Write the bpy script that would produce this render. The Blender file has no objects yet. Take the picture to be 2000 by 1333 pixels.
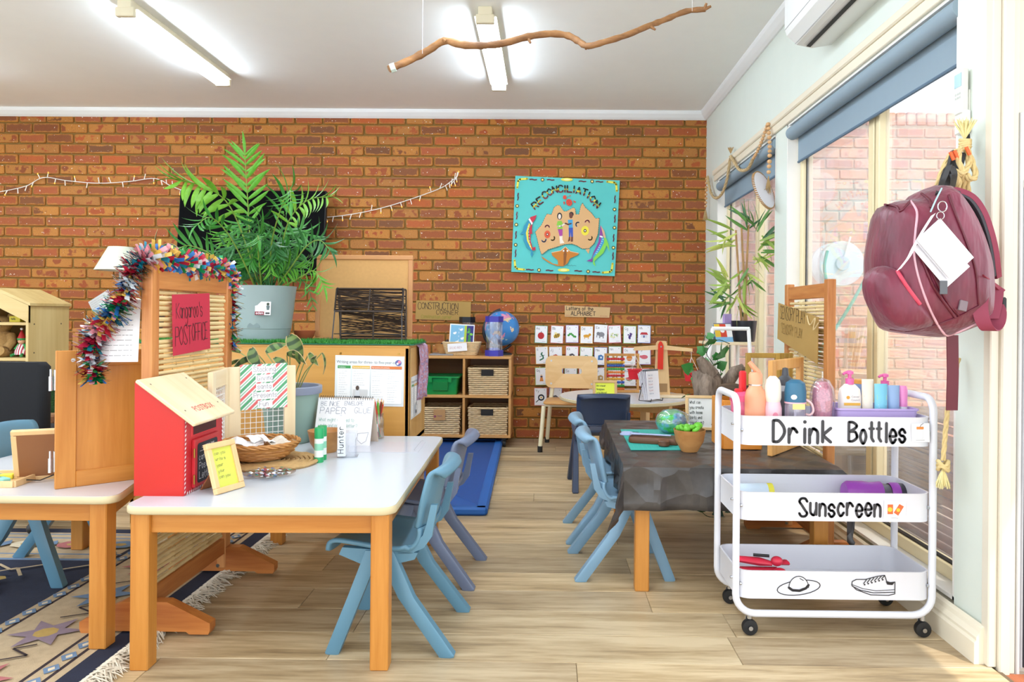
import bpy, bmesh, math, random
from mathutils import Vector, Matrix
random.seed(7)
PI = math.pi
SC = bpy.context.scene
COL = SC.collection
V = Vector

# ------------------------------------------------------------------ camera
F, PX, PY = 1400.0, 1053.0, 617.0
EYE = V((0, 0, 1.015))
cam = bpy.data.cameras.new('camera')
cam_o = bpy.data.objects.new('camera', cam)
COL.objects.link(cam_o)
CR = Matrix.Rotation(0.0093, 3, 'Z') @ Matrix.Rotation(PI/2, 3, 'X') @ Matrix.Rotation(0.0084, 3, 'Z')
cam_o.matrix_world = Matrix.Translation(EYE) @ CR.to_4x4()
cam.sensor_fit = 'HORIZONTAL'; cam.sensor_width = 36; cam.lens = F/2000*36
cam.shift_x = -(PX-1000)/2000; cam.shift_y = (PY-666.5)/2000
cam.clip_start = .02; cam.clip_end = 200
SC.camera = cam_o

# ------------------------------------------------------------------ world, sun, exposure
w = bpy.data.worlds.new('world'); SC.world = w; w.use_nodes = True
bg = w.node_tree.nodes['Background']
bg.inputs[0].default_value = (.88, .94, 1.0, 1); bg.inputs[1].default_value = 1.45
sun = bpy.data.lights.new('sun', 'SUN'); sun.energy = 1.8; sun.angle = .01; sun.color = (1, .93, .82)
sun_o = bpy.data.objects.new('sun', sun); COL.objects.link(sun_o)
sun_o.rotation_euler = V((-.42, .50, -1.0)).to_track_quat('-Z', 'Y').to_euler()
vs = SC.view_settings
vs.view_transform = 'Standard'; vs.look = 'None'; vs.exposure = 0.93; vs.gamma = 1; vs.use_curve_mapping = False

def ray(px, py): return CR @ V(((px-PX)/F, -(py-PY)/F, -1))
def aty(px, py, Y): d = ray(px, py); return EYE + d*(Y/d.y)
def atx(px, py, X): d = ray(px, py); return EYE + d*(X/d.x)
def atz(px, py, Z): d = ray(px, py); return EYE + d*((Z-EYE.z)/d.z)

# ------------------------------------------------------------------ materials
def lin(h):
    if not isinstance(h, str): return tuple(h) + (1,)
    h = h.lstrip('#'); c = [int(h[i:i+2], 16)/255 for i in (0, 2, 4)]
    return tuple((x/12.92 if x <= .04045 else ((x+.055)/1.055)**2.4) for x in c) + (1,)
MATS = {}
def newmat(name):
    m = bpy.data.materials.new(name); m.use_nodes = True
    nt = m.node_tree; return m, nt, nt.nodes['Principled BSDF']
def N(nt, t, **kw):
    n = nt.nodes.new(t)
    for k, v in kw.items(): setattr(n, k, v)
    return n
def mixc(nt, fac, a, b, mode='MIX'):
    n = nt.nodes.new('ShaderNodeMix'); n.data_type = 'RGBA'; n.blend_type = mode
    for s, v in ((0, fac), (6, a), (7, b)):
        if hasattr(v, 'links') or hasattr(v, 'is_linked'): nt.links.new(v, n.inputs[s])
        else: n.inputs[s].default_value = v
    return n.outputs[2]
def ramp(nt, fac, stops, interp='LINEAR'):
    r = nt.nodes.new('ShaderNodeValToRGB'); r.color_ramp.interpolation = interp
    e = r.color_ramp.elements
    while len(e) < len(stops): e.new(.5)
    for el, (p, c) in zip(e, stops): el.position = p; el.color = lin(c)
    nt.links.new(fac, r.inputs[0]); return r.outputs[0]
def mp(nt, scale, coord='Object', loc=(0, 0, 0), rot=(0, 0, 0)):
    t = nt.nodes.new('ShaderNodeTexCoord'); m = nt.nodes.new('ShaderNodeMapping')
    m.inputs['Scale'].default_value = scale; m.inputs['Location'].default_value = loc; m.inputs['Rotation'].default_value = rot
    nt.links.new(t.outputs[coord], m.inputs[0]); return m.outputs[0]
def noise(nt, vec, scale=5, detail=3, rough=.5):
    n = nt.nodes.new('ShaderNodeTexNoise'); n.inputs['Scale'].default_value = scale
    n.inputs['Detail'].default_value = detail; n.inputs['Roughness'].default_value = rough
    nt.links.new(vec, n.inputs['Vector']); return n.outputs[0]
def bump(nt, p, h, s=.2, d=.01):
    b = nt.nodes.new('ShaderNodeBump'); b.inputs['Strength'].default_value = s; b.inputs['Distance'].default_value = d
    nt.links.new(h, b.inputs['Height']); nt.links.new(b.outputs[0], p.inputs['Normal'])
def plain(name, c, r=.5, var=.06, sc=9, metal=0, bmp=0, emit=None, spec=None, trans=None, alpha=None, coat=0, aniso=(1, 1, 1)):
    if name in MATS: return MATS[name]
    m, nt, p = newmat(name)
    c = lin(c); dk = tuple(x*(1-var*2.2) for x in c[:3])+(1,); lt = tuple(min(1, x*(1+var)) for x in c[:3])+(1,)
    nz = noise(nt, mp(nt, aniso), sc, 3)
    nt.links.new(mixc(nt, nz, dk, lt), p.inputs['Base Color'])
    p.inputs['Roughness'].default_value = r; p.inputs['Metallic'].default_value = metal
    if coat: p.inputs['Coat Weight'].default_value = coat
    if spec is not None: p.inputs['Specular IOR Level'].default_value = spec
    if bmp: bump(nt, p, noise(nt, mp(nt, aniso), sc*12, 2), bmp, .004)
    if emit: p.inputs['Emission Color'].default_value = c; p.inputs['Emission Strength'].default_value = emit
    if trans: p.inputs['Transmission Weight'].default_value = trans
    MATS[name] = m; return m
def wood(name, c1, c2, axis='Z', sc=14, r=.42, stretch=.07, coat=0, contrast=(.3, .7)):
    if name in MATS: return MATS[name]
    m, nt, p = newmat(name)
    s = [1, 1, 1]; s['XYZ'.index(axis)] = stretch
    v = mp(nt, tuple(s)); n1 = noise(nt, v, sc, 5, .6); n2 = noise(nt, v, sc*5, 2, .6)
    add = nt.nodes.new('ShaderNodeMath'); add.operation = 'MULTIPLY_ADD'; add.inputs[1].default_value = .35
    nt.links.new(n2, add.inputs[0]); nt.links.new(n1, add.inputs[2])
    sub = nt.nodes.new('ShaderNodeMath'); sub.operation = 'SUBTRACT'; sub.inputs[1].default_value = .17
    nt.links.new(add.outputs[0], sub.inputs[0])
    nt.links.new(ramp(nt, sub.outputs[0], [(contrast[0], c1), (contrast[1], c2)]), p.inputs['Base Color'])
    p.inputs['Roughness'].default_value = r
    if coat: p.inputs['Coat Weight'].default_value = coat; p.inputs['Coat Roughness'].default_value = .15
    bump(nt, p, n2, .06, .002)
    MATS[name] = m; return m
def glassy(name, tint=(1, 1, 1), gloss=.08, rough=.02, haze=0, hazec='#ffffff'):
    if name in MATS: return MATS[name]
    m, nt, p = newmat(name); nt.nodes.remove(p); out = nt.nodes['Material Output']
    t = N(nt, 'ShaderNodeBsdfTransparent'); t.inputs[0].default_value = tuple(tint)+(1,)
    g = N(nt, 'ShaderNodeBsdfGlossy'); g.inputs['Roughness'].default_value = rough
    lw = N(nt, 'ShaderNodeLayerWeight'); lw.inputs[0].default_value = .25
    mm = N(nt, 'ShaderNodeMath', operation='MULTIPLY_ADD'); mm.inputs[1].default_value = .5; mm.inputs[2].default_value = gloss
    nt.links.new(lw.outputs[1], mm.inputs[0])
    mx = N(nt, 'ShaderNodeMixShader'); nt.links.new(mm.outputs[0], mx.inputs[0])
    last = t.outputs[0]
    if haze:
        d = N(nt, 'ShaderNodeBsdfDiffuse'); d.inputs[0].default_value = lin(hazec)
        h = N(nt, 'ShaderNodeMixShader')
        nz = noise(nt, mp(nt, (1, 1, 1)), 7, 4)
        hm = N(nt, 'ShaderNodeMath', operation='MULTIPLY'); hm.inputs[1].default_value = haze*2
        nt.links.new(nz, hm.inputs[0]); nt.links.new(hm.outputs[0], h.inputs[0])
        nt.links.new(t.outputs[0], h.inputs[1]); nt.links.new(d.outputs[0], h.inputs[2]); last = h.outputs[0]
    nt.links.new(last, mx.inputs[1]); nt.links.new(g.outputs[0], mx.inputs[2]); nt.links.new(mx.outputs[0], out.inputs[0])
    MATS[name] = m; return m
def c_(h, r=.55): return plain('colour '+h, h, r, .02)

# ------------------------------------------------------------------ mesh builder
class MB:
    def __init__(s): s.v = []; s.f = []; s.fm = []; s.mats = []; s.T = None
    def add(s, vs, fs, mat=None):
        o = len(s.v)
        for p in vs: s.v.append(tuple(s.T @ V(p)) if s.T else tuple(p))
        k = 0
        if mat:
            if mat not in s.mats: s.mats.append(mat)
            k = s.mats.index(mat)
        for f in fs: s.f.append(tuple(i+o for i in f)); s.fm.append(k)
        return s
    def box(s, x0, x1, y0, y1, z0, z1, b=0, mat=None):
        if x0 > x1: x0, x1 = x1, x0
        if y0 > y1: y0, y1 = y1, y0
        if z0 > z1: z0, z1 = z1, z0
        lo = (x0, y0, z0); hi = (x1, y1, z1)
        if b <= 0:
            vs = [(x, y, z) for x in (x0, x1) for y in (y0, y1) for z in (z0, z1)]
            return s.add(vs, [(0, 1, 3, 2), (4, 6, 7, 5), (0, 4, 5, 1), (2, 3, 7, 6), (0, 2, 6, 4), (1, 5, 7, 3)], mat)
        b = min(b, .49*min(h-l for h, l in zip(hi, lo)))
        vs = []; idx = {}
        for i in range(8):
            sg = [(i >> a) & 1 for a in range(3)]
            for a in range(3):
                idx[i, a] = len(vs)
                vs.append(tuple((hi[k] if sg[k] else lo[k]) if k == a else ((hi[k]-b) if sg[k] else (lo[k]+b)) for k in range(3)))
        fs = []
        for a in range(3):
            u, w_ = [k for k in range(3) if k != a]
            for sgn in (0, 1):
                cs = [(sgn << a) | (p << u) | (q << w_) for p, q in ((0, 0), (1, 0), (1, 1), (0, 1))]
                fs.append([idx[c, a] for c in cs])
            for p in (0, 1):
                for q in (0, 1):
                    c1 = (p << u) | (q << w_); c2 = c1 | (1 << a)
                    fs.append([idx[c1, u], idx[c1, w_], idx[c2, w_], idx[c2, u]])
        for i in range(8): fs.append([idx[i, 0], idx[i, 1], idx[i, 2]])
        return s.add(vs, fs, mat)
    def ring(s, rings, closed_u=True, caps=True, mat=None, loop=False):
        n = len(rings[0]); vs = [p for r in rings for p in r]; fs = []
        m = len(rings)
        for i in range(m if loop else m-1):
            for j in range(n if closed_u else n-1):
                a, b_ = i*n+j, i*n+(j+1) % n; c, d = ((i+1) % m)*n+(j+1) % n, ((i+1) % m)*n+j
                fs.append((a, b_, c, d))
        if caps and not loop: fs.append(tuple(range(n))[::-1]); fs.append(tuple(range((m-1)*n, m*n)))
        return s.add(vs, fs, mat)
    def cyl(s, p0, p1, r0, r1=None, n=14, mat=None, caps=True):
        return s.tube([p0, p1], [r0, r0 if r1 is None else r1], n, mat=mat, caps=caps)
    def tube(s, pts, r, n=8, closed=False, mat=None, caps=True, flat=1.0):
        pts = [V(p) for p in pts]; m = len(pts)
        rs = r if isinstance(r, (list, tuple)) else [r]*m
        tang = []
        for i in range(m):
            a = pts[(i-1) % m] if (closed or i > 0) else pts[0]
            b_ = pts[(i+1) % m] if (closed or i < m-1) else pts[-1]
            t = (b_-a); tang.append(t.normalized() if t.length > 1e-9 else V((0, 0, 1)))
        up = V((0, 0, 1)) if abs(tang[0].z) < .9 else V((1, 0, 0))
        u = tang[0].cross(up).normalized(); rings = []
        for i in range(m):
            if i: u = (u - tang[i]*u.dot(tang[i]))
            u = u.normalized() if u.length > 1e-6 else tang[i].orthogonal().normalized()
            w_ = tang[i].cross(u)
            rings.append([tuple(pts[i] + u*(rs[i]*math.cos(2*PI*k/n)) + w_*(rs[i]*flat*math.sin(2*PI*k/n))) for k in range(n)])
        return s.ring(rings, True, caps, mat, closed)
    def lathe(s, prof, n=24, c=(0, 0, 0), mat=None, sx=1, sy=1):
        rings = [[(c[0]+r*sx*math.cos(2*PI*k/n), c[1]+r*sy*math.sin(2*PI*k/n), c[2]+z) for k in range(n)] for r, z in prof]
        vs = []; fs = []; ids = []
        for (r, z), rg in zip(prof, rings):
            if r < 1e-6: ids.append([len(vs)]*n); vs.append((c[0], c[1], c[2]+z))
            else: ids.append(list(range(len(vs), len(vs)+n))); vs += rg
        for i in range(len(ids)-1):
            for k in range(n):
                q = [ids[i][k], ids[i][(k+1) % n], ids[i+1][(k+1) % n], ids[i+1][k]]
                f = []
                for x in q:
                    if x not in f: f.append(x)
                if len(f) > 2: fs.append(tuple(f))
        return s.add(vs, fs, mat)
    def prism(s, poly, z0, z1, mat=None):
        n = len(poly)
        vs = [(x, y, z0) for x, y in poly]+[(x, y, z1) for x, y in poly]
        fs = [tuple(range(n))[::-1], tuple(range(n, 2*n))]+[(i, (i+1) % n, n+(i+1) % n, n+i) for i in range(n)]
        return s.add(vs, fs, mat)
    def ell(s, c, rx, ry, rz, n=16, m=10, mat=None):
        return s.lathe([(math.sin(PI*i/m), -math.cos(PI*i/m)*rz) for i in range(m+1)], n, c, mat, rx, ry)
    def build(s, name, mat=None, parent=None, smooth=None, loc=None, rot=None, kind=None, recalc=True):
        me = bpy.data.meshes.new(name)
        me.from_pydata(s.v, [], s.f)
        if s.mats:
            for m in s.mats: me.materials.append(m)
            me.polygons.foreach_set('material_index', s.fm)
        elif mat: me.materials.append(mat)
        if recalc:
            bm = bmesh.new(); bm.from_mesh(me); bmesh.ops.recalc_face_normals(bm, faces=bm.faces); bm.to_mesh(me); bm.free()
        if smooth:
            me.shade_smooth(); me.set_sharp_from_angle(angle=math.radians(smooth if smooth is not True else 40))
        me.update()
        return link(name, me, parent, loc, rot, kind)
def link(name, me, parent=None, loc=None, rot=None, kind=None):
    o = bpy.data.objects.new(name, me); COL.objects.link(o)
    if parent: o.parent = parent
    if loc is not None: o.location = loc
    if rot is not None: o.rotation_euler = rot
    if kind: o['kind'] = kind
    return o
def tag(o, label, cat, group=None):
    o['label'] = label; o['category'] = cat
    if group: o['group'] = group
    return o
def thing(name, label, cat, loc=(0, 0, 0), rz=0, group=None, rot=None):
    o = bpy.data.objects.new(name, None); COL.objects.link(o); o.empty_display_size = .05
    o.location = loc; o.rotation_euler = rot if rot else (0, 0, rz)
    return tag(o, label, cat, group)
def copy_tree(o, parent=None, loc=None, rz=None, label=None):
    c = o.copy(); COL.objects.link(c); c.parent = parent
    for ch in list(o.children): copy_tree(ch, c)
    if loc is not None: c.location = loc
    if rz is not None: c.rotation_euler = (0, 0, rz)
    if label: c['label'] = label
    return c
def recolour(o, frm, to):
    for x in [o]+list(o.children_recursive):
        if x.type == 'MESH':
            for s in x.material_slots:
                if s.material == frm: s.link = 'OBJECT'; s.material = to
def basis(o, u, v):
    u = V(u).normalized(); v = V(v); v = (v-u*v.dot(u)).normalized(); n = u.cross(v)
    return Matrix(((u.x, v.x, n.x, o[0]), (u.y, v.y, n.y, o[1]), (u.z, v.z, n.z, o[2]), (0, 0, 0, 1)))
def smoothpts(p, k=4):
    if len(p) < 3: return p
    p = [V(q) for q in p]; out = []
    for i in range(len(p)-1):
        a = p[max(i-1, 0)]; b = p[i]; c = p[i+1]; d = p[min(i+2, len(p)-1)]
        for j in range(k):
            t = j/k
            out.append(.5*((2*b)+(c-a)*t+(2*a-5*b+4*c-d)*t*t+(3*b-a-3*c+d)*t**3))
    out.append(p[-1]); return out

# ------------------------------------------------------------------ flat drawing: lettering and pictures lying on a surface
G = {'A':'03 29 43,15 35','B':'03 09,~09 29 48 37 06,~06 36 45 44 23 03','C':'~48 39 19 07 05 13 33 44','D':'03 09,~09 29 47 45 23 03',
'E':'49 09 03 43,06 36','F':'49 09 03,06 36','G':'~48 39 19 07 05 13 33 45,45 25','H':'03 09,43 49,06 46','I':'13 19','J':'~39 34 23 13 04',
'K':'03 09,49 06 43','L':'09 03 43','M':'03 09 26 49 43','N':'03 09 43 49','O':'~29 07 05 23 45 47 29','P':'03 09,~09 39 48 47 36 06',
'Q':'~29 07 05 23 45 47 29,25 43','R':'03 09,~09 39 48 47 36 06,26 43','S':'~48 39 19 08 17 35 44 33 13 04','T':'09 49,29 23','U':'~09 05 13 33 45 49',
'V':'09 23 49','W':'09 13 27 33 49','X':'03 49,09 43','Y':'09 26 49,26 23','Z':'09 49 03 43',
'a':'~36 27 17 05 14 23 35,37 33','b':'09 03,~05 17 27 35 23 13 04','c':'~36 27 17 05 13 23 34','d':'39 33,~36 27 17 05 13 23 34',
'e':'~05 35 36 27 17 05 13 23 34','f':'~39 29 18 13,06 36','g':'~36 27 17 05 13 23 35,~37 32 20 10 01','h':'09 03,~05 17 27 35 33','i':'13 17,19 19',
'j':'~27 21 10 01,29 29','k':'09 03,37 05 33','l':'19 13','m':'03 07,~05 17 26 23,~25 37 46 43','n':'03 07,~05 17 27 36 33','o':'~17 05 13 23 35 27 17',
'p':'07 00,~06 17 27 35 23 13 04','q':'~36 27 17 05 13 23 34,37 30','r':'03 07,~05 17 27 36','s':'~36 27 17 06 15 25 34 23 13 04','t':'19 14 23,07 27',
'u':'~07 04 13 23 35,37 33','v':'07 23 47','w':'07 13 25 33 47','x':'03 37,07 33','y':'07 23,47 10','z':'07 37 03 33',"'":'19 17','?':'~08 19 29 38 36 25 24,23 23',
'.':'13 13','-':'05 25',',':'13 02','&':'~43 18 29 37 05 13 33 45',':':'13 13,16 16'}
class Art:
    def __init__(s, M): s.mb = MB(); s.M = M; s.z = .0004
    def up(s, d=.0003): s.z += d; return s
    def poly(s, mat, pts):
        s.mb.T = s.M; s.mb.add([(x, y, s.z) for x, y in pts], [tuple(range(len(pts)))], mat); s.up(.00004); return s
    def rect(s, mat, x, y, w_, h): return s.poly(mat, [(x, y), (x+w_, y), (x+w_, y+h), (x, y+h)])
    def disc(s, mat, x, y, r, ry=None, n=16, rot=0):
        ry = ry or r; c, d = math.cos(rot), math.sin(rot); pts = []
        for k in range(n):
            a, b = r*math.cos(2*PI*k/n), ry*math.sin(2*PI*k/n); pts.append((x+a*c-b*d, y+a*d+b*c))
        return s.poly(mat, pts)
    def line(s, mat, pts, w_, dots=True):
        s.mb.T = s.M; pts = [V((p[0], p[1])) for p in pts]; z = s.z
        for a, b in zip(pts, pts[1:]):
            d = b-a
            if d.length < 1e-7: continue
            n = V((-d.y, d.x)).normalized()*w_/2
            s.mb.add([(*(a+n), z), (*(a-n), z), (*(b-n), z), (*(b+n), z)], [(0, 1, 2, 3)], mat)
        if dots:
            for p in pts: s.mb.add([(p.x+w_/2*math.cos(k*PI/3), p.y+w_/2*math.sin(k*PI/3), z+.00001) for k in range(6)], [tuple(range(6))], mat)
        s.up(.00003); return s
    def hand(s, mat, txt, x, y, h, w_=None, sp=1.0, jit=0, cond=1.0, slope=0):
        w_ = w_ or h*.1; u = h/6; x0 = x
        for ch in txt:
            if ch == ' ': x += u*3.4*sp*cond; continue
            g = G.get(ch) or G.get(ch.upper())
            if not g: x += u*3; continue
            mx = 0; jy = random.uniform(-jit, jit)*h
            for st in g.split(','):
                cv = st[0] == '~'
                p = [(int(q[0]), int(q[1])-3) for q in st.strip('~').split()]
                mx = max(mx, max(a for a, b in p))
                p = [(x+a*u*cond, y+b*u+jy+(x-x0)*slope) for a, b in p]
                if cv: p = smoothpts(p, 3)
                if len(p) == 2 and p[0] == p[1]: s.disc(mat, p[0][0], p[0][1], w_*.6, n=8)
                else: s.line(mat, p, w_)
            x += u*(mx+1.7)*sp*cond
        return x
    def type(s, mat, txt, x, y, h, align='LEFT', cond=1.0):
        cu = bpy.data.curves.new('t', 'FONT'); cu.body = txt; cu.size = h*1.4; cu.align_x = align; cu.resolution_u = 2
        o = bpy.data.objects.new('t', cu); COL.objects.link(o)
        me = bpy.data.meshes.new_from_object(o.evaluated_get(bpy.context.evaluated_depsgraph_get()))
        s.mb.T = s.M
        s.mb.add([(x+v.co.x*cond, y+v.co.y, s.z) for v in me.vertices], [tuple(p.vertices) for p in me.polygons], mat)
        bpy.data.objects.remove(o); bpy.data.curves.remove(cu); bpy.data.meshes.remove(me); s.up(.00004); return s
    def scrib(s, mat, x, y, w_, h, t=None, words=True):
        t = t or h*.35; cx = x
        while cx < x+w_:
            ww = random.uniform(.8, 3.2)*h*1.6; ww = min(ww, x+w_-cx)
            s.line(mat, [(cx, y), (cx+ww, y)], t, False); cx += ww+h*.7
        return s
    def build(s, name, parent=None): 
        if s.mb.v: return s.mb.build(name, None, parent, recalc=False)
def sheet(M, w_, h, t, mat, name, parent=None, b=0):
    m = MB(); m.T = M; m.box(0, w_, 0, h, -t, 0, b); return m.build(name, mat, parent)
INK = c_('#1d1b1f'); WHITE = plain('white paper', '#f4f4f6', .6, .015); GREYINK = c_('#6d6d72')
# ================================================================== SETTING
WALLY, XR, CEIL = 5.92, 1.31, 2.70
def struct(name, mb, mat, smooth=None, parent=None):
    o = mb.build(name, mat, parent, smooth)
    if not parent: o['kind'] = 'structure'
    return o
BPX, BPZ = .230, .0861
def brick_mat(name, tones, edge, x0, speck=.5, edge2='#a66c30'):
    m, nt, p = newmat(name)
    g = N(nt, 'ShaderNodeNewGeometry'); sep = N(nt, 'ShaderNodeSeparateXYZ'); nt.links.new(g.outputs['Position'], sep.inputs[0])
    def wp(loc=(0, 0, 0)):
        a = N(nt, 'ShaderNodeVectorMath', operation='ADD'); a.inputs[1].default_value = loc; nt.links.new(g.outputs['Position'], a.inputs[0]); return a.outputs[0]
    def M_(op, a, b=None, c=None):
        n = N(nt, 'ShaderNodeMath', operation=op)
        for i, v in enumerate((a, b, c)):
            if v is None: continue
            if isinstance(v, (int, float)): n.inputs[i].default_value = v
            else: nt.links.new(v, n.inputs[i])
        return n.outputs[0]
    rz = M_('DIVIDE', sep.outputs[2], BPZ); row = M_('FLOOR', rz); fz = M_('FRACT', rz)
    sh = M_('MULTIPLY', M_('MODULO', row, 2.0), .5)
    cx = M_('ADD', M_('DIVIDE', M_('SUBTRACT', sep.outputs[0], x0), BPX), sh); col = M_('FLOOR', cx); fx = M_('FRACT', cx)
    cb = N(nt, 'ShaderNodeCombineXYZ'); nt.links.new(col, cb.inputs[0]); nt.links.new(row, cb.inputs[1])
    wn = N(nt, 'ShaderNodeTexWhiteNoise', noise_dimensions='3D'); nt.links.new(cb.outputs[0], wn.inputs[0])
    sepc = N(nt, 'ShaderNodeSeparateColor'); nt.links.new(wn.outputs['Color'], sepc.inputs[0])
    core = ramp(nt, wn.outputs['Value'], [(i/(len(tones)-1), t) for i, t in enumerate(tones)])
    dx = M_('MULTIPLY', M_('SUBTRACT', .5, M_('ABSOLUTE', M_('SUBTRACT', fx, .5))), BPX); dz = M_('MULTIPLY', M_('SUBTRACT', .5, M_('ABSOLUTE', M_('SUBTRACT', fz, .5))), BPZ)
    nz = noise(nt, wp(), 30, 4, .65)
    # distance in from the brick's edge, broken up by noise: tan border, fired core
    e = M_('ADD', M_('MINIMUM', dx, dz), M_('MULTIPLY', M_('SUBTRACT', nz, .5), .036))
    em = N(nt, 'ShaderNodeMapRange'); em.inputs[1].default_value = .012; em.inputs[2].default_value = .020; nt.links.new(e, em.inputs[0])
    spots = N(nt, 'ShaderNodeMapRange'); spots.inputs[1].default_value = .54; spots.inputs[2].default_value = .60; nt.links.new(noise(nt, wp((4, 2, 7)), 15, 2, .5), spots.inputs[0])
    whole = M_('GREATER_THAN', sepc.outputs[0], .34)
    amount = M_('MAXIMUM', whole, spots.outputs[0])
    rim = mixc(nt, sepc.outputs[1], lin(edge), lin(edge2))
    c1 = mixc(nt, M_('MULTIPLY', em.outputs[0], amount), rim, core)
    sp = noise(nt, wp(), 190, 2, .6)
    spm = N(nt, 'ShaderNodeMapRange'); spm.inputs[1].default_value = .56; spm.inputs[2].default_value = .66; nt.links.new(sp, spm.inputs[0])
    c2 = mixc(nt, M_('MULTIPLY', spm.outputs[0], speck), c1, lin('#4a2418'))
    c2 = mixc(nt, M_('MULTIPLY', noise(nt, wp((1, 9, 3)), 110, 3, .7), .28), c2, lin(edge))
    lw = noise(nt, wp(), 1.4, 2)
    w2 = noise(nt, wp(), 60, 1); wm = N(nt, 'ShaderNodeMapRange'); wm.inputs[1].default_value = .745; wm.inputs[2].default_value = .77; nt.links.new(w2, wm.inputs[0])
    c3 = mixc(nt, wm.outputs[0], c2, lin('#e9e0d2'))
    nt.links.new(mixc(nt, M_('MULTIPLY', lw, .10), c3, lin('#d8a17a')), p.inputs['Base Color'])
    p.inputs['Roughness'].default_value = .62; p.inputs['Specular IOR Level'].default_value = .35
    bump(nt, p, nz, .35, .004)
    return m
BRK = brick_mat('brick', ['#522a18', '#a53c12', '#863516', '#b24812', '#64341c', '#a64c2c', '#9a401c', '#52301e', '#b64e16', '#864630'], '#bb7a2e', -6.0, .6)
BRKO = brick_mat('outdoor brick', ['#b4776a', '#c98670', '#d49a7c', '#bd8476', '#d8a488', '#c08a80'], '#dcb297', -6.0, .2, '#e2bfa6')
MORTAR = plain('mortar', '#8f7038', .9, .12, 30, bmp=.4)
MORTARO = plain('pale mortar', '#d6c8b0', .9, .1, 30, bmp=.3)
def brick_variants(n=6):
    out = []; rnd = random.Random(3)
    for k in range(n):
        hx, hz, d, r = BPX/2-.006, BPZ/2-.0055, .010, .010
        ch = .006; rings = []
        for (gx, dep) in ((0, .012), (0, -.004), (.0045, -d)):
            pts = []
            for (sx, sz) in ((1, 1), (-1, 1), (-1, -1), (1, -1)):
                for t in ((0, 1), (1, 0)) if sx*sz > 0 else ((1, 0), (0, 1)):
                    pts.append((sx*(hx-gx-r*t[0]), dep, sz*(hz-gx-r*t[1]*.7)))
            rings.append(pts)
        j = [(rnd.uniform(-.0022, .0022), rnd.uniform(-.0022, .0022)) for _ in range(8)]
        jy = [rnd.uniform(-.0015, .0015) for _ in range(8)]
        rings = [[(x+a, y+(q if i == 2 else 0), z+b) for (x, y, z), (a, b), q in zip(rg, j, jy)] for i, rg in enumerate(rings)]
        out.append(rings)
    return out
BV = brick_variants()
def brick_wall(parent, x0, x1, z0, z1, ysurf, mat, budget, rank=None, solid=None):
    """bricks in stretcher bond on the surface ysurf facing -Y"""
    spots = []
    r0, r1 = int(math.floor(z0/BPZ)), int(math.ceil(z1/BPZ))
    for r in range(r0, r1):
        sh = (r % 2)*.5
        c0, c1 = int(math.floor((x0+6)/BPX+sh))-1, int(math.ceil((x1+6)/BPX+sh))+1
        for c in range(c0, c1):
            xa, xb = -6+(c-sh)*BPX, -6+(c+1-sh)*BPX
            za, zb = r*BPZ, (r+1)*BPZ
            if xb <= x0+.03 or xa >= x1-.03 or zb > z1+.002 and za > z1-.03: continue
            spots.append(((xa+xb)/2, (za+zb)/2, max(xa, x0)-xa, xb-min(xb, x1), max(0, zb-z1)))
    full = [s for s in spots if s[2] < .001 and s[3] < .001 and s[4] < .001]
    full.sort(key=rank or (lambda s: 0))
    single = full[:budget]; sset = set(single)
    mes = []
    for rg in BV:
        m = MB(); m.ring(rg, True, True); o = m.build('brick', mat); mes.append(o.data); bpy.data.objects.remove(o)
    for i, s in enumerate(single):
        o = link('brick', random.choice(mes), parent, (s[0], ysurf+random.uniform(-.0025, .0015), s[1]))
        o.rotation_euler.y = random.uniform(-.006, .006); 
    rest = MB()
    for s in spots:
        if s in sset: continue
        rg = random.choice(BV); dy = random.uniform(-.0025, .0015)
        lo, hi, tp = -BPX/2+s[2], BPX/2-s[3], BPZ/2-s[4]
        rest.ring([[(s[0]+min(max(x, lo), hi), ysurf+y+dy, s[1]+min(z, tp)) for x, y, z in r] for r in rg], True, True)
    if rest.v: rest.build('brickwork', mat, parent, kind='stuff')

wb = struct('wall_back', MB().box(-6, XR+.14, WALLY+.004, WALLY+.2, 0, CEIL+.02), MORTAR)
brick_wall(wb, -5.99, XR, 0, 2.66, WALLY, BRK, 298, rank=lambda s: (0 if 1.02 < s[1] and -4.4 < s[0] else 1, -s[1] if s[0] > -3.1 and s[0] < -1.8 and 1.3 < s[1] < 2.05 else -10+abs(s[0]+1.4)*.6+abs(s[1]-1.9)))

WALLP = plain('pale mint wall paint', '#dde5dc', .55, .015)
CREAM = plain('cream gloss paint', '#ece3cd', .35, .02)
WTRIM = plain('white trim paint', '#f1efe9', .4, .015)
CEILM = plain('ceiling paint', '#f8faf7', .8, .012)
YA, YB, YC, YD, ZS, ZH = 2.30, 3.93, 4.12, 5.52, .115, 2.07      # window openings
TH = .13
m = MB()
m.box(XR, XR+TH, YD, WALLY+.1, 0, CEIL+.02); m.box(XR, XR+TH, YB, YC, 0, ZH)
m.box(XR, XR+TH, 2.135, YA, 0, ZH); m.box(XR, XR+TH, 2.135, YD, ZH, CEIL+.02)
m.box(XR+.03, XR+TH, YA, YB, 0, ZS); m.box(XR+.03, XR+TH, YC, YD, 0, ZS)
m.box(XR, XR+TH, -.8, 2.135, 2.35, CEIL+.02)
wr = struct('wall_right', m, WALLP)
m = MB(); m.box(-6.1, -6.0, 3.4, WALLY+.1, 0, CEIL+.02); struct('wall_left', m, WALLP)  # unseen wall, its length set to dim the left bricks
m = MB(); m.box(-6.1, XR+TH, -.8, WALLY+.1, CEIL, CEIL+.1); struct('ceiling', m, CEILM)
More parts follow.
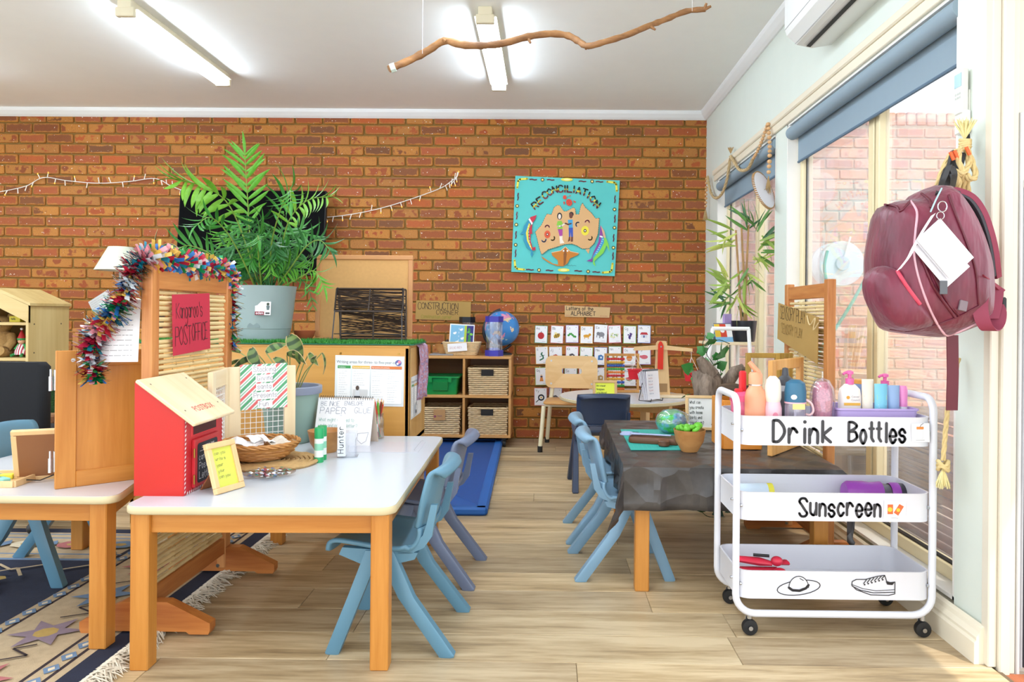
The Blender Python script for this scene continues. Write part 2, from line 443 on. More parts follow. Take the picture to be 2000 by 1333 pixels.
# cornices
prof = [(0, 0), (.012, 0), (.03, .014), (.052, .040), (.058, .058), (.058, .066), (0, .066)]
m = MB(); z = CEIL-.066
m.ring([[(x, WALLY-.004-a, z+b) for a, b in prof] for x in (-6, XR)], True, True)
struct('trim_1', m, plain('cornice paint', '#eef0f0', .5, .01))
m = MB(); m.ring([[(XR-a, y, z+b) for a, b in prof] for y in (-.8, WALLY)], True, True)
struct('trim_2', m, MATS['cornice paint'])
# floor
fl = struct('floor', MB().box(-6.1, XR+.02, -.8, WALLY+.1, -.1, -.007), plain('floor joint', '#6e5c45', .7, .1))
def floor_mat():
    m, nt, p = newmat('oak plank'); oi = N(nt, 'ShaderNodeObjectInfo')
    tc = N(nt, 'ShaderNodeTexCoord'); ad = N(nt, 'ShaderNodeVectorMath', operation='MULTIPLY_ADD')
    ad.inputs[1].default_value = (1, 1, 1); sc = N(nt, 'ShaderNodeVectorMath', operation='SCALE')
    nt.links.new(oi.outputs['Location'], sc.inputs[0]); sc.inputs['Scale'].default_value = 3.7
    nt.links.new(tc.outputs['Object'], ad.inputs[0]); nt.links.new(sc.outputs[0], ad.inputs[2])
    mpn = N(nt, 'ShaderNodeMapping'); mpn.inputs['Scale'].default_value = (.10, 1, 1); nt.links.new(ad.outputs[0], mpn.inputs[0])
    n1 = noise(nt, mpn.outputs[0], 16, 6, .62); n2 = noise(nt, mpn.outputs[0], 70, 3, .6)
    mm = N(nt, 'ShaderNodeMath', operation='MULTIPLY_ADD'); mm.inputs[1].default_value = .4
    nt.links.new(n2, mm.inputs[0]); nt.links.new(n1, mm.inputs[2])
    c = ramp(nt, mm.outputs[0], [(.46, '#937f62'), (.63, '#c2ab86'), (.83, '#e2cfac')])
    t = ramp(nt, oi.outputs['Random'], [(0, '#cfcac6'), (.5, '#e8e4de'), (1, '#fbf2e4')])
    nt.links.new(mixc(nt, 1.0, c, t, 'MULTIPLY'), p.inputs['Base Color'])
    p.inputs['Roughness'].default_value = .42; bump(nt, p, n2, .08, .002); return m
PLANK = floor_mat()
PWD, PLN = .182, 1.22
m = MB(); m.box(-PLN/2+.0006, PLN/2-.0006, -PWD/2+.0008, PWD/2-.0008, -.006, 0, .0015); o = m.build('plank', PLANK); pme = o.data; bpy.data.objects.remove(o)
rows = int((WALLY-1.5)/PWD)+1; far = []
for r in range(rows):
    yc = WALLY-PWD/2-r*PWD
    x = -6.0+random.uniform(0, PLN)-PLN
    while x < XR:
        xa, xb = max(x, -6), min(x+PLN, XR)
        if xb-xa > .05:
            if xb-xa > PLN-.001: link('plank', pme, fl, ((xa+xb)/2, yc, 0))
            else:
                l = (xb-xa)/2; mm = MB(); mm.box(-l+.0006, l-.0006, -PWD/2+.0008, PWD/2-.0008, -.006, 0, .0015); mm.build('plank', PLANK, fl, loc=((xa+xb)/2, yc, 0))
        x += PLN
struct('floor_near', MB().box(-6.1, XR, -.8, WALLY-rows*PWD, -.006, 0), PLANK)
# skirting board and window linings on the right wall
sk = [(0, 0), (-.030, 0), (-.030, .062), (-.024, .070), (-.024, .078), (-.014, .092), (-.010, .104), (0, .112)]
m = MB(); m.ring([[(XR-.012+a, y, b) for a, b in sk] for y in (2.12, WALLY-.01)], True, True)
m.box(XR-.012, XR+.03, 2.12, WALLY-.01, 0, .10)
o = struct('baseboard_right', m, CREAM)
def arch(y0, y1, z0, z1): return MB().box(XR-.014, XR, y0, y1, z0, z1, .003)
m = arch(2.14, YD+.07, ZH, ZH+.045); m.box(XR-.024, XR, 2.14, YD+.075, ZH+.045, ZH+.085, .006); struct('trim_3', m, CREAM)
ALU = plain('cream window frame', '#efe0b6', .35, .03); BLK = plain('black rubber', '#17181a', .5)
GL = glassy('glare hazed glass', (1, 1, 1), .03, .01, .19, '#f4f6ff')  # white haze in the glass colour stands in for outdoor glare
def window(name, y0, y1, ym):
    t = bpy.data.objects.new(name, None); COL.objects.link(t); t['kind'] = 'structure'
    gx = XR+.09
    m = MB(); m.box(XR+.001, gx, y0-.0, y0+.012, ZS, ZH); m.box(XR+.001, gx, y1-.012, y1, ZS, ZH); m.box(XR+.001, gx, y0, y1, ZH-.012, ZH); m.box(XR+.001, gx, y0, y1, ZS, ZS+.012)
    m.build('window_lining', WTRIM, t)
    for (a, b) in ((y0+.012, y0+.05), (y1-.05, y1-.012)):
        MB().box(gx-.02, gx+.035, a, b, ZS+.012, ZH-.012, .003).build('frame_stile', ALU, t)
    MB().box(gx-.02, gx+.035, y0+.05, y1-.05, ZS+.012, ZS+.06, .003).build('frame_sill', ALU, t)
    MB().box(gx-.02, gx+.035, y0+.05, y1-.05, ZH-.06, ZH-.012, .003).build('frame_head', ALU, t)
    MB().box(gx-.015, gx+.03, ym-.005, ym+.045, ZS+.06, ZH-.06, .003).build('frame_mullion', ALU, t)
    MB().box(gx-.004, gx+.03, ym-.022, ym-.005, ZS+.06, ZH-.06).build('rubber_seal', BLK, t)
    MB().box(gx-.015, gx+.03, ym-.055, ym-.022, ZS+.06, ZH-.06, .003).build('frame_mullion', ALU, t)
    MB().box(gx+.0, gx+.006, ym+.045, y1-.05, ZS+.06, ZH-.06).build('pane', GL, t)
    MB().box(gx+.012, gx+.018, y0+.05, ym-.055, ZS+.06, ZH-.06).build('pane', GL, t)
    for yy in (y1-.056, ): MB().box(gx-.002, gx+.01, yy, yy+.006, ZS+.06, ZH-.06).build('rubber_seal', BLK, t)
    MB().box(gx-.006, gx+.012, y0+.05, y1-.05, ZS+.06, ZS+.066).build('rubber_seal', BLK, t)
    return t
window('window_1', YA, YB, 3.06); window('window_2', YC, YD, 4.72)
# roller blinds
BL = plain('blue grey blind fabric', '#8c9fac', .7, .02); BLB = plain('blind edge', '#5d7488', .7, .02)
for nm, y0, y1, lab in (('roller_blind', YA+.005, YB-.03, 'rolled blue grey blind above the large window beside the trolley'), ('roller_blind', YC+.005, YD-.03, 'rolled blue grey blind above the window by the brick corner')):
    t = thing(nm, lab, 'blind', (XR, (y0+y1)/2, ZH)); h = (y1-y0)/2
    MB().cyl((.018, -h, -.055), (.018, h, -.055), .036, n=18).build('roller', BL, t, 40)
    MB().box(.048, .0505, -h+.01, h-.01, -.215, -.045).build('fabric', BL, t)
    MB().cyl((.049, -h+.012, -.212), (.049, h-.012, -.212), .007, n=8).build('hem_bar', BLB, t, 40)
    for s in (-1, 1): MB().box(.0, .045, s*h-.004, s*h+.004, -.09, -.012, .002).build('bracket', WTRIM, t)
# door opening at the near end of the right wall
m = MB(); m.box(XR-.014, XR+.012, 2.10, 2.135, 0, 2.36, .003); m.box(XR+.012, XR+.044, 2.088, 2.135, -.02, 2.36, .004); m.box(XR+.044, XR+.066, 2.10, 2.135, -.02, 2.36, .004); m.box(XR+.066, XR+TH+.02, 2.118, 2.135, -.02, 2.36, .002)
struct('door_1', m, plain('white door frame', '#ddd5c4', .4, .02))
m = MB(); m.box(XR+.066, XR+.076, 2.096, 2.118, -.02, 1.62, .002); struct('trim_4', m, plain('grey track', '#c9cbcb', .4))
scr = thing('pleated_screen', 'pleated black and white fly screen folded at the door jamb', 'screen', (XR+.078, 2.116, 0))
for k in range(12):
    m = MB(); x = k*.010; m.add([(x, 0, .0), (x+.005, -.02, .0), (x+.005, -.02, 1.40), (x, 0, 1.40)], [(0, 1, 2, 3)]); m.add([(x+.005, -.02, .0), (x+.01, 0, .0), (x+.01, 0, 1.40), (x+.005, -.02, 1.40)], [(0, 1, 2, 3)])
    m.build('pleat', plain('pleat dark', '#3c3c44', .7) if k % 2 else plain('pleat light', '#dcdce0', .7), scr, recalc=False)
MB().box(-.002, .125, -.026, .002, 1.40, 1.42, .002).build('top_rail', WTRIM, scr)
m = MB(); m.box(XR+.0, XR+.6, 1.2, 2.10, -.16, -.015, .006); struct('door_sill', m, plain('brick sill', '#a9623f', .8, .15, 20, bmp=.4))
# ---------------- outdoors
m = MB(); m.box(XR+TH, 9, -4, 5.9, -.25, -.02); struct('ground', m, plain('paving', '#cdb8a4', .9, .12, 6))
wo = struct('wall_outdoor', MB().box(XR+TH+.01, 6, 5.904, 6.1, -.2, 2.66), MORTARO)
brick_wall(wo, XR+TH+.02, 6, -.15, 2.57, 5.90, BRKO, 295, rank=lambda s: abs(s[0]-2.3))
mc = MB(); mc.box(-.036, .036, -.014, .2, 0, .105, .006); o = mc.build('capping_brick', BRKO); cme = o.data; bpy.data.objects.remove(o)
for k in range(55): link('capping_brick', cme, wo, (XR+TH+.06+k*.082, 5.9, 2.60+random.uniform(-.003, .003)))
m = MB(); m.box(XR+TH, 2.15, -3, 5.86, 2.42, 2.5); m.box(2.12, 2.15, -3, 5.86, 2.34, 2.5); struct('eave', m, plain('eave paint', '#c6cbe0', .6))
# ================================================================== LAMPS
TUBE = plain('lit diffuser', '#e0efff', .5, 0, emit=19.0)
BATT = plain('batten body', '#ded6bb', .5, .02)
lamps = [((-2.28, 4.43), 'fluorescent batten light on the ceiling above the palm plant'), ((-.345, 4.50), 'fluorescent batten light on the ceiling behind the hanging branch')]
for yc in (2.85, 1.2):  # unseen battens added out of view to brighten the room
    for xc in (-.35, -2.28, -4.2): lamps.append(((xc, yc), None))
lamps.append(((-4.2, 4.43), None))  # one more unseen batten added for brightness
for (xc, yc), lab in lamps:
    if lab is None: lab = 'added unseen fluorescent batten on the ceiling %s, %s' % ('over the brick wall end' if yc > 4 else 'over the tables' if yc > 2 else 'nearest the viewer', 'in the window row' if xc > -1 else 'in the middle row' if xc > -3 else 'in the furthest row')
    t = thing('batten_light', lab, 'ceiling light', (xc, yc, CEIL), 0, 'fluorescent battens on the ceiling')
    L = .60
    MB().box(-.038, .038, -L, L, -.046, 0, .003).build('housing', BATT, t)
    m = MB(); m.ring([[(x, y, z) for x, z in ((-.045, -.047), (-.045, -.080), (-.038, -.088), (.038, -.088), (.045, -.080), (.045, -.047))] for y in (-L+.03, L-.03)], True, True)
    m.build('diffuser', TUBE, t)
    MB().box(-.062, .062, -L+.02, L-.02, -.0475, -.0445, .001).build('added_glow_shield', BATT, t)  # plate added to keep lamp glow off the nearby ceiling
    for s in (-1, 1):
        y0, y1 = (s*L, s*(L-.032)); MB().box(-.050, .050, y0, y1, -.091, -.042, .004).build('end_cap', BATT, t)

# ================================================================== woods and plastics
HON = wood('honey beech', '#b67226', '#d09042', 'Z', 16); HONX = wood('honey beech along', '#b67226', '#d09042', 'X', 16); HONY = wood('honey beech across', '#b67226', '#d09042', 'Y', 16)
RED = wood('reddish hardwood', '#b06a34', '#d9985a', 'Z', 18); REDX = wood('reddish hardwood along', '#a9602c', '#cf8d4f', 'Y', 18); REDF = wood('reddish foot', '#a45a26', '#c8803f', 'X', 18)
PLY = wood('pale plywood', '#dcb47c', '#ecca96', 'Z', 8, contrast=(.2, .8)); PLYC = wood('amber cabinet ply', '#c28a3c', '#dca659', 'X', 7, contrast=(.2, .8))
BLOND = wood('blond pine', '#e6cfa4', '#f3e2c0', 'Z', 10); BLONDX = wood('blond pine along', '#e3c998', '#f2debb', 'X', 10)
LAM = plain('white laminate', '#ccd2da', .22, .012, 4); LAMG = plain('laminate', '#cfcdd0', .25, .015, 4)
EDGE = plain('cream table edge', '#d3c49c', .4, .04, 14)
def rrect(x0, x1, y0, y1, r, n=6):
    p = []
    for cx, cy, a in ((x1-r, y1-r, 0), (x0+r, y1-r, 90), (x0+r, y0+r, 180), (x1-r, y0+r, 270)):
        for k in range(n+1): t = math.radians(a+90*k/n); p.append((cx+r*math.cos(t), cy+r*math.sin(t)))
    return p
def slab(m, poly, z0, z1, b=.003):
    cx = sum(p[0] for p in poly)/len(poly); cy = sum(p[1] for p in poly)/len(poly)
    def sc(d): 
        out = []
        for x, y in poly:
            l = math.hypot(x-cx, y-cy); out.append((x-(x-cx)/l*d, y-(y-cy)/l*d))
        return out
    return m.ring([[(x, y, z) for x, y in q] for q, z in ((sc(b), z0), (poly, z0+b), (poly, z1-b), (sc(b), z1))], True, True)
def table(name, label, loc, rz, w_, d, h, top=LAM, leg=.052, poly=None, ap=.058, cat='table', legpos=None):
    t = thing(name, label, cat, loc, rz)
    poly = poly or rrect(-w_/2, w_/2, -d/2, d/2, .045)
    slab(MB(), poly, h-.024, h-.001, .004).build('edge_band', EDGE, t, 50)
    cx = sum(p[0] for p in poly)/len(poly); cy = sum(p[1] for p in poly)/len(poly)
    m = MB(); m.add([(cx+(x-cx)*.994, cy+(y-cy)*.994, h) for x, y in poly]+[(cx+(x-cx)*.994, cy+(y-cy)*.994, h-.004) for x, y in poly], [tuple(range(len(poly)))]+[(i, (i+1) % len(poly), len(poly)+(i+1) % len(poly), len(poly)+i) for i in range(len(poly))])
    m.build('tabletop', top, t)
    lp = legpos or [(sx*(w_/2-leg/2-.018), sy*(d/2-leg/2-.018)) for sx in (-1, 1) for sy in (-1, 1)]
    for x, y in lp: MB().box(x-leg/2, x+leg/2, y-leg/2, y+leg/2, 0, h-.024, .003).build('leg', HON, t)
    for (a, b) in ((0, 2), (1, 3), (0, 1), (2, 3)):
        A, B = V(lp[a]), V(lp[b]); d_ = (B-A); l = d_.length/2-leg/2; ang = math.atan2(d_.y, d_.x); c = (A+B)/2
        m = MB(); m.box(-l, l, -.011, .011, h-.024-ap, h-.024, .001)
        m.build('apron', HONX, t, loc=(c.x, c.y, 0), rot=(0, 0, ang))
    return t
TZ = .47
# front white table
a = atz(248, 986, TZ); b = atz(772, 993, TZ); cR = atz(848, 852, TZ)
ft_rz = math.radians(1.5)
FT = table('craft_table', 'white rectangular low table holding the red postbox', (-.820, 2.605, 0), ft_rz, .765, 1.20, TZ)
# left trapezoid table
lp = [(-2.02, 2.10), (-1.262, 2.10), (-1.52, 3.10), (-2.02, 3.10)]
def roundpoly(p, r=.06, n=5):
    out = []
    for i in range(len(p)):
        A, B, C_ = V(p[i-1]), V(p[i]), V(p[(i+1) % len(p)])
        u = (A-B).normalized(); w_ = (C_-B).normalized(); s = B+u*r; e = B+w_*r
        for k in range(n+1):
            t = k/n; out.append(tuple(s*(1-t)**2+B*2*t*(1-t)+e*t*t))
    return out
c0 = V((-1.75, 2.6))
LT = table('craft_table', 'white angled low table under the standing wooden door panel', (c0.x, c0.y, .0095), 0, 1, 1, TZ-.0095, LAMG, poly=[(x-c0.x, y-c0.y) for x, y in roundpoly(lp)],
           legpos=[(-1.97-c0.x, 2.15-c0.y), (-1.97-c0.x, 3.03-c0.y), (-1.328-c0.x, 2.146-c0.y), (-1.56-c0.x, 3.03-c0.y)])
# table under black plastic
BT = table('craft_table', 'low wooden table covered by black plastic sheet behind the trolley', (.70, 3.17, 0), math.radians(-1.2), .74, 1.10, TZ)
BTR = math.radians(-1.2)
# round table
t = thing('round_table', 'round white low table in front of the alphabet cards', 'table', (.555, 5.06, 0)); h = .455
slab(MB(), [(.455*math.cos(k*PI/24), .455*math.sin(k*PI/24)) for k in range(48)], h-.026, h-.001, .005).build('edge_band', EDGE, t, 40)
MB().lathe([(0, h), (.452, h), (.452, h-.004)], 48).build('tabletop', LAM, t)
for k in range(4):
    a = PI/4+k*PI/2+.18; x, y = .33*math.cos(a), .33*math.sin(a)
    m = MB(); m.box(-.03, .03, -.025, .025, 0, h-.026, .003); m.build('leg', PLY, t, loc=(x, y, 0), rot=(0, 0, a))
for k in range(2):
    a = PI/4+k*PI/2+.18; m = MB(); m.box(-.30, .30, -.012, .012, h-.10-k*.0, h-.026-k*.0, .001); m.build('apron', PLY, t, rot=(0, 0, a))

# ---------------- moulded plastic chairs
CHB = plain('teal blue plastic', '#5f8ba2', .38, .02, 5); CHL = plain('sky blue plastic', '#7fa4be', .38, .02, 5); CHD = plain('slate violet plastic', '#6c7790', .36, .02, 5); CHN = plain('navy plastic', '#33415c', .36, .02, 5)
def make_chair(label, mat):
    t = thing('plastic_chair', label, 'chair', group='moulded plastic chairs')
    # profile: seat front -> hip
    seat = [(.195, .288), (.190, .312), (.165, .322), (.10, .315), (.03, .304), (-.03, .302), (-.075, .318), (-.100, .345), (-.108, .372)]
    back = [(-.098, .372), (-.104, .40), (-.114, .45), (-.126, .50), (-.136, .535), (-.150, .550), (-.168, .546), (-.176, .532)]
    def shell(name, pr, wf, wrap, th, hole=None):
        pr = smoothpts([(p[0], p[1]) for p in pr], 3); n = 13; rows = []
        for i, q in enumerate(pr):
            f = i/(len(pr)-1); row = []
            for j in range(n):
                s = -1+2*j/(n-1); wd = wf(f); k = abs(s)**2.6
                dx, dz = wrap(f)
                row.append(V((q[0]+dx*k, s*wd, q[1]+dz*k)))
            rows.append(row)
        m = MB(); vs = [p for r in rows for p in r]; fs = []
        for i in range(len(rows)-1):
            for j in range(n-1):
                if hole and hole(i/(len(rows)-1), j/(n-1)): continue
                fs.append((i*n+j, i*n+j+1, (i+1)*n+j+1, (i+1)*n+j))
        m.add(vs, fs); o = m.build(name, mat, t, 60, recalc=False)
        md = o.modifiers.new('thick', 'SOLIDIFY'); md.thickness = th; md.offset = 0
        return o
    shell('seat', seat, lambda f: .150+.012*math.sin(f*PI), lambda f: (0.0 if f < .6 else .03*(f-.6)/.4, .012 if f < .7 else .0), .012, hole=lambda f, j: .80 < f < .95 and .25 < j < .75)
    shell('backrest', back, lambda f: .146+.006*math.sin(f*PI)-(.02*max(0, f-.85)/.15), lambda f: (.026, -.012*f), .013)
    for s in (-1, 1):
        y = s*.140
        sp_ = ((-.02, .296), (-.06, .298), (-.098, .316), (-.122, .350), (-.128, .39), (-.138, .445), (-.118, .445), (-.106, .39), (-.094, .352), (-.066, .326), (-.02, .314)); m = MB(); m.ring([[(x, s*.152, z) for x, z in sp_], [(x, s*.136, z) for x, z in sp_]], True, True)
        m.build('backrest_support', mat, t)
        m = MB(); m.ring([[(x, y+d*s, z) for x, z in ((.15, .312), (-.08, .300), (-.07, .280), (.0, .262), (.09, .262), (.16, .29))] for d in (.012, -.012)], True, True)
        m.build('side_rail', mat, t)
        for (x1, wd) in ((.170, .017), (-.172, .019)):
            def sec(x, yy, z, a, b): return [(x+p*a, yy+q*b, z) for p, q in ((-1, -1), (-.6, -1.25), (.6, -1.25), (1, -1), (1, 1), (.6, 1.25), (-.6, 1.25), (-1, 1))]
            m = MB(); m.ring([sec(x1, s*.163, 0, wd*1.15, .013), sec(x1, s*.163, .006, wd*1.25, .015), sec(x1*.45+.03, s*.152, .17, wd*1.25, .014), sec(.055 if x1 > 0 else .02, s*.143, .305, wd*1.35, .012)], True, True)
            m.build('leg', mat, t, 40)
    return t
CH0 = make_chair('teal blue plastic chair tucked at the white table near the postbox', CHB)
def put(ch, x, y, rz, sc=1.0): ch.location = (x, y, 0); ch.rotation_euler = (0, 0, rz); ch.scale = (sc,)*3
put(CH0, -.452, 2.30, PI+math.radians(-2))
def more_chair(lab, mat, x, y, rz, sc=1.0):
    c = copy_tree(CH0, label=lab); recolour(c, CHB, mat); put(c, x, y, rz, sc); return c
more_chair('slate violet plastic chair tucked at the white table behind the teal one', CHD, -.44, 2.82, PI+math.radians(-3))
more_chair('sky blue plastic chair at the near corner of the black covered table', CHL, .305, 2.92, math.radians(3))
more_chair('sky blue plastic chair at the black covered table behind its twin', CHL, .290, 3.36, math.radians(1))
more_chair('navy plastic chair facing the round white table', CHN, .335, 4.30, PI/2+.05, 1.02)
more_chair('teal blue plastic chair on the rug beside the angled table', CHB, -1.955, 2.76, .06, 1.03).location.z = .0095
# wooden stacking chair with cream steel legs
t = thing('wooden_chair', 'beech wood chair with cream metal legs by the alphabet cards', 'chair', (.19, 5.50, 0), math.radians(-6))
CRM = plain('cream steel', '#eee3c0', .35, .02)
m = MB(); pr = []
for k in range(9):
    s = -1+k/4; pr.append((s*.205, -.16 if False else 0))
rows = []
po = rrect(-.205, .205, .445, .70, .05, 5)
m = MB(); hole = rrect(-.08, .08, .555, .60, .02, 5)
def bx(x): return .175-.10*(x/.2)**2*.35
n = len(po); vs = []; fs = []
for d in (0, .012):
    for x, z in po: vs.append((x, bx(x)+d, z))
    for x, z in hole: vs.append((x, bx(x)+d, z))
for i in range(n):
    j = (i+1) % n
    fs += [(i, j, n+j, n+i), (2*n+i, 2*n+j, 3*n+j, 3*n+i), (i, j, 2*n+j, 2*n+i), (n+i, n+j, 3*n+j, 3*n+i)]
m.add(vs, fs); m.build('backrest', wood('beech ply', '#dfb376', '#efcb94', 'X', 8), t, 40)
m = MB(); slab(m, rrect(-.19, .19, -.19, .17, .06), .352, .370, .004); m.build('seat', wood('beech seat', '#c98d4b', '#dfab6a', 'X', 8), t, 50)
for s in (-1, 1):
    MB().tube([(s*.205, -.19, .03), (s*.185, -.15, .34)], .016, 12).build('leg', CRM, t, 40)
    MB().tube([(s*.195, .22, .03), (s*.165, .16, .34), (s*.15, .185, .46)], .016, 12).build('leg', CRM, t, 40)
    for (x, y) in ((s*.206, -.192), (s*.197, .224)): MB().cyl((x, y, 0), (x, y, .045), .019, n=12).build('rubber_foot', BLK, t, 40)
    for z in (.48, .66): MB().cyl((s*.16, bx(.16)-.002, z), (s*.16, bx(.16)-.006, z), .008, n=10).build('screw', c_('#d8d8d8'), t)
MB().box(-.18, .18, -.155, -.135, .335, .352).build('seat_frame', CRM, t)

# ---------------- rugs
rug = thing('patterned_rug', 'oriental style navy and beige fringed rug under the angled table', 'rug', (-2.42, 2.3, 0))
x0, x1, y0, y1 = -1.9, 1.17, -1.1, 1.0
NAVY = plain('navy wool', '#20263c', .95, .12, 40, bmp=.3); BEI = plain('beige wool', '#bfa988', .95, .12, 40, bmp=.3); DBR = plain('dark brown wool', '#33262a', .95, .12, 40); RBL = plain('soft blue wool', '#6d86a4', .95, .12, 40); ROSE = plain('rose wool', '#b06a6a', .95, .1, 40); OCH = plain('ochre wool', '#b99a55', .95, .1, 40); CRW = plain('cream wool', '#d9cbb0', .95, .1, 40); MAU = plain('mauve wool', '#8d7a86', .95, .1, 40)
MB().box(x0, x1, y0, y1, .0005, .009, .002).build('pile', NAVY, rug)
A = Art(Matrix.Translation((0, 0, .0088)))
A.rect(BEI, x1-.50, y0, .44, y1-y0).rect(BEI, x0, y1-.42, x1-x0-.5, .36)
for (a, w_) in ((.055, .02), (.10, .012), (.16, .012), (.44, .012), (.49, .02)): A.rect(NAVY if w_ > .015 else DBR, x1-a-w_, y0, w_, y1-y0)
for (a, w_) in ((.08, .012), (.13, .012), (.34, .012), (.40, .02)): A.rect(RBL, x0, y1-a-w_, x1-x0-.5, w_)
def diamond(m_, x, y, a, b): A.poly(m_, [(x-a, y), (x, y-b), (x+a, y), (x, y+b)])
y = y0+.05
while y < y1:
    for q, mt in ((.13, RBL), (.465, RBL)): diamond(mt, x1-q, y, .024, .03); diamond(CRW, x1-q, y, .010, .014)
    y += .075
k = 0; y = y0+.12
while y < y1-.1:
    cx = x1-.30
    st = [(cx+(.11 if i % 2 == 0 else .05)*math.cos(i*PI/6+.2), y+(.11 if i % 2 == 0 else .05)*math.sin(i*PI/6+.2)) for i in range(12)]
    A.poly((MAU, RBL, ROSE)[k % 3], st); A.disc(ROSE if k % 3 else OCH, cx, y, .035, n=8); A.disc(OCH, cx, y, .015, n=6)
    A.line(DBR, [(cx-.03, y+.11), (cx+.05, y+.15), (cx-.02, y+.19), (cx+.03, y+.22)], .008, False); k += 1; y += .30
x = x0+.1; k = 0
while x < x1-.55:
    A.disc((RBL, CRW, ROSE)[k % 3], x, y1-.24, .07, .05, n=8); A.disc(OCH, x, y1-.24, .03, .02, n=6); diamond(RBL, x+.1, y1-.24, .03, .05); x += .2; k += 1
rr = random.Random(11)
def zig(y, m_): 
    p = []; x = x0+.1; i = 0
    while x < x1-.52: p.append((x, y+(.06 if i % 2 else 0))); x += .09; i += 1
    A.line(m_, p, .012, False)
for y, m_ in ((y0+.2, OCH), (y0+.24, RBL), (.45, BEI)): zig(y, m_)
for y in (-.95, -.80, -.64, -.50, -.36, -.22, -.05, .09, .22, .36):
    x = x0+.12
    while x < x1-.6:
        k = rr.random(); mm = rr.choice((BEI, OCH, BEI, MAU, RBL))
        if k < .4: A.disc(mm, x, y, .05, .03, n=6); A.line(mm, [(x, y-.03), (x+.01, y-.11)], .012, False)
        elif k < .65:
            for i in range(3):
                for j in range(2): A.poly(OCH if (i+j) % 2 else BEI, [(x-.06+i*.05, y+j*.05), (x-.02+i*.05, y+.01+j*.05), (x-.03+i*.05, y+.045+j*.05), (x-.07+i*.05, y+.035+j*.05)])
        elif k < .85: A.line(BEI, [(x-.08, y), (x, y+.07), (x+.07, y-.01)], .012, False); A.disc(mm, x, y-.04, .04, .025, n=6)
        else: A.disc(ROSE, x, y, .06, .045, n=8); A.disc(OCH, x, y, .04, .03, n=8); A.disc(RBL, x, y, .02, .015, n=6)
        x += rr.uniform(.16, .24)
A.build('woven_pattern', rug)
fr = MB(); y = y0
while y < y1:
    for q in range(3):
        a = rr.uniform(-.9, .9); l = rr.uniform(.04, .095); yy = y+rr.uniform(-.01, .01)
        p = [(x1-.01, yy, .006), (x1+l*.4, yy+a*l*.3, .012+rr.random()*.012), (x1+l*.8, yy+a*l, .005+rr.random()*.012), (x1+l, yy+a*l*1.3, .003)]
        fr.tube(p, [.0028, .003, .0022, .001], 4)
    y += .009
fr.build('fringe', plain('off white cotton', '#d9cdb8', .9, .1, 40), rug, kind='stuff')
# blue foam mat
t = thing('floor_mat', 'royal blue padded floor mat in front of the cube shelf', 'mat', (-1.05, 4.62, 0), math.radians(1.2))
BLM = plain('royal blue vinyl', '#0f4f9f', .6, .06, 30, bmp=.1); BLM2 = plain('blue binding', '#1c62b4', .55, .05)
slab(MB(), rrect(-.72, .74, -1.02, 1.02, .02), 0, .036, .008).build('pad', BLM, t, 50)
m = MB(); m.ring([[(x, y, z) for (x, y, z) in c] for c in []]) if False else None
for (a, b, c_x, d) in ((-.72, .74, -1.022, -.97), (-.72, .74, .97, 1.022), (.68, .742, -1.02, 1.02), (-.722, -.66, -1.02, 1.02)):
    MB().box(a, b, c_x, d, .002, .042, .01).build('binding', BLM2, t)
# ================================================================== LEFT SIDE: screen, postbox, door panel and table-top things
BAM = plain('bamboo cane', '#e8cf98', .45, .08, 30, aniso=(1, .1, 1)); BAMD = plain('aged bamboo cane', '#c39a55', .45, .1, 30)
TWINE = plain('jute twine', '#b99a63', .9, .1, 60)
def bamboo_screen(label, loc, rz, L, H, feet=True):
    """stands in the local YZ plane, long side along Y"""
    t = thing('bamboo_screen', label, 'screen', loc, rz); pw, pd = .045, .034
    for y in (0, L-pw): MB().box(-pd/2, pd/2, y, y+pw, .02, H, .003).build('post', RED, t)
    for z in (H-.075, .075): MB().box(-.013, .013, pw, L-pw, z, z+.06, .002).build('rail', REDX, t)
    m = MB(); n = 12; l = (L-2*pw)/2-.002; pts = []; rs = []
    for k in range(5):
        y = -l+2*l*k/4
        for dy, r in ((-.006, .0070), (-.002, .0080), (.002, .0080), (.006, .0070)): 
            if -l <= y+dy <= l: pts.append((0, y+dy, 0)); rs.append(r)
    o = MB().tube(pts, rs, 7).build('bamboo_cane', BAM, None, 60); me = o.data; bpy.data.objects.remove(o)
    z = .145; k = 0
    while z < H-.085:
        c = link('bamboo_cane', me, t, (random.uniform(-.003, .003), pw+l+.002, z)); c.rotation_euler = (random.uniform(-.018, .018), random.uniform(0, 6), 0); c.scale = (1, random.choice((1, -1)), 1)
        z += random.uniform(.0155, .0185); k += 1
    for f in (.3, .5, .7):
        y = L*f; p = []; zz = .12; s = 1
        while zz < H-.07: p.append((s*.008, y, zz)); zz += .017; s = -s
        MB().tube(p, .0015, 4).build('binding', TWINE, t)
    if feet:
        for y in (pw/2, L-pw/2):
            prof = [(-.20, 0), (-.14, 0), (-.13, .008), (.13, .008), (.14, 0), (.20, 0), (.205, .012), (.205, .035), (.07, .10), (-.07, .10), (-.205, .035), (-.205, .012)]
            m = MB(); m.T = Matrix.Rotation(PI/2, 4, 'X'); m.prism(prof, -.019, .019); o = m.build('foot', REDF, t, loc=(0, y-.0, 0))
            for z in (.03, .075):
                MB().cyl((-.012, y-.02, z), (-.012, y-.024, z), .007, n=10).build('bolt', plain('zinc', '#8f8a80', .35, metal=1), t, 40)
    return t
SX, SY, SL, SH = -1.246, 2.225, .575, 1.155
SCR = bamboo_screen('bamboo cane screen with tinsel garland and red post office sign', (SX, SY, .0095), 0, SL, SH)
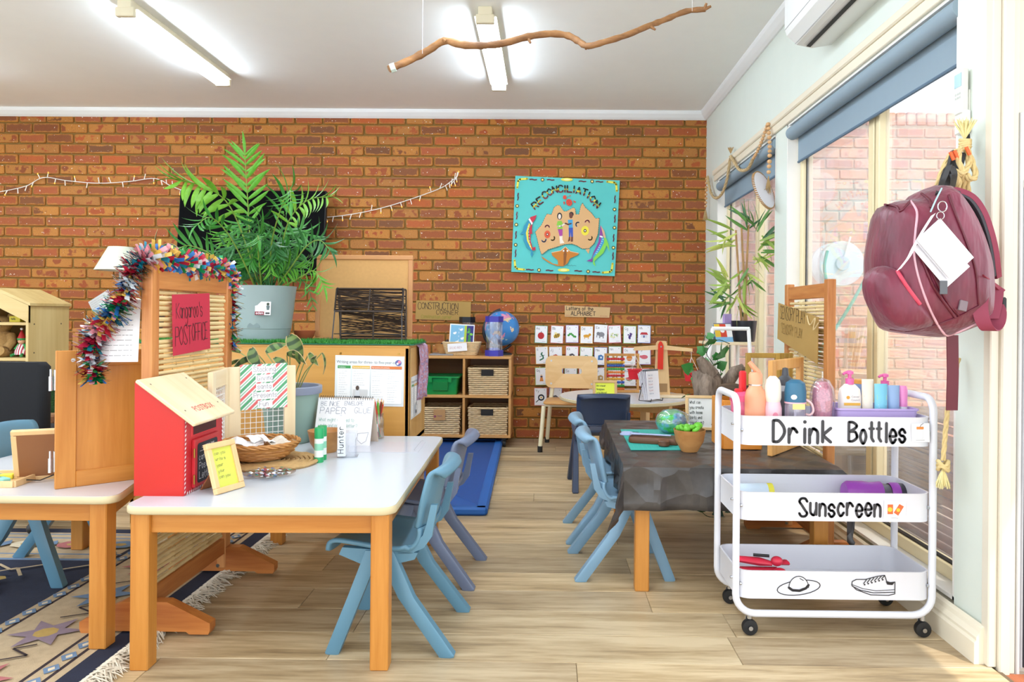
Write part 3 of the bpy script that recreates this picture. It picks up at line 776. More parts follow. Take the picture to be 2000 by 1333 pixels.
# red sign on the screen: origin low-left as read from +X, u toward +Y
M = basis((SX+.022, 2.345, .872), (0, .985, -.0), (0, 0, 1)); M = M @ Matrix.Rotation(.05, 4, 'Z')
t = thing('paper_sign', 'red paper sign reading Kangaroo\'s Post Office on the bamboo screen', 'sign'); t.matrix_world = M
RPAP = plain('red sugar paper', '#c02a42', .8, .03)
sheet(Matrix(), .262, .202, .0008, RPAP, 'paper', t)
A = Art(Matrix()); A.hand(INK, "Kangaroo's", .024, .122, .050, .0024, .80, .03, .60); A.hand(INK, "POST", .016, .032, .062, .0024, .84, .03, .56); A.hand(INK, "OFFICE", .128, .038, .060, .0024, .84, .03, .44); A.build('lettering', t)
# other papers pinned on the far side of the near post
for (px, py, w_, h, rz, lab, Y, up) in ((236, 700, .11, .20, -.45, 'white printed sheet taped beside the screen post behind the tinsel', 2.30, 1),):
    p0 = V((SX-.028, 2.23, .86)); M = basis(p0, (-.95, -.30, -.0), (-.22, .1, 1)); t = thing('printed_sheet', lab, 'paper'); t.matrix_world = M @ Matrix.Translation((0, 0, 0)) 
    sheet(Matrix(), .105, .20, .0008, WHITE, 'paper', t)
    A = Art(Matrix() @ Matrix.Rotation(PI, 4, 'Y') @ Matrix.Translation((-.105, 0, .0008)))
    for k in range(10): A.scrib(GREYINK, .012, .02+k*.016, .075, .004)
    A.rect(c_('#5fae7a'), .01, .185, .05, .006); A.build('print', t)
# tinsel garland
gar = thing('tinsel_garland', 'multicoloured foil tinsel garland draped over the bamboo screen', 'garland', (SX, SY, SH))
path = [V((.0, SL+.012, -.27)), V((.004, SL+.018, -.15)), V((.0, SL+.01, -.03)), V((0, SL-.06, .03)), V((0, SL*.6, .028)), V((0, SL*.3, .036)), V((0, .02, .040)), V((-.03, -.02, .0)), V((-.045, -.03, -.07)), V((-.075, -.035, -.13)), V((-.115, -.04, -.18)), V((-.145, -.045, -.235)), V((-.14, -.045, -.30)), V((-.135, -.045, -.345))]
sp = smoothpts(path, 10)
MB().tube(sp, .004, 5).build('core', c_('#c9a24a'), gar)
foil = {n: plain('foil '+n, h, .25, .05, metal=.25) for n, h in (('crimson', '#b0203c'), ('green', '#178a4c'), ('blue', '#2f6fb4'), ('gold', '#d9b455'), ('pink', '#e79aa4'), ('silver', '#dfe6ea'), ('teal', '#1d7f93'))}
rg = random.Random(5); strips = {}
for i, p in enumerate(sp[:-1]):
    tg = (sp[i+1]-p).normalized(); f = i/len(sp)
    bandc = ['crimson', 'green', 'blue', 'gold', 'pink', 'teal', 'crimson', 'silver']
    for k in range(17):
        d = V((rg.uniform(-1, 1), rg.uniform(-1, 1), rg.uniform(-1, 1))); d = (d-tg*d.dot(tg)).normalized(); d = (d+tg*rg.uniform(-.5, .5)).normalized()
        l = rg.uniform(.030, .056); w_ = tg.cross(d).normalized()*rg.uniform(.0045, .0075); c = bandc[(int(f*26)+rg.choice((0, 0, 0, 1, 3)))%8] if f > .45 else rg.choice(bandc)
        m = strips.setdefault(c, MB()); q = p+d*l*.5+V((0, 0, -.003)); e = p+d*l+V((0, 0, rg.uniform(-.012, .004)))
        m.add([p-w_, p+w_, q+w_, q-w_, e+w_, e-w_], [(0, 1, 2, 3), (3, 2, 4, 5)])
al = MB()
for c, m in strips.items(): al.add(m.v, m.f, foil[c])
al.build('foil_strips', None, gar, kind='stuff', recalc=False)

# postbox
PB = thing('toy_postbox', 'red wooden toy postbox with pine lid on the white table', 'postbox', (-1.146, 2.245, TZ), math.radians(1.0))
PRD = plain('postbox red', '#c4190a', .35, .03, 6); PRD2 = plain('postbox coral front', '#cb2a34', .4, .03, 6)
dx, dy = .073, .13
m = MB(); sec = [(-dx, 0), (dx, 0), (dx, .228), (-dx, .338)]
m.ring([[(x, y, z) for x, z in sec] for y in (-dy, dy)], True, True); m.build('body', PRD, PB)
m = MB(); m.box(dx, dx+.002, -dy+.001, dy-.001, .001, .226); m.build('front_panel', PRD2, PB)
sl = math.atan2(.11, 2*dx); m = MB(); m.box(-.100, .118, -dy-.012, dy+.012, 0, .012, .003)
lid = m.build('lid', BLONDX, PB, loc=(.012, 0, .278), rot=(0, sl, 0))
A = Art(Matrix.Translation((0, 0, .0121)) @ Matrix.Rotation(PI/2, 4, 'Z')); A.type(c_('#cf3a3a'), 'POSTBOX', 0, -.075, .024, 'CENTER', .85); A.build('lettering', lid)
for x in (-.07, .06):
    for y in (-.11, .11): MB().cyl((x, y, .012), (x, y, .0125), .003, n=8).build('screw', c_('#6a5a44'), lid)
FR = Matrix.Translation((dx+.0022, 0, 0)) @ basis((0, 0, 0), (0, 1, 0), (0, 0, 1))
A = Art(FR); wt = c_('#f4e9e9')
for s in (-1, 1):
    for k in range(17): z = .006+k*.013; A.poly(wt, [(s*dy-s*.001, z), (s*dy-s*.009, z+.004), (s*dy-s*.009, z+.010), (s*dy-s*.001, z+.006)])
for k in range(18): y = -dy+.012+k*.0135; A.poly(wt, [(y, .001), (y+.006, .001), (y+.010, .009), (y+.004, .009)])
A.build('stripe_print', PB)
MB().box(dx-.004, dx+.0035, -.088, .088, .168, .212, .002).build('slot_frame', c_('#d8323c'), PB)
MB().box(dx, dx+.0042, -.078, .078, .174, .206).build('slot', c_('#4a1014'), PB)
m = MB(); m.box(dx+.002, dx+.012, -.085, .085, .014, .160, .002); d = m.build('door', PRD2, PB)
m = MB(); m.T = basis((dx+.0122, 0, 0), (0, 1, 0), (0, 0, 1)); m.prism(rrect(-.068, .068, .024, .145, .01), 0, .001); m.build('chalkboard', plain('chalkboard', '#2b2f38', .7, .08), d)
A = Art(basis((dx+.0134, 0, 0), (0, 1, 0), (0, 0, 1))); A.type(wt, 'COLLECTION TIMES', 0, .127, .0085, 'CENTER', .8); A.line(wt, [(-.055, .120), (.055, .120)], .0012)
ck = c_('#d9dde4'); A.hand(ck, 'can You', -.060, .093, .018, .0016, .95, .05, .95); A.hand(ck, 'Post a', -.060, .065, .020, .0018, .95, .05, .95); A.hand(ck, 'Letter?', -.060, .035, .022, .002, .95, .05, .95); A.build('chalk_writing', d)
for z in (.04, .12): MB().cyl((dx+.012, -.088, z-.014), (dx+.012, -.088, z+.014), .003, n=8).build('hinge', plain('brass', '#b08a45', .3, metal=1), d)
MB().ell((dx+.018, .074, .09), .006, .006, .006, 10, 6).build('knob', c_('#7a1c20'), d, 60)

def photo_frame(name, label, loc, rz, w_, h, tilt, fm, paper, fw=.018, group=None, strut=True):
    t = thing(name, label, 'picture frame', loc, rz, group)
    R = Matrix.Rotation(-tilt, 4, 'X')
    m = MB(); m.T = R
    for (a, b, c, d_) in ((-w_/2, w_/2, 0, fw), (-w_/2, w_/2, h-fw, h), (-w_/2, -w_/2+fw, fw, h-fw), (w_/2-fw, w_/2, fw, h-fw)): m.box(a, b, -.008, .008, c, d_, .002)
    m.build('frame', fm, t)
    m = MB(); m.T = R; m.box(-w_/2+fw*.6, w_/2-fw*.6, -.001, .003, fw*.6, h-fw*.6); m.build('insert', paper, t)
    m = MB(); m.T = R; m.box(-w_/2+fw*.5, w_/2-fw*.5, .004, .007, fw*.5, h-fw*.5); m.build('backing', c_('#8b5a34'), t)
    if strut:
        top = R @ V((0, .008, h*.62)); ft = V((0, top.y+h*.34, .0005))
        m = MB(); s = w_*.22; m.add([top+V((-s*.6, 0, 0)), top+V((s*.6, 0, 0)), ft+V((s, 0, 0)), ft+V((-s, 0, 0)), top+V((-s*.6, .004, 0)), top+V((s*.6, .004, 0)), ft+V((s, .004, 0)), ft+V((-s, .004, 0))], [(0, 1, 2, 3), (4, 7, 6, 5), (0, 4, 5, 1), (1, 5, 6, 2), (2, 6, 7, 3), (3, 7, 4, 0)]); m.build('strut', c_('#a3643a'), t)
    A = Art(R @ basis((-w_/2, -.0012, 0), (1, 0, 0), (0, 0, 1))); t['_'] = 0; del t['_']
    return t, A
t, A = photo_frame('small_frame', 'small pine frame with yellow note beside the postbox', (-.962, 2.185, TZ), math.radians(70), .115, .155, .30, PLY, c_('#d6da5a'))
for k in range(5): A.hand(c_('#8a8a5a'), random.choice(('can you', 'write a', 'letter to', 'your', 'family?')), .028, .117-k*.018, .009, .0009, .9, .05)
A.build('handwriting', t)
# cabinet door panel on the left table
P0 = V((-1.497, 2.178, TZ)); ang = math.atan2(.235, .27)
t = thing('cabinet_door_panel', 'honey wooden cabinet door panel standing on the angled table', 'panel', P0, ang)
W, H = .30, .425
for (a, b) in ((0, .055), (W-.055, W)): MB().box(a, b, 0, .018, 0, H, .002).build('stile', HON, t)
for (a, b) in ((0, .05), (H-.05, H)): MB().box(.055, W-.055, 0, .018, a, b, .002).build('rail', HONX, t)
MB().box(.05, W-.05, .007, .013, .045, H-.045).build('centre_panel', HON, t)
MET = plain('bright steel', '#c9ccd2', .25, metal=1)
for z in (.085, .335):
    o = MB().box(-.004, .002, .002, .016, z-.032, z+.032, .001).build('hinge', MET, t); MB().cyl((-.012, .004, z-.032), (-.012, .004, z+.012), .0055, n=10).build('pin', MET, o, 40); MB().cyl((-.012, .004, z+.012), (-.012, .004, z+.034), .0032, n=10).build('pin_tip', MET, o, 40)
MB().cyl((.045, -.001, H-.03), (.045, .002, H-.03), .006, n=12).build('catch', c_('#cfd0d0'), t)
# frame seen from behind, left table
t, A = photo_frame('display_frame', 'brown backed photo frame leaning back to camera beside the door panel', (-1.60, 2.33, TZ), math.radians(-158), .22, .175, .28, PLY, WHITE, .016, strut=False)
m = MB(); m.tube([(-.03, .015, .04), (-.01, .03, .02), (.03, .05, .006), (.07, .055, .012)], .004, 6, flat=.4); m.build('ribbon', c_('#23201f'), t)
m = MB(); c0 = atz(15, 955, TZ); t = thing('block_tray', 'shallow tray of coloured blocks on the angled table', 'tray', (c0.x-.10, 2.27, TZ), .1)
MB().box(-.10, .10, -.08, .08, 0, .008, .002).build('base', PLY, t)
for (a, b, c, d_) in ((-.10, .10, -.086, -.078), (-.10, .10, .078, .086), (-.106, -.098, -.08, .08), (.098, .106, -.08, .08)): MB().box(a, b, c, d_, 0, .02, .001).build('tray_side', PLY, t)
for i, (cl, nm) in enumerate((('#f2cf2c', 'yellow'), ('#ee7a2c', 'orange'), ('#3fb29a', 'teal'), ('#8fd0c4', 'mint'), ('#f2cf2c', 'yellow'), ('#4aa0c8', 'blue'), ('#e8e04a', 'lemon'))):
    o = MB().box(-.022, .022, -.011, .011, 0, .016, .002).build('toy_block', c_(cl), loc=(t.location.x-.04+.032*(i % 4), t.location.y-.045+.05*(i//4), TZ+.0085+.0), rot=(0, 0, random.uniform(-.5, .5)))
    tag(o, ('yellow toy block at the front of the shallow tray', 'orange toy block in the shallow tray', 'teal toy block in the shallow tray', 'pale mint toy block in the shallow tray', 'yellow toy block at the back of the shallow tray', 'blue toy block in the shallow tray', 'lemon toy block in the shallow tray')[i], 'block', 'toy blocks in the tray')
M = Matrix.Translation((-1.80, 2.72, TZ)) @ Matrix.Rotation(.1, 4, 'Z'); t = thing('picture_sheet', 'glossy sheet with green leaf picture lying on the angled table', 'paper'); t.matrix_world = M
MB().box(-.11, .11, -.15, .15, .0003, .0015).build('paper', WHITE, t)
A = Art(Matrix.Translation((0, 0, .0016))); A.rect(c_('#2d5a24'), -.10, -.02, .2, .15)
for k in range(40): A.disc(c_(random.choice(('#4f8a35', '#1f4018', '#6da548'))), random.uniform(-.09, .09), random.uniform(-.01, .12), .016, .008, 8, random.uniform(0, 3))
A.build('printed_picture', t)
t = thing('loose_sheet', 'blank white sheet lying at the back of the angled table', 'paper', (-1.66, 2.88, TZ), .5); MB().box(-.10, .10, -.14, .14, .0003, .0012).build('paper', plain('bright paper', '#fbfbfd', .5, .01), t)

# ---------------- on the front table
def weave_lathe(name, prof, n, rows, mat, parent, amp=.004, tw=.0055):
    """woven wall: horizontal strands weaving in and out round a profile"""
    m = MB(); L = [0]
    for a, b in zip(prof, prof[1:]): L.append(L[-1]+math.dist(a, b))
    for r in range(rows):
        s = L[-1]*(r+.5)/rows; i = max(k for k in range(len(L)-1) if L[k] <= s+1e-9); f = (s-L[i])/(L[i+1]-L[i])
        rad = prof[i][0]+(prof[i+1][0]-prof[i][0])*f; z = prof[i][1]+(prof[i+1][1]-prof[i][1])*f
        pts = []
        for k in range(n*4):
            a = 2*PI*k/(n*4); rr_ = rad+amp*math.sin(n*a+(r % 2)*PI); pts.append((rr_*math.cos(a), rr_*math.sin(a), z+random.uniform(-.0008, .0008)))
        m.tube(pts, tw, 5, closed=True)
    return m.build(name, mat, parent, 60)
WICK = plain('honey wicker', '#c88c4a', .5, .14, 40); WICK2 = plain('pale seagrass', '#c9a36b', .8, .15, 50); WICKD = plain('dark wicker', '#3a2a20', .5, .2, 40); WICKN = plain('natural rush', '#e2c598', .75, .16, 45)
t = thing('woven_placemat', 'round seagrass placemat under the oval basket', 'placemat', (-.985, 2.595, TZ))
m = MB()
for k in range(9):
    R_ = .02+k*.0165; n = max(14, int(R_*240)); m.tube([(R_*math.cos(2*PI*i/n), R_*math.sin(2*PI*i/n), .008+.0015*math.sin(i*2.4)) for i in range(n)], .0082, 5, closed=True)
m.build('braid_coils', WICK2, t, 60); 
t = thing('oval_basket', 'open honey wicker basket of papers on the round placemat', 'basket', (-1.035, 2.60, TZ+.0175))
prof = [(.075, .006), (.092, .012), (.112, .030), (.128, .052)]
MB().lathe([(0, .003), (.085, .003), (.085, .008), (0, .008)], 24).build('base', WICK, t)
weave_lathe('woven_side', prof, 14, 7, WICK, t, .004, .0055)
m = MB()
for q in range(3): m.tube([((.134+.004*math.sin(9*a+q*2.1))*math.cos(a), (.134+.004*math.sin(9*a+q*2.1))*math.sin(a), .060+.005*math.cos(9*a+q*2.1)) for a in [2*PI*k/90 for k in range(90)]], .0045, 5, closed=True)
m.build('braided_rim', WICK, t, 60)
for i, (x, y, rz, rx, c, lab) in enumerate(((-.04, -.02, .4, .15, '#f3f1f3', 'white folded paper in the honey wicker basket'), (.0, .03, -.5, -.12, '#eef0f4', 'crumpled white envelope at the back of the honey wicker basket'), (.06, .0, .9, .2, '#ddd2c4', 'grey cut paper pieces on the edge of the honey wicker basket'))):
    m = MB(); n = 6
    vs = [(-.055+.11*a/n, -.04+.08*b/n, random.uniform(0, .008)+.012*math.sin(a*1.3+i)) for a in range(n+1) for b in range(n+1)]
    m.add(vs, [(a*(n+1)+b, (a+1)*(n+1)+b, (a+1)*(n+1)+b+1, a*(n+1)+b+1) for a in range(n) for b in range(n)])
    o = m.build('paper_piece', plain('paper '+c, c, .7, .02), None, loc=(t.location.x+x, t.location.y+y, TZ+.072), rot=(rx, .1, rz)); md = o.modifiers.new('thick', 'SOLIDIFY'); md.thickness = .0012; tag(o, lab, 'paper')
# glass plate with paper snips
pl = thing('glass_plate', 'clear patterned glass plate of paper snips on the white table', 'plate', (-.918, 2.385, TZ)); GLS = glassy('clear glass', (.97, .98, .98), .10, .05)
MB().lathe([(0, .003), (.05, .003), (.078, .012), (.084, .014), (.084, .016), (.076, .0145), (.05, .006), (0, .006)], 40).build('dish', GLS, pl, 50)
sn = MB(); cols = [c_(x) for x in ('#2f4f86', '#e9ecef', '#2f8a6a', '#9a2f3f', '#ffffff', '#5b6c9a', '#cfd6df')]
for k in range(90):
    a, r_ = random.uniform(0, 6.28), .066*math.sqrt(random.random()); x, y, z = r_*math.cos(a), r_*math.sin(a), random.uniform(.008, .022); b = random.uniform(0, 3); s = random.uniform(.005, .009)
    sn.add([(x+s*math.cos(b+q*PI/2), y+s*math.sin(b+q*PI/2), z+random.uniform(-.003, .003)) for q in range(4)], [(0, 1, 2, 3)], random.choice(cols))
o = sn.build('paper_snips', None, None, loc=pl.location, kind='stuff', recalc=False); o['label'] = 'coloured paper snips heaped on the glass plate'; o['category'] = 'paper'
WBOWL = wood('turned acacia', '#a8703a', '#d0995c', 'X', 9)
def bowl(name, label, loc, r, h, mat, base=.55, n=28):
    o = MB().lathe([(0, .0), (r*base, 0), (r*.86, h*.45), (r, h), (r*.95, h), (r*.82, h*.47), (r*base*.9, h*.14), (0, h*.12)], n).build(name, mat, None, 40, loc=loc); return tag(o, label, 'bowl')
bowl('wooden_bowl', 'small turned wooden bowl behind the glue stick', (-.865, 2.83, TZ), .072, .085, WBOWL)
for i, (x, y) in enumerate(((-.829, 2.625), (-.832, 2.672))):
    t = thing('glue_stick', ('green and white glue stick standing nearest on the white table', 'green capped glue stick hidden behind the front glue stick')[i], 'glue stick', (x, y, TZ), group='glue sticks on the white table')
    G1 = c_('#1fa15e', .35); MB().lathe([(0, 0), (.0165, 0), (.0168, .018), (.0155, .020), (0, .020)], 20).build('twist_base', G1, t, 40)
    MB().lathe([(.0162, .020), (.0162, .088), (0, .088)], 20).build('barrel', plain('label white', '#eef5ef', .4), t, 40); MB().lathe([(.0168, .088), (.0168, .124), (.0160, .127), (0, .127)], 20).build('cap', G1, t, 40)
    m = MB(); m.lathe([(.01635, .045), (.01635, .070)], 20); m.build('label_band', c_('#8fd3b2'), t, 40)
# clear card holder with name cards
t = thing('card_holder', 'clear acrylic holder of name cards reading Hunter', 'card holder', (-.755, 2.735, TZ), .15); ACR = glassy('acrylic', (.97, .98, 1), .12, .03)
MB().box(-.035, .040, -.030, .030, 0, .004, .001).build('base', ACR, t)
for y in (-.030, .026): MB().box(-.030, .034, y, y+.003, .004, .095, .001).build('wall', ACR, t)
MB().box(.031, .034, -.027, .026, .004, .070, .001).build('end_wall', ACR, t)
for k in range(7):
    m = MB(); x = -.030+k*.0042; m.box(-.0006, .0006, -.022, .022, 0, .150+.003*(k % 3), 0); m.build('name_card', WHITE, t, loc=(x, 0, .005), rot=(0, -.02*k, 0)) if k else None
m = MB(); m.T = Matrix.Translation((-.033, -.0285, .006)) ; m.box(0, .030, -.0012, 0, 0, .152); m.build('name_card', WHITE, t)
A = Art(Matrix.Translation((-.033, -.0300, .006)) @ basis((.022, 0, .012), (0, 0, 1), (-1, 0, 0))); A.hand(INK, 'Hunter', 0, 0, .020, .0022, 1.15); A.build('lettering', t)
# flip pad easel
M = Matrix.Translation((-.845, 2.965, TZ)) @ Matrix.Rotation(-.10, 4, 'Z'); t = thing('flip_pad', 'spiral bound white flip pad easel with handwriting', 'notepad'); t.matrix_world = M
tl = .28; R = Matrix.Rotation(-tl, 4, 'X')
m = MB(); m.T = R; m.box(-.122, .122, 0, .006, 0, .20, .001); m.build('pages', WHITE, t)
m = MB(); m.T = Matrix.Translation((0, .112, 0)) @ Matrix.Rotation(tl, 4, 'X'); m.box(-.122, .122, -.003, 0, 0, .20, .001); m.build('back_board', c_('#d8c3ae'), t)
m = MB()
for k in range(24): m.tube([R @ V((-.112+k*.0098, .003+.007*math.cos(a), .198+.009*math.sin(a))) for a in [2*PI*q/8 for q in range(8)]], .0011, 4, closed=True)
m.build('wire_spiral', BLK, t)
A = Art(R @ basis((-.122, -.0004, 0), (1, 0, 0), (0, 0, 1))); pk = c_('#55607a')
A.hand(pk, 'BE', .015, .165, .016, .0012, 1, .05); A.hand(pk, 'INKIE', .050, .162, .020, .0011, .8, .1, .8); A.hand(pk, 'ENVELOPE', .118, .168, .016, .0011, .8, .06, .85); A.hand(pk, 'PAPER', .015, .130, .026, .0014, .95, .1); A.hand(pk, 'GLUE', .165, .135, .022, .0012, .9, .1)
gk = c_('#7fb3a4'); A.hand(gk, 'What might we need to', .015, .098, .014, .0010, .85, .04, .85); A.hand(gk, 'write and post a letter?', .015, .074, .014, .0010, .85, .04, .85); A.line(pk, [(.19, .05), (.235, .055), (.228, .02), (.21, .008), (.188, .025), (.19, .05)], .0011); A.line(pk, [(.015, .05), (.03, .055), (.02, .04), (.034, .03), (.018, .022)], .0011); A.build('handwriting', t)
# pencil jar
t = thing('pencil_jar', 'glass jar of coloured pencils at the back of the white table', 'jar', (-.735, 3.135, TZ))
MB().lathe([(0, .002), (.028, .002), (.031, .006), (.031, .085), (.026, .098), (.028, .100), (.028, .112), (.026, .112), (.025, .098), (.029, .084), (.029, .006), (0, .005)], 24).build('glass', GLS, t, 40)
for k, c in enumerate(('#c93a2c', '#e06a2c', '#b02c2c', '#5aa83a', '#3a3a3a', '#e0a02c', '#8f2c3a', '#2c8f4a', '#d8442c', '#7ac04a', '#7a4a2c')):
    a = k*.57; r0, r1 = .014, .026; l = random.uniform(.145, .165); p0 = V((r0*math.cos(a+2.2), r0*math.sin(a+2.2), .008)); p1 = V((r1*math.cos(a), r1*math.sin(a), l)); d_ = (p1-p0).normalized()
    o = thing('colour_pencil', ['red', 'orange', 'dark red', 'green', 'black', 'yellow', 'maroon', 'forest green', 'scarlet', 'lime', 'brown'][k]+' pencil standing in the glass jar', 'pencil', t.location, group='pencils in the glass jar')
    MB().cyl(p0, p1, .0034, n=6).build('shaft', c_(c, .35), o); MB().cyl(p1, p1+d_*.010, .0034, .0012, 6).build('wood_point', c_('#e2bf90'), o); MB().cyl(p1+d_*.010, p1+d_*.014, .0012, .0003, 6).build('lead', c_(c), o)
m = MB(); m.T = basis((-.010, -.0316, .035), (1, 0, 0), (0, 0, 1)); m.box(0, .02, 0, .034, 0, .0008); m.build('paper_label', WHITE, t)
# laminated sheets on table
t = thing('laminated_chart', 'laminated chart of faint writing lying on the white table', 'chart', (-.620, 2.955, TZ), .03); MB().box(-.185, .115, -.135, .10, .0003, .0013).build('laminate', plain('laminate sheet', '#d6d8e2', .12, .02), t)
A = Art(Matrix.Translation((0, 0, .0014)))
for k in range(11): A.scrib(c_('#b7a0a8'), -.17, -.12+k*.019, .25, .0035)
A.line(GREYINK, [(.098, -.12), (.098, .09)], .0016); A.hand(INK, 'Z', .10, .085, .008, .001); A.hand(INK, 'a', .10, -.128, .008, .001); A.build('print', t)

# folding mesh gate with striped poster, on the back of the table
t = thing('folding_mesh_screen', 'folding blond wood screen with white wire mesh behind the postbox', 'screen', (-.985, 2.815, TZ))
def meshpanel(o, u, L, H, name):
    p = bpy.data.objects.new(name, None); COL.objects.link(p); p.parent = t; p.location = o; p.rotation_euler = (0, 0, math.atan2(u[1], u[0]))
    for a in (0, L-.043): MB().box(a, a+.043, -.009, .009, 0, H, .002).build('stile', BLOND, p)
    for z in (.0, H-.060): MB().box(.043, L-.043, -.008, .008, z, z+(.03 if z == 0 else .060), .002).build('rail', BLONDX, p)
    WIRE = plain('white wire', '#f2f2f2', .4)
    k = .043; 
    while k < L-.045: MB().cyl((k, 0, .03), (k, 0, H-.06), .0013, n=5).build('wire', WIRE, p); k += .0205
    z = .045
    while z < H-.062: MB().cyl((.043, 0, z), (L-.043, 0, z), .0013, n=5).build('wire', WIRE, p); z += .0205
    return p
p2 = meshpanel((0, 0, 0), (-.203, -.140), .245, .342, 'mesh_panel'); p1 = meshpanel((-.203, -.146, 0), (.06, -.3), .245, .342, 'mesh_panel')
for z in (.06, .27): MB().cyl((-.204, -.140, z-.02), (-.204, -.140, z+.02), .004, n=8).build('hinge', MET, t)
M = Matrix.Translation((-1.147, 2.689, TZ+.178)) @ basis((0, 0, 0), (.203, .140, .004), (0, 0, 1)); t = thing('striped_poster', 'candy striped paper reading Stocking Giving Santa Presents Fun', 'poster'); t.matrix_world = M
sheet(Matrix(), .172, .172, .0006, WHITE, 'paper', t)
A = Art(Matrix()); W, H = .172, .172
def clip_band(o, wd):
    pts = []
    for (x, y) in ((0, 0),): pass
    # polygon of band y-x*.95 in [o,o+wd] clipped to rect
    poly = [(0, 0), (W, 0), (W, H), (0, H)]
    for sgn, lim in ((1, o), (-1, -(o+wd))):
        out = []
        for i in range(len(poly)):
            P, Q = poly[i], poly[(i+1) % len(poly)]; fp = sgn*(P[1]-P[0]*.95)-lim; fq = sgn*(Q[1]-Q[0]*.95)-lim
            if fp >= 0: out.append(P)
            if fp*fq < 0: k = fp/(fp-fq); out.append((P[0]+(Q[0]-P[0])*k, P[1]+(Q[1]-P[1])*k))
        poly = out
        if len(poly) < 3: return None
    return poly
o = -.165; k = 0
while o < .182:
    wd, mt = ((.013, c_('#e06a68')), (.005, c_('#8fc7a2')), (.014, c_('#58a877')), (.005, c_('#8fc7a2')))[k % 4]
    q = clip_band(o, wd)
    if q: A.poly(mt, q)
    o += wd+.007; k += 1
A.up()
for i, (s, x, w_) in enumerate((('Stocking', .042, .088), ('Giving', .055, .064), ('santa', .056, .062), ('Presents', .042, .092), ('Fun', .062, .054))):
    y = .140-i*.033; A.rect(WHITE, x, y-.004, w_, .028); A.hand(c_('#77707c'), s, x+.006, y+.003, .018, .0013, .9, .03, .86)
A.build('print', t)
# ================================================================== BACK LEFT: cabinet, palm, television, shelves
CZ = .872; CX1, CX0, CY0, CY1 = -.632, -1.93, 3.32, 3.76
t = thing('wooden_cabinet', 'amber plywood cabinet back with grass mat behind the white table', 'cabinet', ((CX0+CX1)/2, (CY0+CY1)/2, 0)); hw, hd = (CX1-CX0)/2, (CY1-CY0)/2
MB().box(-hw, hw, -hd, -hd+.018, .03, CZ-.012, .002).build('back_panel', PLYC, t)
for s in (-1, 1): MB().box(s*hw-.02 if s > 0 else -hw, hw if s > 0 else -hw+.02, -hd, hd, 0, CZ-.012, .003).build('side_panel', wood('amber cabinet side', '#c9974f', '#e0b673', 'Z', 7), t)
MB().box(-hw, hw, -hd, hd, CZ-.014, CZ, .003).build('top_panel', PLYC, t); MB().box(-hw, hw, -hd+.02, hd-.01, .40, .418).build('shelf', PLYC, t)
for x in (-.5, -.1, .33, .60): MB().cyl((x, -hd-.002, CZ-.04), (x, -hd, CZ-.04), .005, n=8).build('screw', plain('brass', '#b08a45', .3, metal=1), t)
# artificial grass runner
t = thing('grass_mat', 'green artificial grass mat on top of the amber cabinet', 'mat', (CX0+.02, CY0-.006, CZ)); L, D = CX1-CX0-.0, .36
MB().box(0, L, 0, D, 0, .006).build('backing', plain('green backing', '#1f6a4c', .8), t)
def grass(nx, w_, d, h, z0, seed=1, dense=1):
    g = MB(); r = random.Random(seed)
    for k in range(nx):
        x, y = r.uniform(0, w_), d*r.random()**1.6; a = r.uniform(0, 6.28); hh = h*r.uniform(.6, 1.1); b = .0022
        dx_, dy_ = b*math.cos(a), b*math.sin(a); lx, ly = r.uniform(-.7, .7)*hh, r.uniform(-.7, .5)*hh
        g.add([(x-dx_, y-dy_, z0), (x+dx_, y+dy_, z0), (x+lx, y+ly, z0+hh)], [(0, 1, 2)])
    return g
GRN = plain('bright grass', '#3f9a3a', .6, .25, 60)
grass(9000, L, D, .020, .005).build('blades', GRN, t, kind='stuff', recalc=False)
# patterned cloth over the cabinet's far corner
m = MB(); t = thing('patterned_cloth', 'lilac patterned cloth draped over the cabinet corner', 'cloth', (CX1, CY1-.06, CZ))
n = 24; rows = []
for i in range(n+1):
    s = i/n*.78-.50
    row = []
    for j in range(9):
        y = -.20+.24*j/8
        if s < 0: p = (s, y, .003+.002*math.sin(j*2+i*.7))
        else: p = (.012+.012*math.sin(j*1.7+s*14)*min(1, s*9), y, .003-s)
        row.append(p)
    rows.append(row)
m.ring(rows, False, False); o = m.build('fabric', None, t, 60, recalc=False)
mm, nt, p = newmat('paisley cloth'); vz = N(nt, 'ShaderNodeTexVoronoi'); vz.inputs['Scale'].default_value = 46; nt.links.new(mp(nt, (1, 1, 1)), vz.inputs[0])
nt.links.new(ramp(nt, vz.outputs[0], [(0, '#e9dfe6'), (.3, '#8f7fae'), (.5, '#c98a94'), (.75, '#b9aed2')]), p.inputs['Base Color']); p.inputs['Roughness'].default_value = .9; o.data.materials.append(mm)
md = o.modifiers.new('thick', 'SOLIDIFY'); md.thickness = .002
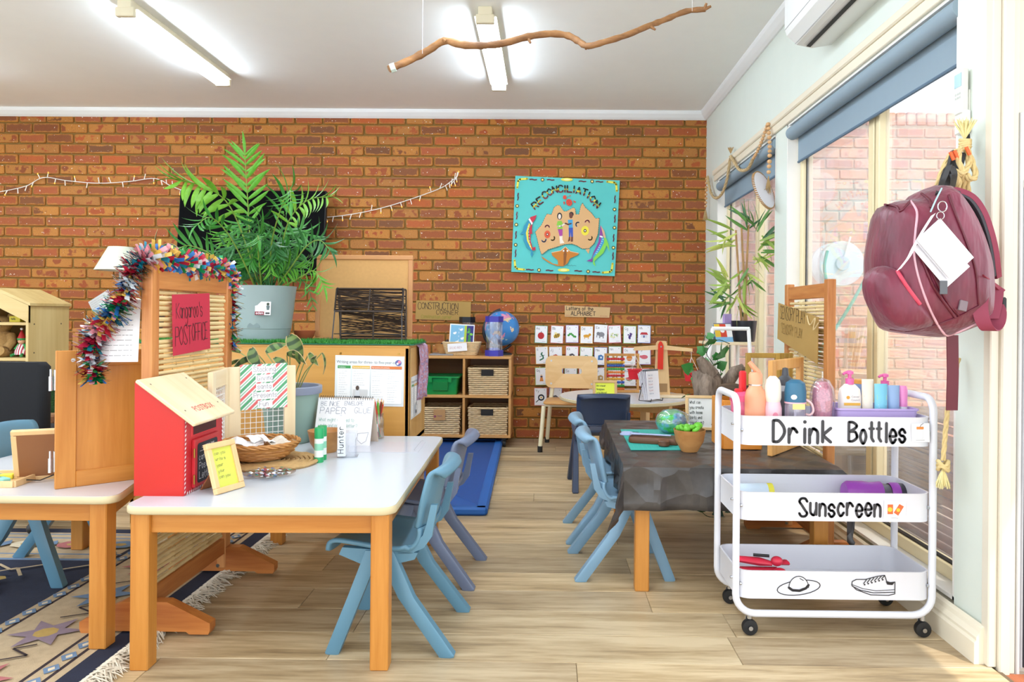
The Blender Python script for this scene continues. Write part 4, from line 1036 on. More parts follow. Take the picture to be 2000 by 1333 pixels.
# writing areas poster on the cabinet back
POST = plain('poster paper', '#e8eef0', .45, .01)
def poster(label, M, w_, h, fig=True):
    t = thing('information_poster', label, 'poster'); t.matrix_world = M
    sheet(Matrix(), w_, h, .0008, POST, 'paper', t); A = Art(Matrix()); s = w_/.32
    A.type(c_('#5c6468'), 'Writing areas for three- to five-year-olds', .015*s+.17*s*.8, h-.036*s, .0135*s, 'CENTER', .92)
    for (x, ww, c, tx) in ((.012, .060, '#3f9a4e', 'Vocabulary'), (.080, .082, '#e2b43a', 'Resources & environment'), (.168, .142, '#d97a3c', 'Key questions & comments')):
        A.rect(c_(c), x*s, h-.060*s, ww*s, .013*s); A.rect(c_('#fbfcfd'), x*s, .012*s, ww*s, h-.075*s)
        A.type(WHITE, tx, (x+.004)*s, h-.057*s, .0065*s, 'LEFT', .8)
        cols = 2 if ww > .1 else 1
        for q in range(cols):
            k = 0; y = h-.073*s
            while y > .022*s:
                if not (fig and tx[0] == 'R' and y < .095*s) : A.scrib(c_('#8f979c'), (x+.006+q*ww/2)*s, y, (ww/cols-.014)*s*random.uniform(.55, .95), .0026*s)
                y -= .0105*s
    A.disc(c_('#5a5fa0'), w_-.026*s, h-.030*s, .014*s); A.disc(c_('#e98aa0'), w_-.022*s, h-.026*s, .007*s); A.disc(WHITE, w_-.03*s, h-.034*s, .005*s)
    if fig:
        A.rect(c_('#d9dadb'), .088*s, .016*s, .066*s, .060*s); A.disc(c_('#5a4a42'), .107*s, .083*s, .008*s, .011*s); A.poly(c_('#dfe3e8'), [(.098*s, .072*s), (.116*s, .072*s), (.118*s, .045*s), (.096*s, .045*s)]); A.poly(c_('#46484c'), [(.092*s, .046*s), (.120*s, .046*s), (.128*s, .030*s), (.118*s, .024*s), (.090*s, .028*s)])
    A.build('print', t); return t
p0 = aty(653, 792, CY0-.003); p1 = aty(788, 795, CY0-.003); p2 = aty(656, 694, CY0-.003)
poster('white information poster with coloured headings on the cabinet back', basis(p0, p1-p0, p2-p0), (p1-p0).length, (p2-p0).length)
q = V((CX1+.002, CY0+.045, .52)); poster('white information poster on the side of the amber cabinet', basis(q, (0, 1, 0), (0, 0, 1)), .26, .20)
# big planter and palm
SAGE = plain('sage grey plastic', '#93a6a6', .45, .025, 4)
pc = V((-1.392, 3.53, CZ+.007)); t = thing('palm_planter', 'tall sage grey pot holding the large palm on the cabinet', 'plant pot', pc)
MB().lathe([(0, 0), (.112, 0), (.118, .006), (.126, .060), (.128, .062), (.151, .262), (.153, .270), (.147, .270), (.143, .25), (.120, .07), (0, .06)], 40).build('pot_body', SAGE, t, 35)
MB().lathe([(0, .245), (.143, .245)], 24).build('soil', plain('potting soil', '#3a2a1e', .95, .2, 40), t)
m = MB(); m.T = Matrix.Translation((.0, -.128, .068)) @ Matrix.Rotation(PI/2, 4, 'X'); m.prism([(.03*math.cos(a), .026*math.sin(a)) for a in [PI*k/12 for k in range(13)]], -.01, .002); m.build('water_port', plain('dark sage', '#7c8f90', .5), t)
M = basis((.012, -.1435, .128), (1, .02, 0), (0, .10, 1)); m = MB(); m.T = M; m.box(0, .074, 0, .064, -.001, .0005); m.build('sticker', WHITE, t)
A = Art(M @ Matrix.Translation((0, 0, .001))); A.rect(c_('#7d1f30'), 0, 0, .044, .017); A.type(WHITE, 'eden', .022, .004, .013, 'CENTER'); A.rect(c_('#3a3a3a'), .05, .004, .02, .009)
for k in range(5): A.scrib(c_('#a9a9a2'), .004, .028+k*.006, .034, .0015)
A.poly(c_('#5a6a6c'), [(.056, .024), (.067, .024), (.070, .045), (.053, .045)]); A.disc(c_('#33402f'), .061, .052, .007); A.build('sticker_print', t)
def leafmesh(l, w_, fold=.25, droop=.12, tip=.0):
    m = MB(); n = 6; vs = []; fs = []
    for i in range(n+1):
        f = i/n; ww = w_*math.sin(PI*min(1, f*.92+.08))**.8*(1-f*.3) if i < n else 0; x = l*f; z = -droop*l*f*f
        vs += [(x, ww/2, z+ww*fold), (x, 0, z), (x, -ww/2, z+ww*fold)]
    for i in range(n): fs += [(3*i, 3*i+1, 3*i+4, 3*i+3), (3*i+1, 3*i+2, 3*i+5, 3*i+4)]
    m.add(vs, fs); return m
PALMS = [plain('palm green '+h, h, .42, .18, 12, spec=.4) for h in ('#5da32f', '#3f8a34', '#2f6e33', '#7cb83c')]
palm = thing('potted_palm', 'large green parlour palm in the sage pot before the television', 'plant', pc+V((0, 0, .246)))
lm = {}
def lmesh(ci, k):
    if (ci, k) not in lm:
        o = leafmesh(1, (.16, .17, .18)[k], .2, (.12, .25, .4)[k]).build('leaflet', PALMS[ci], None, 60, recalc=False); lm[ci, k] = o.data; bpy.data.objects.remove(o)
    return lm[ci, k]
stuff = MB()
def frond(pts, n, ll, ci, k=1, indiv=True, spread=1.0, start=.30, sag=.15):
    pts = smoothpts([V(p) for p in pts], 8); m = len(pts)
    if indiv: st = MB().tube(pts, [.0045*(1-.75*i/m) for i in range(m)], 5).build('frond_stem', plain('palm stem', '#7f9a3c', .5, .1), palm, 50)
    else: stuff.tube(pts, [.004*(1-.75*i/m) for i in range(m)], 4, mat=PALMS[2])
    for i in range(n):
        f = start+(1-start)*(i+.5)/n; ix = min(m-2, int(f*(m-1))); p = pts[ix].lerp(pts[ix+1], f*(m-1)-ix); tg = (pts[ix+1]-pts[ix]).normalized()
        side0 = tg.cross(V((0, -1, .35))).normalized(); l = ll*(.55+.6*math.sin(PI*(.15+.8*(i+.5)/n)))
        for s in (-1, 1):
            d = (tg*(.55+.4*f)+side0*s*spread+V((0, -.08, -sag))).normalized()
            up = tg.cross(d)*s; up = up if up.length > .01 else V((0, 0, 1)); up.normalize(); yv = up.cross(d).normalized(); zz = d.cross(yv).normalized()
            M = Matrix(((d.x, yv.x, zz.x, p.x), (d.y, yv.y, zz.y, p.y), (d.z, yv.z, zz.z, p.z), (0, 0, 0, 1)))
            M = M @ Matrix.Rotation(random.uniform(-.25, .25), 4, 'Z') @ Matrix.Rotation(random.uniform(-.3, .3), 4, 'X')
            L_ = l*random.uniform(.88, 1.1)
            if indiv:
                o = link('leaflet', lmesh(ci, k), st); o.matrix_local = M @ Matrix.Diagonal((L_, L_, L_, 1))
            else:
                lf = leafmesh(L_, L_*.14, .2, .35); stuff.T = M; stuff.add(lf.v, lf.f, PALMS[ci]); stuff.T = None
    if indiv:
        d = (pts[-1]-pts[-2]).normalized(); q = d.to_track_quat('X', 'Z').to_matrix().to_4x4(); o = link('leaflet', lmesh(ci, k), st); o.matrix_local = Matrix.Translation(pts[-1]) @ q @ Matrix.Diagonal((ll*.8,)*3+(1,))
def pp(px, py, Y): return aty(px, py, Y)-palm.location
frond([(-.02, 0, 0), pp(490, 480, 3.5), pp(483, 380, 3.46), pp(478, 300, 3.42)], 11, .135, 0, 0, True, 1.0, .46, .02)
frond([(-.02, 0, 0), pp(478, 470, 3.45), pp(445, 398, 3.36), pp(400, 365, 3.26), pp(350, 352, 3.18)], 10, .16, 3, 2, True, .8, .40, .75)
frond([(.02, 0, 0), pp(545, 500, 3.5), pp(565, 430, 3.45), pp(600, 392, 3.38), pp(640, 385, 3.32)], 10, .12, 3, 2, True, .9, .45, .7)
frond([(.03, 0, 0), pp(530, 480, 3.42), pp(548, 410, 3.3), pp(565, 372, 3.2), pp(568, 395, 3.10)], 9, .12, 1, 2, True, .9, .45, .35)
frond([(-.03, -.02, 0), pp(470, 500, 3.4), pp(440, 450, 3.3), pp(410, 425, 3.22), pp(385, 440, 3.15)], 8, .10, 1, 2, True, .9, .45, .4)
frond([(.0, -.03, 0), pp(505, 500, 3.4), pp(503, 462, 3.25), pp(506, 470, 3.12)], 8, .11, 1, 2, True, 1.1, .4, .45)
frond([(.05, 0, 0), pp(570, 520, 3.45), pp(600, 480, 3.4), pp(625, 470, 3.34), pp(645, 490, 3.3)], 9, .11, 2, 2, True, .9, .35, .4)
frond([(-.05, 0, 0), pp(440, 520, 3.44), pp(400, 490, 3.4), pp(365, 480, 3.36), pp(345, 490, 3.3)], 9, .10, 1, 2, True, .9, .35, .4)
frond([(.06, -.02, 0), pp(590, 540, 3.42), pp(615, 530, 3.36), pp(632, 560, 3.3)], 7, .10, 0, 2, True, .8, .35, .5)
rp = random.Random(9)
for k in range(26):
    a = rp.uniform(0, 2*PI); r1 = rp.uniform(.06, .20); h1 = rp.uniform(.10, .34); e = (r1*1.5*math.cos(a), r1*1.1*math.sin(a)-.02, h1-rp.uniform(-.04, .12))
    frond([(rp.uniform(-.06, .06), rp.uniform(-.06, .06), 0), (r1*.5*math.cos(a), r1*.5*math.sin(a), h1*.6), (r1*math.cos(a), r1*.9*math.sin(a), h1), e], 8, rp.uniform(.075, .11), rp.choice((1, 2, 2, 1, 0)), 1, False, .9, .35, .5)
frond([(.10, 0, .0), pp(575, 540, 3.5), pp(600, 560, 3.48), pp(612, 600, 3.46)], 5, .06, 1, 1, False, .9, .45, .5)
stuff.build('inner_foliage', None, palm, 60, kind='stuff', recalc=False)
# television
tl = aty(338, 374, 5.62); br = aty(632, 545, 5.72)
t = thing('wall_television', 'wide black flat television mounted on the brick wall', 'television', ((tl.x+br.x)/2, 5.74, 1.66), rot=(math.radians(-6), 0, 0)); hw = (br.x-tl.x)/2+.01
MB().box(-hw, hw, -.03, .012, -.345, .345, .006).build('casing', plain('black casing', '#0c0c0e', .4), t); MB().box(-hw+.008, hw-.008, -.032, -.030, -.332, .338).build('display_glass', plain('black screen', '#020203', .45, spec=.05), t); MB().box(-.2, .2, .012, .15, -.12, .12).build('wall_bracket', BLK, t)
# pinboard
p = aty(708, 672, 3.70); t = thing('pin_board', 'tan framed notice board leaning on top of the cabinet', 'board', (p.x, 3.715, CZ+.0), rot=(math.radians(-3), 0, 0)); w_, h = .252, .452
TAN = plain('tan fabric board', '#d3a265', .85, .05, 60); TANF = plain('tan frame', '#c98f5a', .5, .04)
MB().box(-w_+.02, w_-.02, 0, .010, .02, h-.02).build('board', TAN, t)
for (a, b, c, d_) in ((-w_, w_, 0, .024), (-w_, w_, h-.024, h), (-w_, -w_+.024, .024, h-.024), (w_-.024, w_, .024, h-.024)): MB().box(a, b, -.008, .014, c, d_, .003).build('frame_side', TANF, t)
# dark wicker letter rack on wire stand
p = aty(722, 676, 3.50); t = thing('wicker_rack', 'dark woven magazine rack on wire stand in front of notice board', 'rack', (p.x, 3.52, CZ+.012)); w_ = .165
def weave_panel(o, u, v, W, H, n, name):
    m = MB(); o, u, v = V(o), V(u).normalized(), V(v).normalized(); nn = u.cross(v)
    r = random.Random(4)
    for k in range(n):
        y0_, y1_ = r.uniform(0, H), r.uniform(0, H); y1_ = y0_+max(-.05, min(.05, y1_-y0_)); pts = []
        for i in range(9): f = i/8; pts.append(o+u*(W*f)+v*min(H, max(0, y0_+(y1_-y0_)*f))+nn*(.003*math.sin(i*2.2+k)))
        m.tube(pts, .0020, 4)
    for x in (0, W/2, W): m.tube([o+u*x, o+u*x+v*H], .004, 6)
    for y in (0, H): m.tube([o+v*y, o+u*W+v*y], .0055, 6)
    return m.build(name, WICKD, t, 60)
weave_panel((-w_, -.05, .145), (1, 0, 0), (.0, .30, 1), 2*w_, .115, 30, 'front_flap'); weave_panel((-w_+.02, -.015, .01), (1, 0, 0), (0, .05, 1), 2*w_-.01, .165, 24, 'woven_front'); weave_panel((-w_, .05, .02), (1, 0, 0), (0, -.06, 1), 2*w_, .235, 22, 'woven_back')
IRON = plain('dark iron wire', '#4b4a4d', .4, metal=.6)
for s in (-1, 1): MB().tube([(s*(w_+.004), -.075, 0), (s*(w_-.002), -.052, .15), (s*(w_-.006), -.02, .26), (s*(w_-.002), .06, .0)], .003, 6).build('wire_leg', IRON, t, 50); 
MB().tube([(-w_, -.06, .035), (w_, -.06, .035)], .0022, 5).build('wire_bar', IRON, t)
o = bowl('glass_bowl', 'small terracotta glass bowl beside the notice board', (-1.235, 3.66, CZ+.007), .055, .05, plain('amber glass', '#b7603f', .2, .1))
# grey pot of calathea at the back of the white table
t = thing('calathea_pot', 'grey green pot of striped calathea behind the mesh screen', 'plant', (-1.085, 3.045, TZ))
POT2 = plain('grey green pot', '#8ba79c', .5, .04, 5)
MB().lathe([(0, 0), (.088, 0), (.096, .01), (.118, .205), (.118, .21), (.112, .21), (.108, .19), (0, .185)], 32).build('pot_body', POT2, t, 40); MB().lathe([(.117, .205), (.128, .207), (.130, .216), (.130, .236), (.126, .240), (.116, .238), (.116, .21)], 32).build('pot_rim', plain('grey rim', '#8891a6', .35), t, 40); MB().lathe([(0, .215), (.116, .215)], 24).build('soil', plain('potting soil', '#3a2a1e', .95, .2, 40), t)
mm, nt, p = newmat('striped calathea leaf'); wv = N(nt, 'ShaderNodeTexWave'); wv.inputs['Scale'].default_value = 9; wv.inputs['Distortion'].default_value = 1.2
nt.links.new(mp(nt, (1, 0, 0)), wv.inputs[0]); nt.links.new(ramp(nt, wv.outputs[1], [(.25, '#35502c'), (.65, '#6f8a4a')]), p.inputs['Base Color']); p.inputs['Roughness'].default_value = .45
CALE = plain('dry leaf edge', '#c9b27e', .7, .15)
def bigleaf(base, tip, dirv, l, w_, roll, mat=mm, par=None, stem=True, fold=.25, droop=.25):
    par = par or t
    if stem: st = MB().tube(smoothpts([V(base), (V(base)+V(tip))/2+V((0, 0, .02)), V(tip)], 4), .0025, 5).build('leaf_stem', plain('calathea stem', '#8f9a5c', .6), par)
    d = V(dirv).normalized(); yv = V((0, 0, 1)).cross(d); yv = yv.normalized() if yv.length > .05 else V((1, 0, 0)); zz = d.cross(yv)
    M = Matrix(((d.x, yv.x, zz.x, tip[0]), (d.y, yv.y, zz.y, tip[1]), (d.z, yv.z, zz.z, tip[2]), (0, 0, 0, 1))) @ Matrix.Rotation(roll, 4, 'X')
    m = MB(); n = 8; vs = []; fs = []; k0 = leafmesh(l, w_, fold, droop)
    o = k0.build('leaf', mat, par, 60, recalc=False); o.matrix_local = M
    e = MB(); v = k0.v; 
    for sgn in (0, 2): e.tube([v[3*i+sgn] for i in range(7)], .0016, 4)
    eo = e.build('leaf_edge', CALE, o); return o
L0 = t.location
def cp(px, py, Y): return aty(px, py, Y)-L0
for (px, py, Y, dv, l, w_, ro) in ((565, 655, 3.02, (.55, -.1, -.9), .115, .07, 1.1), (560, 694, 2.95, (.75, -.25, -.12), .12, .065, -.9), (492, 680, 2.95, (.35, -.3, -.75), .10, .065, 1.2), (500, 700, 2.98, (-.9, -.2, -.25), .10, .05, .6), (604, 690, 3.0, (.5, -.4, -.55), .07, .03, 1.0), (628, 690, 3.05, (.15, .3, -.7), .10, .03, 1.2), (480, 706, 3.0, (-.9, 0, -.1), .09, .045, .3), (535, 700, 2.94, (.8, -.3, -.5), .11, .05, .4), (520, 690, 3.1, (.4, .3, .3), .10, .05, .8), (612, 710, 2.98, (.2, -.5, .6), .06, .03, .5), (585, 712, 2.96, (-.2, -.4, .8), .06, .025, .2), (470, 690, 3.08, (-.6, .3, .2), .09, .05, .9)):
    tp = cp(px, py, Y); bigleaf((tp.x*.25, tp.y*.25, .215), tp, dv, l, w_, ro)
# cube shelf
SY0, SY1 = 5.48, 5.895; sx0, sx1 = -.985, -.262; t = thing('cube_shelf', 'low wooden four cube shelf on castors against the brick wall', 'shelf', ((sx0+sx1)/2, SY0, 0)); hw = (sx1-sx0)/2; z0, z1 = .075, .700; D = SY1-SY0
SHW = wood('oak shelf', '#bb8040', '#d8a566', 'X', 8); SHWZ = wood('oak shelf upright', '#bb8040', '#d8a566', 'Z', 8)
for z in (z0, (z0+z1)/2-.008, z1-.02): MB().box(-hw, hw, 0, D, z, z+.02, .002).build('shelf_board', SHW, t)
for x in (-hw, -.009, hw-.018): MB().box(x, x+.018, .002, D, z0+.02, z1-.02, .001).build('upright', SHWZ, t)
MB().box(-hw, hw, D-.008, D, z0, z1).build('back_board', wood('oak with painted shade', '#8a5a2c', '#a87440', 'X', 8), t)  # oak darkened at the back: recess shade painted into its colour
for x in (-hw+.05, hw-.05):
    for y in (.05, D-.05):
        o = MB().box(x-.012, x+.012, y-.012, y+.012, .05, .075).build('castor', BLK, t); m = MB(); m.T = Matrix.Translation((x, y, .028)) @ Matrix.Rotation(PI/2, 4, 'Y'); m.lathe([(0, -.012), (.026, -.012), (.028, 0), (.026, .012), (0, .012)], 16); m.build('wheel', BLK, o, 40)
def rush_basket(label, cx, z, w_=.285, h=.215, tagc=None, slot=True):
    t2 = thing('rush_basket', label, 'basket', (cx, SY0+.16, z), group='rush baskets in the cube shelf'); d = .14
    m = MB(); r = random.Random(int(cx*1000+z*77)); rows = 14
    for k in range(rows):
        zz = .006+h*k/rows; g = 1+.06*k/rows; pts = []
        per = [(-w_/2*g, -d*g), (w_/2*g, -d*g), (w_/2*g, d*g), (-w_/2*g, d*g)]
        for e in range(4):
            a, b = V(per[e]), V(per[(e+1) % 4]); n_ = 12
            for i in range(n_):
                q = a.lerp(b, i/n_); nn = V((b-a).yx); nn = V((nn.x, -nn.y)).normalized()
                am = .004*math.sin(i*PI+(k % 2)*PI+PI/2)
                if slot and e == 0 and 4 <= i <= 7 and rows*.70 < k < rows*.92: am = -.02
                pts.append((q.x+nn.x*am, q.y+nn.y*am+(.0), zz+r.uniform(-.001, .001)))
        m.tube(pts, .0088, 5, closed=True, flat=.8)
    m.build('woven_body', WICKN, t2, 60)
    if slot: MB().box(-.052, .042, -d*1.05-.009, -d*1.05-.006, h*.70, h*.92, .001).build('handle_slot', c_('#140e0a'), t2)
    MB().box(-w_/2+.01, w_/2-.01, -d+.01, d-.01, .0, .01).build('base', WICKN, t2)
    if tagc: MB().box(-.045, .045, -d*1.05-.014, -d*1.05-.011, h*.52, h*.90).build('tag_card', c_('#b98a58'), t2); A = Art(basis((-.045, -d*1.05-.0145, h*.52), (1, 0, 0), (0, 0, 1))); A.disc(c_('#8a3a5a'), .012, .03, .009); A.hand(c_('#6a4a7a'), 'toys', .03, .03, .012, .0015); A.build('tag_print', t2)
    return t2
cx = (sx0+sx1)/2; mid = (z0+z1)/2+.012
rush_basket('natural rush basket with handle slot in the upper cube', cx+.185, mid); rush_basket('natural rush basket with handle slot in the lower cube by the castor', cx+.185, z0+.02, .28); rush_basket('natural rush basket with brown tag in the lower cube', cx-.185, z0+.02, .285, tagc=1, slot=False)
t = thing('storage_tub', 'bright green plastic tub in the upper cube', 'tub', (cx-.185, SY0+.17, mid)); GT = plain('green tub', '#149045', .35, .05)
m = MB(); m.ring([[(x, y, z) for x, y in rrect(-w_, w_, -d_, d_, .02, 4)] for w_, d_, z in ((.125, .12, 0), (.140, .135, .13), (.152, .147, .13), (.152, .147, .142), (.146, .141, .142), (.138, .133, .128), (.122, .117, .006))], True, True); m.build('tub_body', GT, t, 30)
MB().box(-.06, .06, -.139, -.128, .03, .10, .004).build('label_panel', plain('green tub panel', '#117a3a', .35), t)
for s in (-1, 1): MB().box(s*.075-.012, s*.075+.012, -.152, -.144, .095, .132, .002).build('lug', GT, t)
ZT = z1
bowl('wooden_bowl', 'wooden bowl of dark odds and ends on the cube shelf', (-.80, 5.66, ZT+.012), .072, .075, WBOWL)
o = MB().box(-.10, .085, -.12, .10, 0, .010, .002).build('flat_book', plain('grey cover', '#8f9094', .5), None, loc=(-.80, 5.66, ZT+.0005)); tag(o, 'thin grey book under the wooden bowl on the cube shelf', 'book')
for i, c in enumerate(('#2a2324', '#7a1f2a', '#1c1c22', '#3a3034')):
    m = MB(); m.tube(smoothpts([(-.035+.02*i, -.03+.015*i, 0), (-.01+.012*i, 0, .03+.008*i), (.03-.005*i, .02-.02*i, .018)], 4), [.008]*9, 6); o = m.build('toy_piece', c_(c), None, 50, loc=(-.80, 5.66, ZT+.062)); tag(o, ('black toy piece in the wooden bowl on the cube shelf', 'dark red toy piece in the wooden bowl on the cube shelf', 'charcoal toy piece in the wooden bowl on the cube shelf', 'brown toy piece in the wooden bowl on the cube shelf')[i], 'toy', 'odds and ends in the wooden bowl')
# small basket with book
t = thing('tag_basket', 'small rush basket with white tag holding picture book on cube shelf', 'basket', (-.655, 5.62, ZT))
m = MB()
for k in range(9):
    g = .80+.2*k/8; zz = .008+k*.0115; m.tube([(x*g, y*g, zz) for x, y in rrect(-.145, .145, -.07, .07, .03, 4)], .0075, 5, closed=True)
m.build('woven_body', WICKN, t, 60); MB().box(-.11, .11, -.05, .05, 0, .008).build('base', WICKN, t)
M = basis((-.10, -.081, .028), (1, .0, .08), (0, 0, 1)); m = MB(); m.T = M; m.box(0, .15, 0, .062, 0, .0012); m.build('tag_card', WHITE, t); A = Art(M @ Matrix.Translation((0, 0, .001))); A.hand(c_('#c9a0a0'), 'GROUND AREA', .012, .02, .018, .0014, .75, .03, .72); A.build('tag_print', t)
M = basis((-.765, 5.64, ZT+.035), (1, .08, -.05), (.04, .18, 1)); t = thing('picture_book', 'blue and green picture book standing in the tagged basket', 'book'); t.matrix_world = M
MB().box(0, .195, 0, .215, -.012, 0, .002).build('cover', plain('book white edge', '#f5f6f8', .4), t); A = Art(Matrix()); A.rect(c_('#7db9dc'), .008, .008, .108, .198); A.rect(c_('#b4c93a'), .116, .008, .018, .198); A.rect(c_('#2c2a7a'), .134, .008, .053, .198); A.rect(c_('#e05a2c'), .125, .008, .05, .02)
for (x, y) in ((.04, .14), (.09, .17), (.1, .10), (.06, .07), (.03, .04)): A.disc(WHITE, x, y, .012, .009); A.disc(WHITE, x+.008, y+.006, .007)
for k in range(9): A.disc(c_(random.choice(('#4fae4a', '#2f8a3a', '#7cc84a'))), random.uniform(.142, .18), .03+k*.018, .014, .010, 10, k)
for k in range(6): A.rect(WHITE, .072, .02+k*.03, .003, .014)
A.build('cover_print', t)
def timer(label, loc, col, H=.275, sandc='#3f52b8', r=.062):
    t = thing('sand_timer', label, 'sand timer', loc); CP = c_(col, .35)
    def hexa(z0, z1, R): return MB().prism([(R*math.cos(k*PI/3), R*math.sin(k*PI/3)) for k in range(6)], z0, z1)
    hexa(0, .045, r*1.18).build('base_cap', CP, t); hexa(H-.045, H, r*1.18).build('top_cap', CP, t)
    MB().lathe([(r*1.05, .045), (r*1.05, H-.045)], 6).build('outer_case', glassy('clear acrylic case', (.97, .97, 1), .10, .02), t)
    h = H/2; MB().lathe([(r*.8, .045), (r*.8, h-.07), (r*.45, h-.022), (.006, h), (r*.45, h+.022), (r*.8, h+.07), (r*.8, H-.045)], 24).build('glass_bulbs', GLS, t, 50)
    MB().lathe([(0, .046), (r*.76, .046), (r*.76, .056), (r*.5, .062), (0, .064)], 20).build('sand', c_(sandc), t, 50)
    return t
p = aty(965, 702, 5.555); timer('tall purple capped sand timer on the cube shelf', (p.x, 5.555, ZT), '#3b36a8', .308, r=.060)
p = aty(912, 690, 5.80); timer('black capped sand timer behind the picture book', (p.x, 5.80, ZT), '#1b1d26', .300, '#e8e8ea', .055)
# globe
p = aty(980, 642, 5.74); t = thing('world_globe', 'blue world globe on black stand on the cube shelf', 'globe', (p.x, 5.755, ZT)); gz = p.z-ZT; R_ = .140
mm, nt, pb = newmat('globe print'); nz = noise(nt, mp(nt, (1, 1, 1)), 11, 3, .6); nz2 = noise(nt, mp(nt, (1, 1, 1), loc=(3, 1, 5)), 6, 1)
land = ramp(nt, nz2, [(.35, '#e6c9a0'), (.45, '#d98aa8'), (.55, '#cfe0b0'), (.62, '#e8d36a')], 'CONSTANT'); msk = ramp(nt, nz, [(.575, '#000000'), (.59, '#ffffff')])
nt.links.new(mixc(nt, msk, lin('#3f8ad0'), land), pb.inputs['Base Color']); pb.inputs['Roughness'].default_value = .3
MB().ell((0, 0, gz), R_, R_, R_, 40, 24).build('sphere', mm, t, 60)
BK = plain('black plastic', '#202126', .4); arc = [(-(R_+.012)*math.sin(a)*.95+.02*math.cos(a), -.0, gz+(R_+.012)*math.cos(a)) for a in [math.radians(12+k*7) for k in range(24)]]
MB().tube(arc, .008, 8, flat=1.6).build('meridian_arm', BK, t, 50); MB().tube([arc[-1], (.0, 0, .03), (.05, 0, gz-R_-.012), (.075, 0, gz-R_+.012)], .010, 8).build('stand_arm', BK, t, 50); MB().lathe([(0, 0), (.085, 0), (.08, .012), (.02, .026), (0, .03)], 28).build('base', BK, t, 50)
# ================================================================== FAR LEFT
UB = wood('birch unit', '#c9ac6f', '#dcc489', 'Z', 8); UBX = wood('birch unit along', '#c4a566', '#d8bf84', 'X', 8)
Yf, Yb = 4.42, 4.80; xr = aty(55, 700, Yf).x; ze = aty(58, 596, Yf).z; zr = ze+.095
t = thing('house_shelf', 'pale birch house shaped shelf holding soft toys', 'shelf', (xr, Yf, 0)); D = Yb-Yf; Wd = .40
MB().box(-.018, 0, 0, D, 0, ze, .002).build('side_panel', UB, t); MB().box(-Wd, -Wd+.018, 0, D, 0, ze, .002).build('side_panel', UB, t)
sl = 0; m = MB(); m.T = Matrix.Rotation(PI/2, 4, 'X'); 
m.prism([(.012, ze-.005), (.012, ze+.012), (-Wd/2, zr+.012), (-Wd/2, zr-.010)], -D-.005, .004); m.build('roof_panel', UBX, t)
m = MB(); m.T = Matrix.Rotation(PI/2, 4, 'X'); m.prism([(-Wd-.012, ze-.005), (-Wd-.012, ze+.012), (-Wd/2, zr+.012), (-Wd/2, zr-.010)], -D-.005, .004); m.build('roof_panel', UBX, t)
for s in (0, 1):
    m = MB(); m.T = Matrix.Rotation(PI/2, 4, 'X'); f = (lambda x: x) if s == 0 else (lambda x: -Wd-x)
    m.prism([(f(0), ze-.002), (f(0), ze-.110), (f(-Wd/2), zr-.105), (f(-Wd/2), zr-.01)], -.016, .004); m.build('gable_band', UBX, t)
zs1, zs2, zs3 = aty(30, 630, Yf).z, aty(30, 700, Yf).z, .30
for z in (zs1, zs2, zs3, .06): MB().box(-Wd+.018, -.018, .005, D-.01, z-.018, z, .001).build('shelf_board', UBX, t)
MB().box(-Wd+.01, -.01, D-.012, D, 0, ze).build('back_board', wood('birch with painted shade', '#9a7a42', '#b4945a', 'X', 8), t)  # darker birch copy, the shade inside the unit put into colour
for z in (ze-.12, ze-.3, ze-.55):
    for y in (.05, D-.08): MB().cyl((0, y, z), (.001, y, z), .005, n=8).build('screw', c_('#4a4030'), t)
# teddy bear, elf, box
FUR = plain('honey plush', '#c99f62', .95, .2, 90, bmp=.8); FURL = plain('cream plush', '#e4d2b0', .95, .1, 80)
def teddy(label, p, s=1.0, fur=FUR):
    t = thing('teddy_bear', label, 'soft toy', p)
    m = MB(); m.ell((0, 0, .085*s), .070*s, .060*s, .085*s, 18, 12); m.build('body', fur, t, 80); m = MB(); m.ell((0, -.01*s, .205*s), .058*s, .052*s, .052*s, 18, 12); h = m.build('head', fur, t, 80)
    MB().ell((0, -.058*s, .193*s), .026*s, .020*s, .020*s, 12, 8).build('muzzle', FURL, h, 80); MB().ell((0, -.077*s, .200*s), .008*s, .006*s, .006*s, 8, 6).build('nose', BLK, h, 80)
    for k in (-1, 1):
        MB().ell((k*.048*s, 0, .252*s), .022*s, .012*s, .022*s, 12, 8).build('ear', fur, h, 80); MB().ell((k*.022*s, -.056*s, .218*s), .006*s, .005*s, .006*s, 8, 6).build('eye', BLK, h, 80)
        MB().tube([(k*.058*s, -.01*s, .135*s), (k*.085*s, -.04*s, .09*s), (k*.075*s, -.07*s, .055*s)], [.026*s, .025*s, .024*s], 10).build('arm', fur, t, 80)
        MB().tube([(k*.045*s, -.02*s, .03*s), (k*.06*s, -.085*s, .03*s), (k*.063*s, -.115*s, .04*s)], [.034*s, .032*s, .030*s], 10).build('leg', fur, t, 80)
    return t
q = aty(6, 699, Yf+.16); teddy('honey teddy bear sitting on the house shaped shelf', (q.x, q.y, zs2), 1.02)
q = aty(40, 730, Yf+.16); teddy('tan soft toy on the lower shelf behind the black chair', (q.x, q.y, zs3), .8)
q = aty(42, 699, Yf+.12); t = thing('elf_doll', 'small elf doll in red hat and striped dress', 'doll', (q.x, q.y, zs2)); s = .82
mm, nt, pb = newmat('red white stripes'); wv = N(nt, 'ShaderNodeTexWave'); wv.inputs['Scale'].default_value = 22; nt.links.new(mp(nt, (1, 0, .2)), wv.inputs[0]); nt.links.new(ramp(nt, wv.outputs[1], [(.45, '#f4eeee'), (.55, '#b8324a')]), pb.inputs['Base Color'])
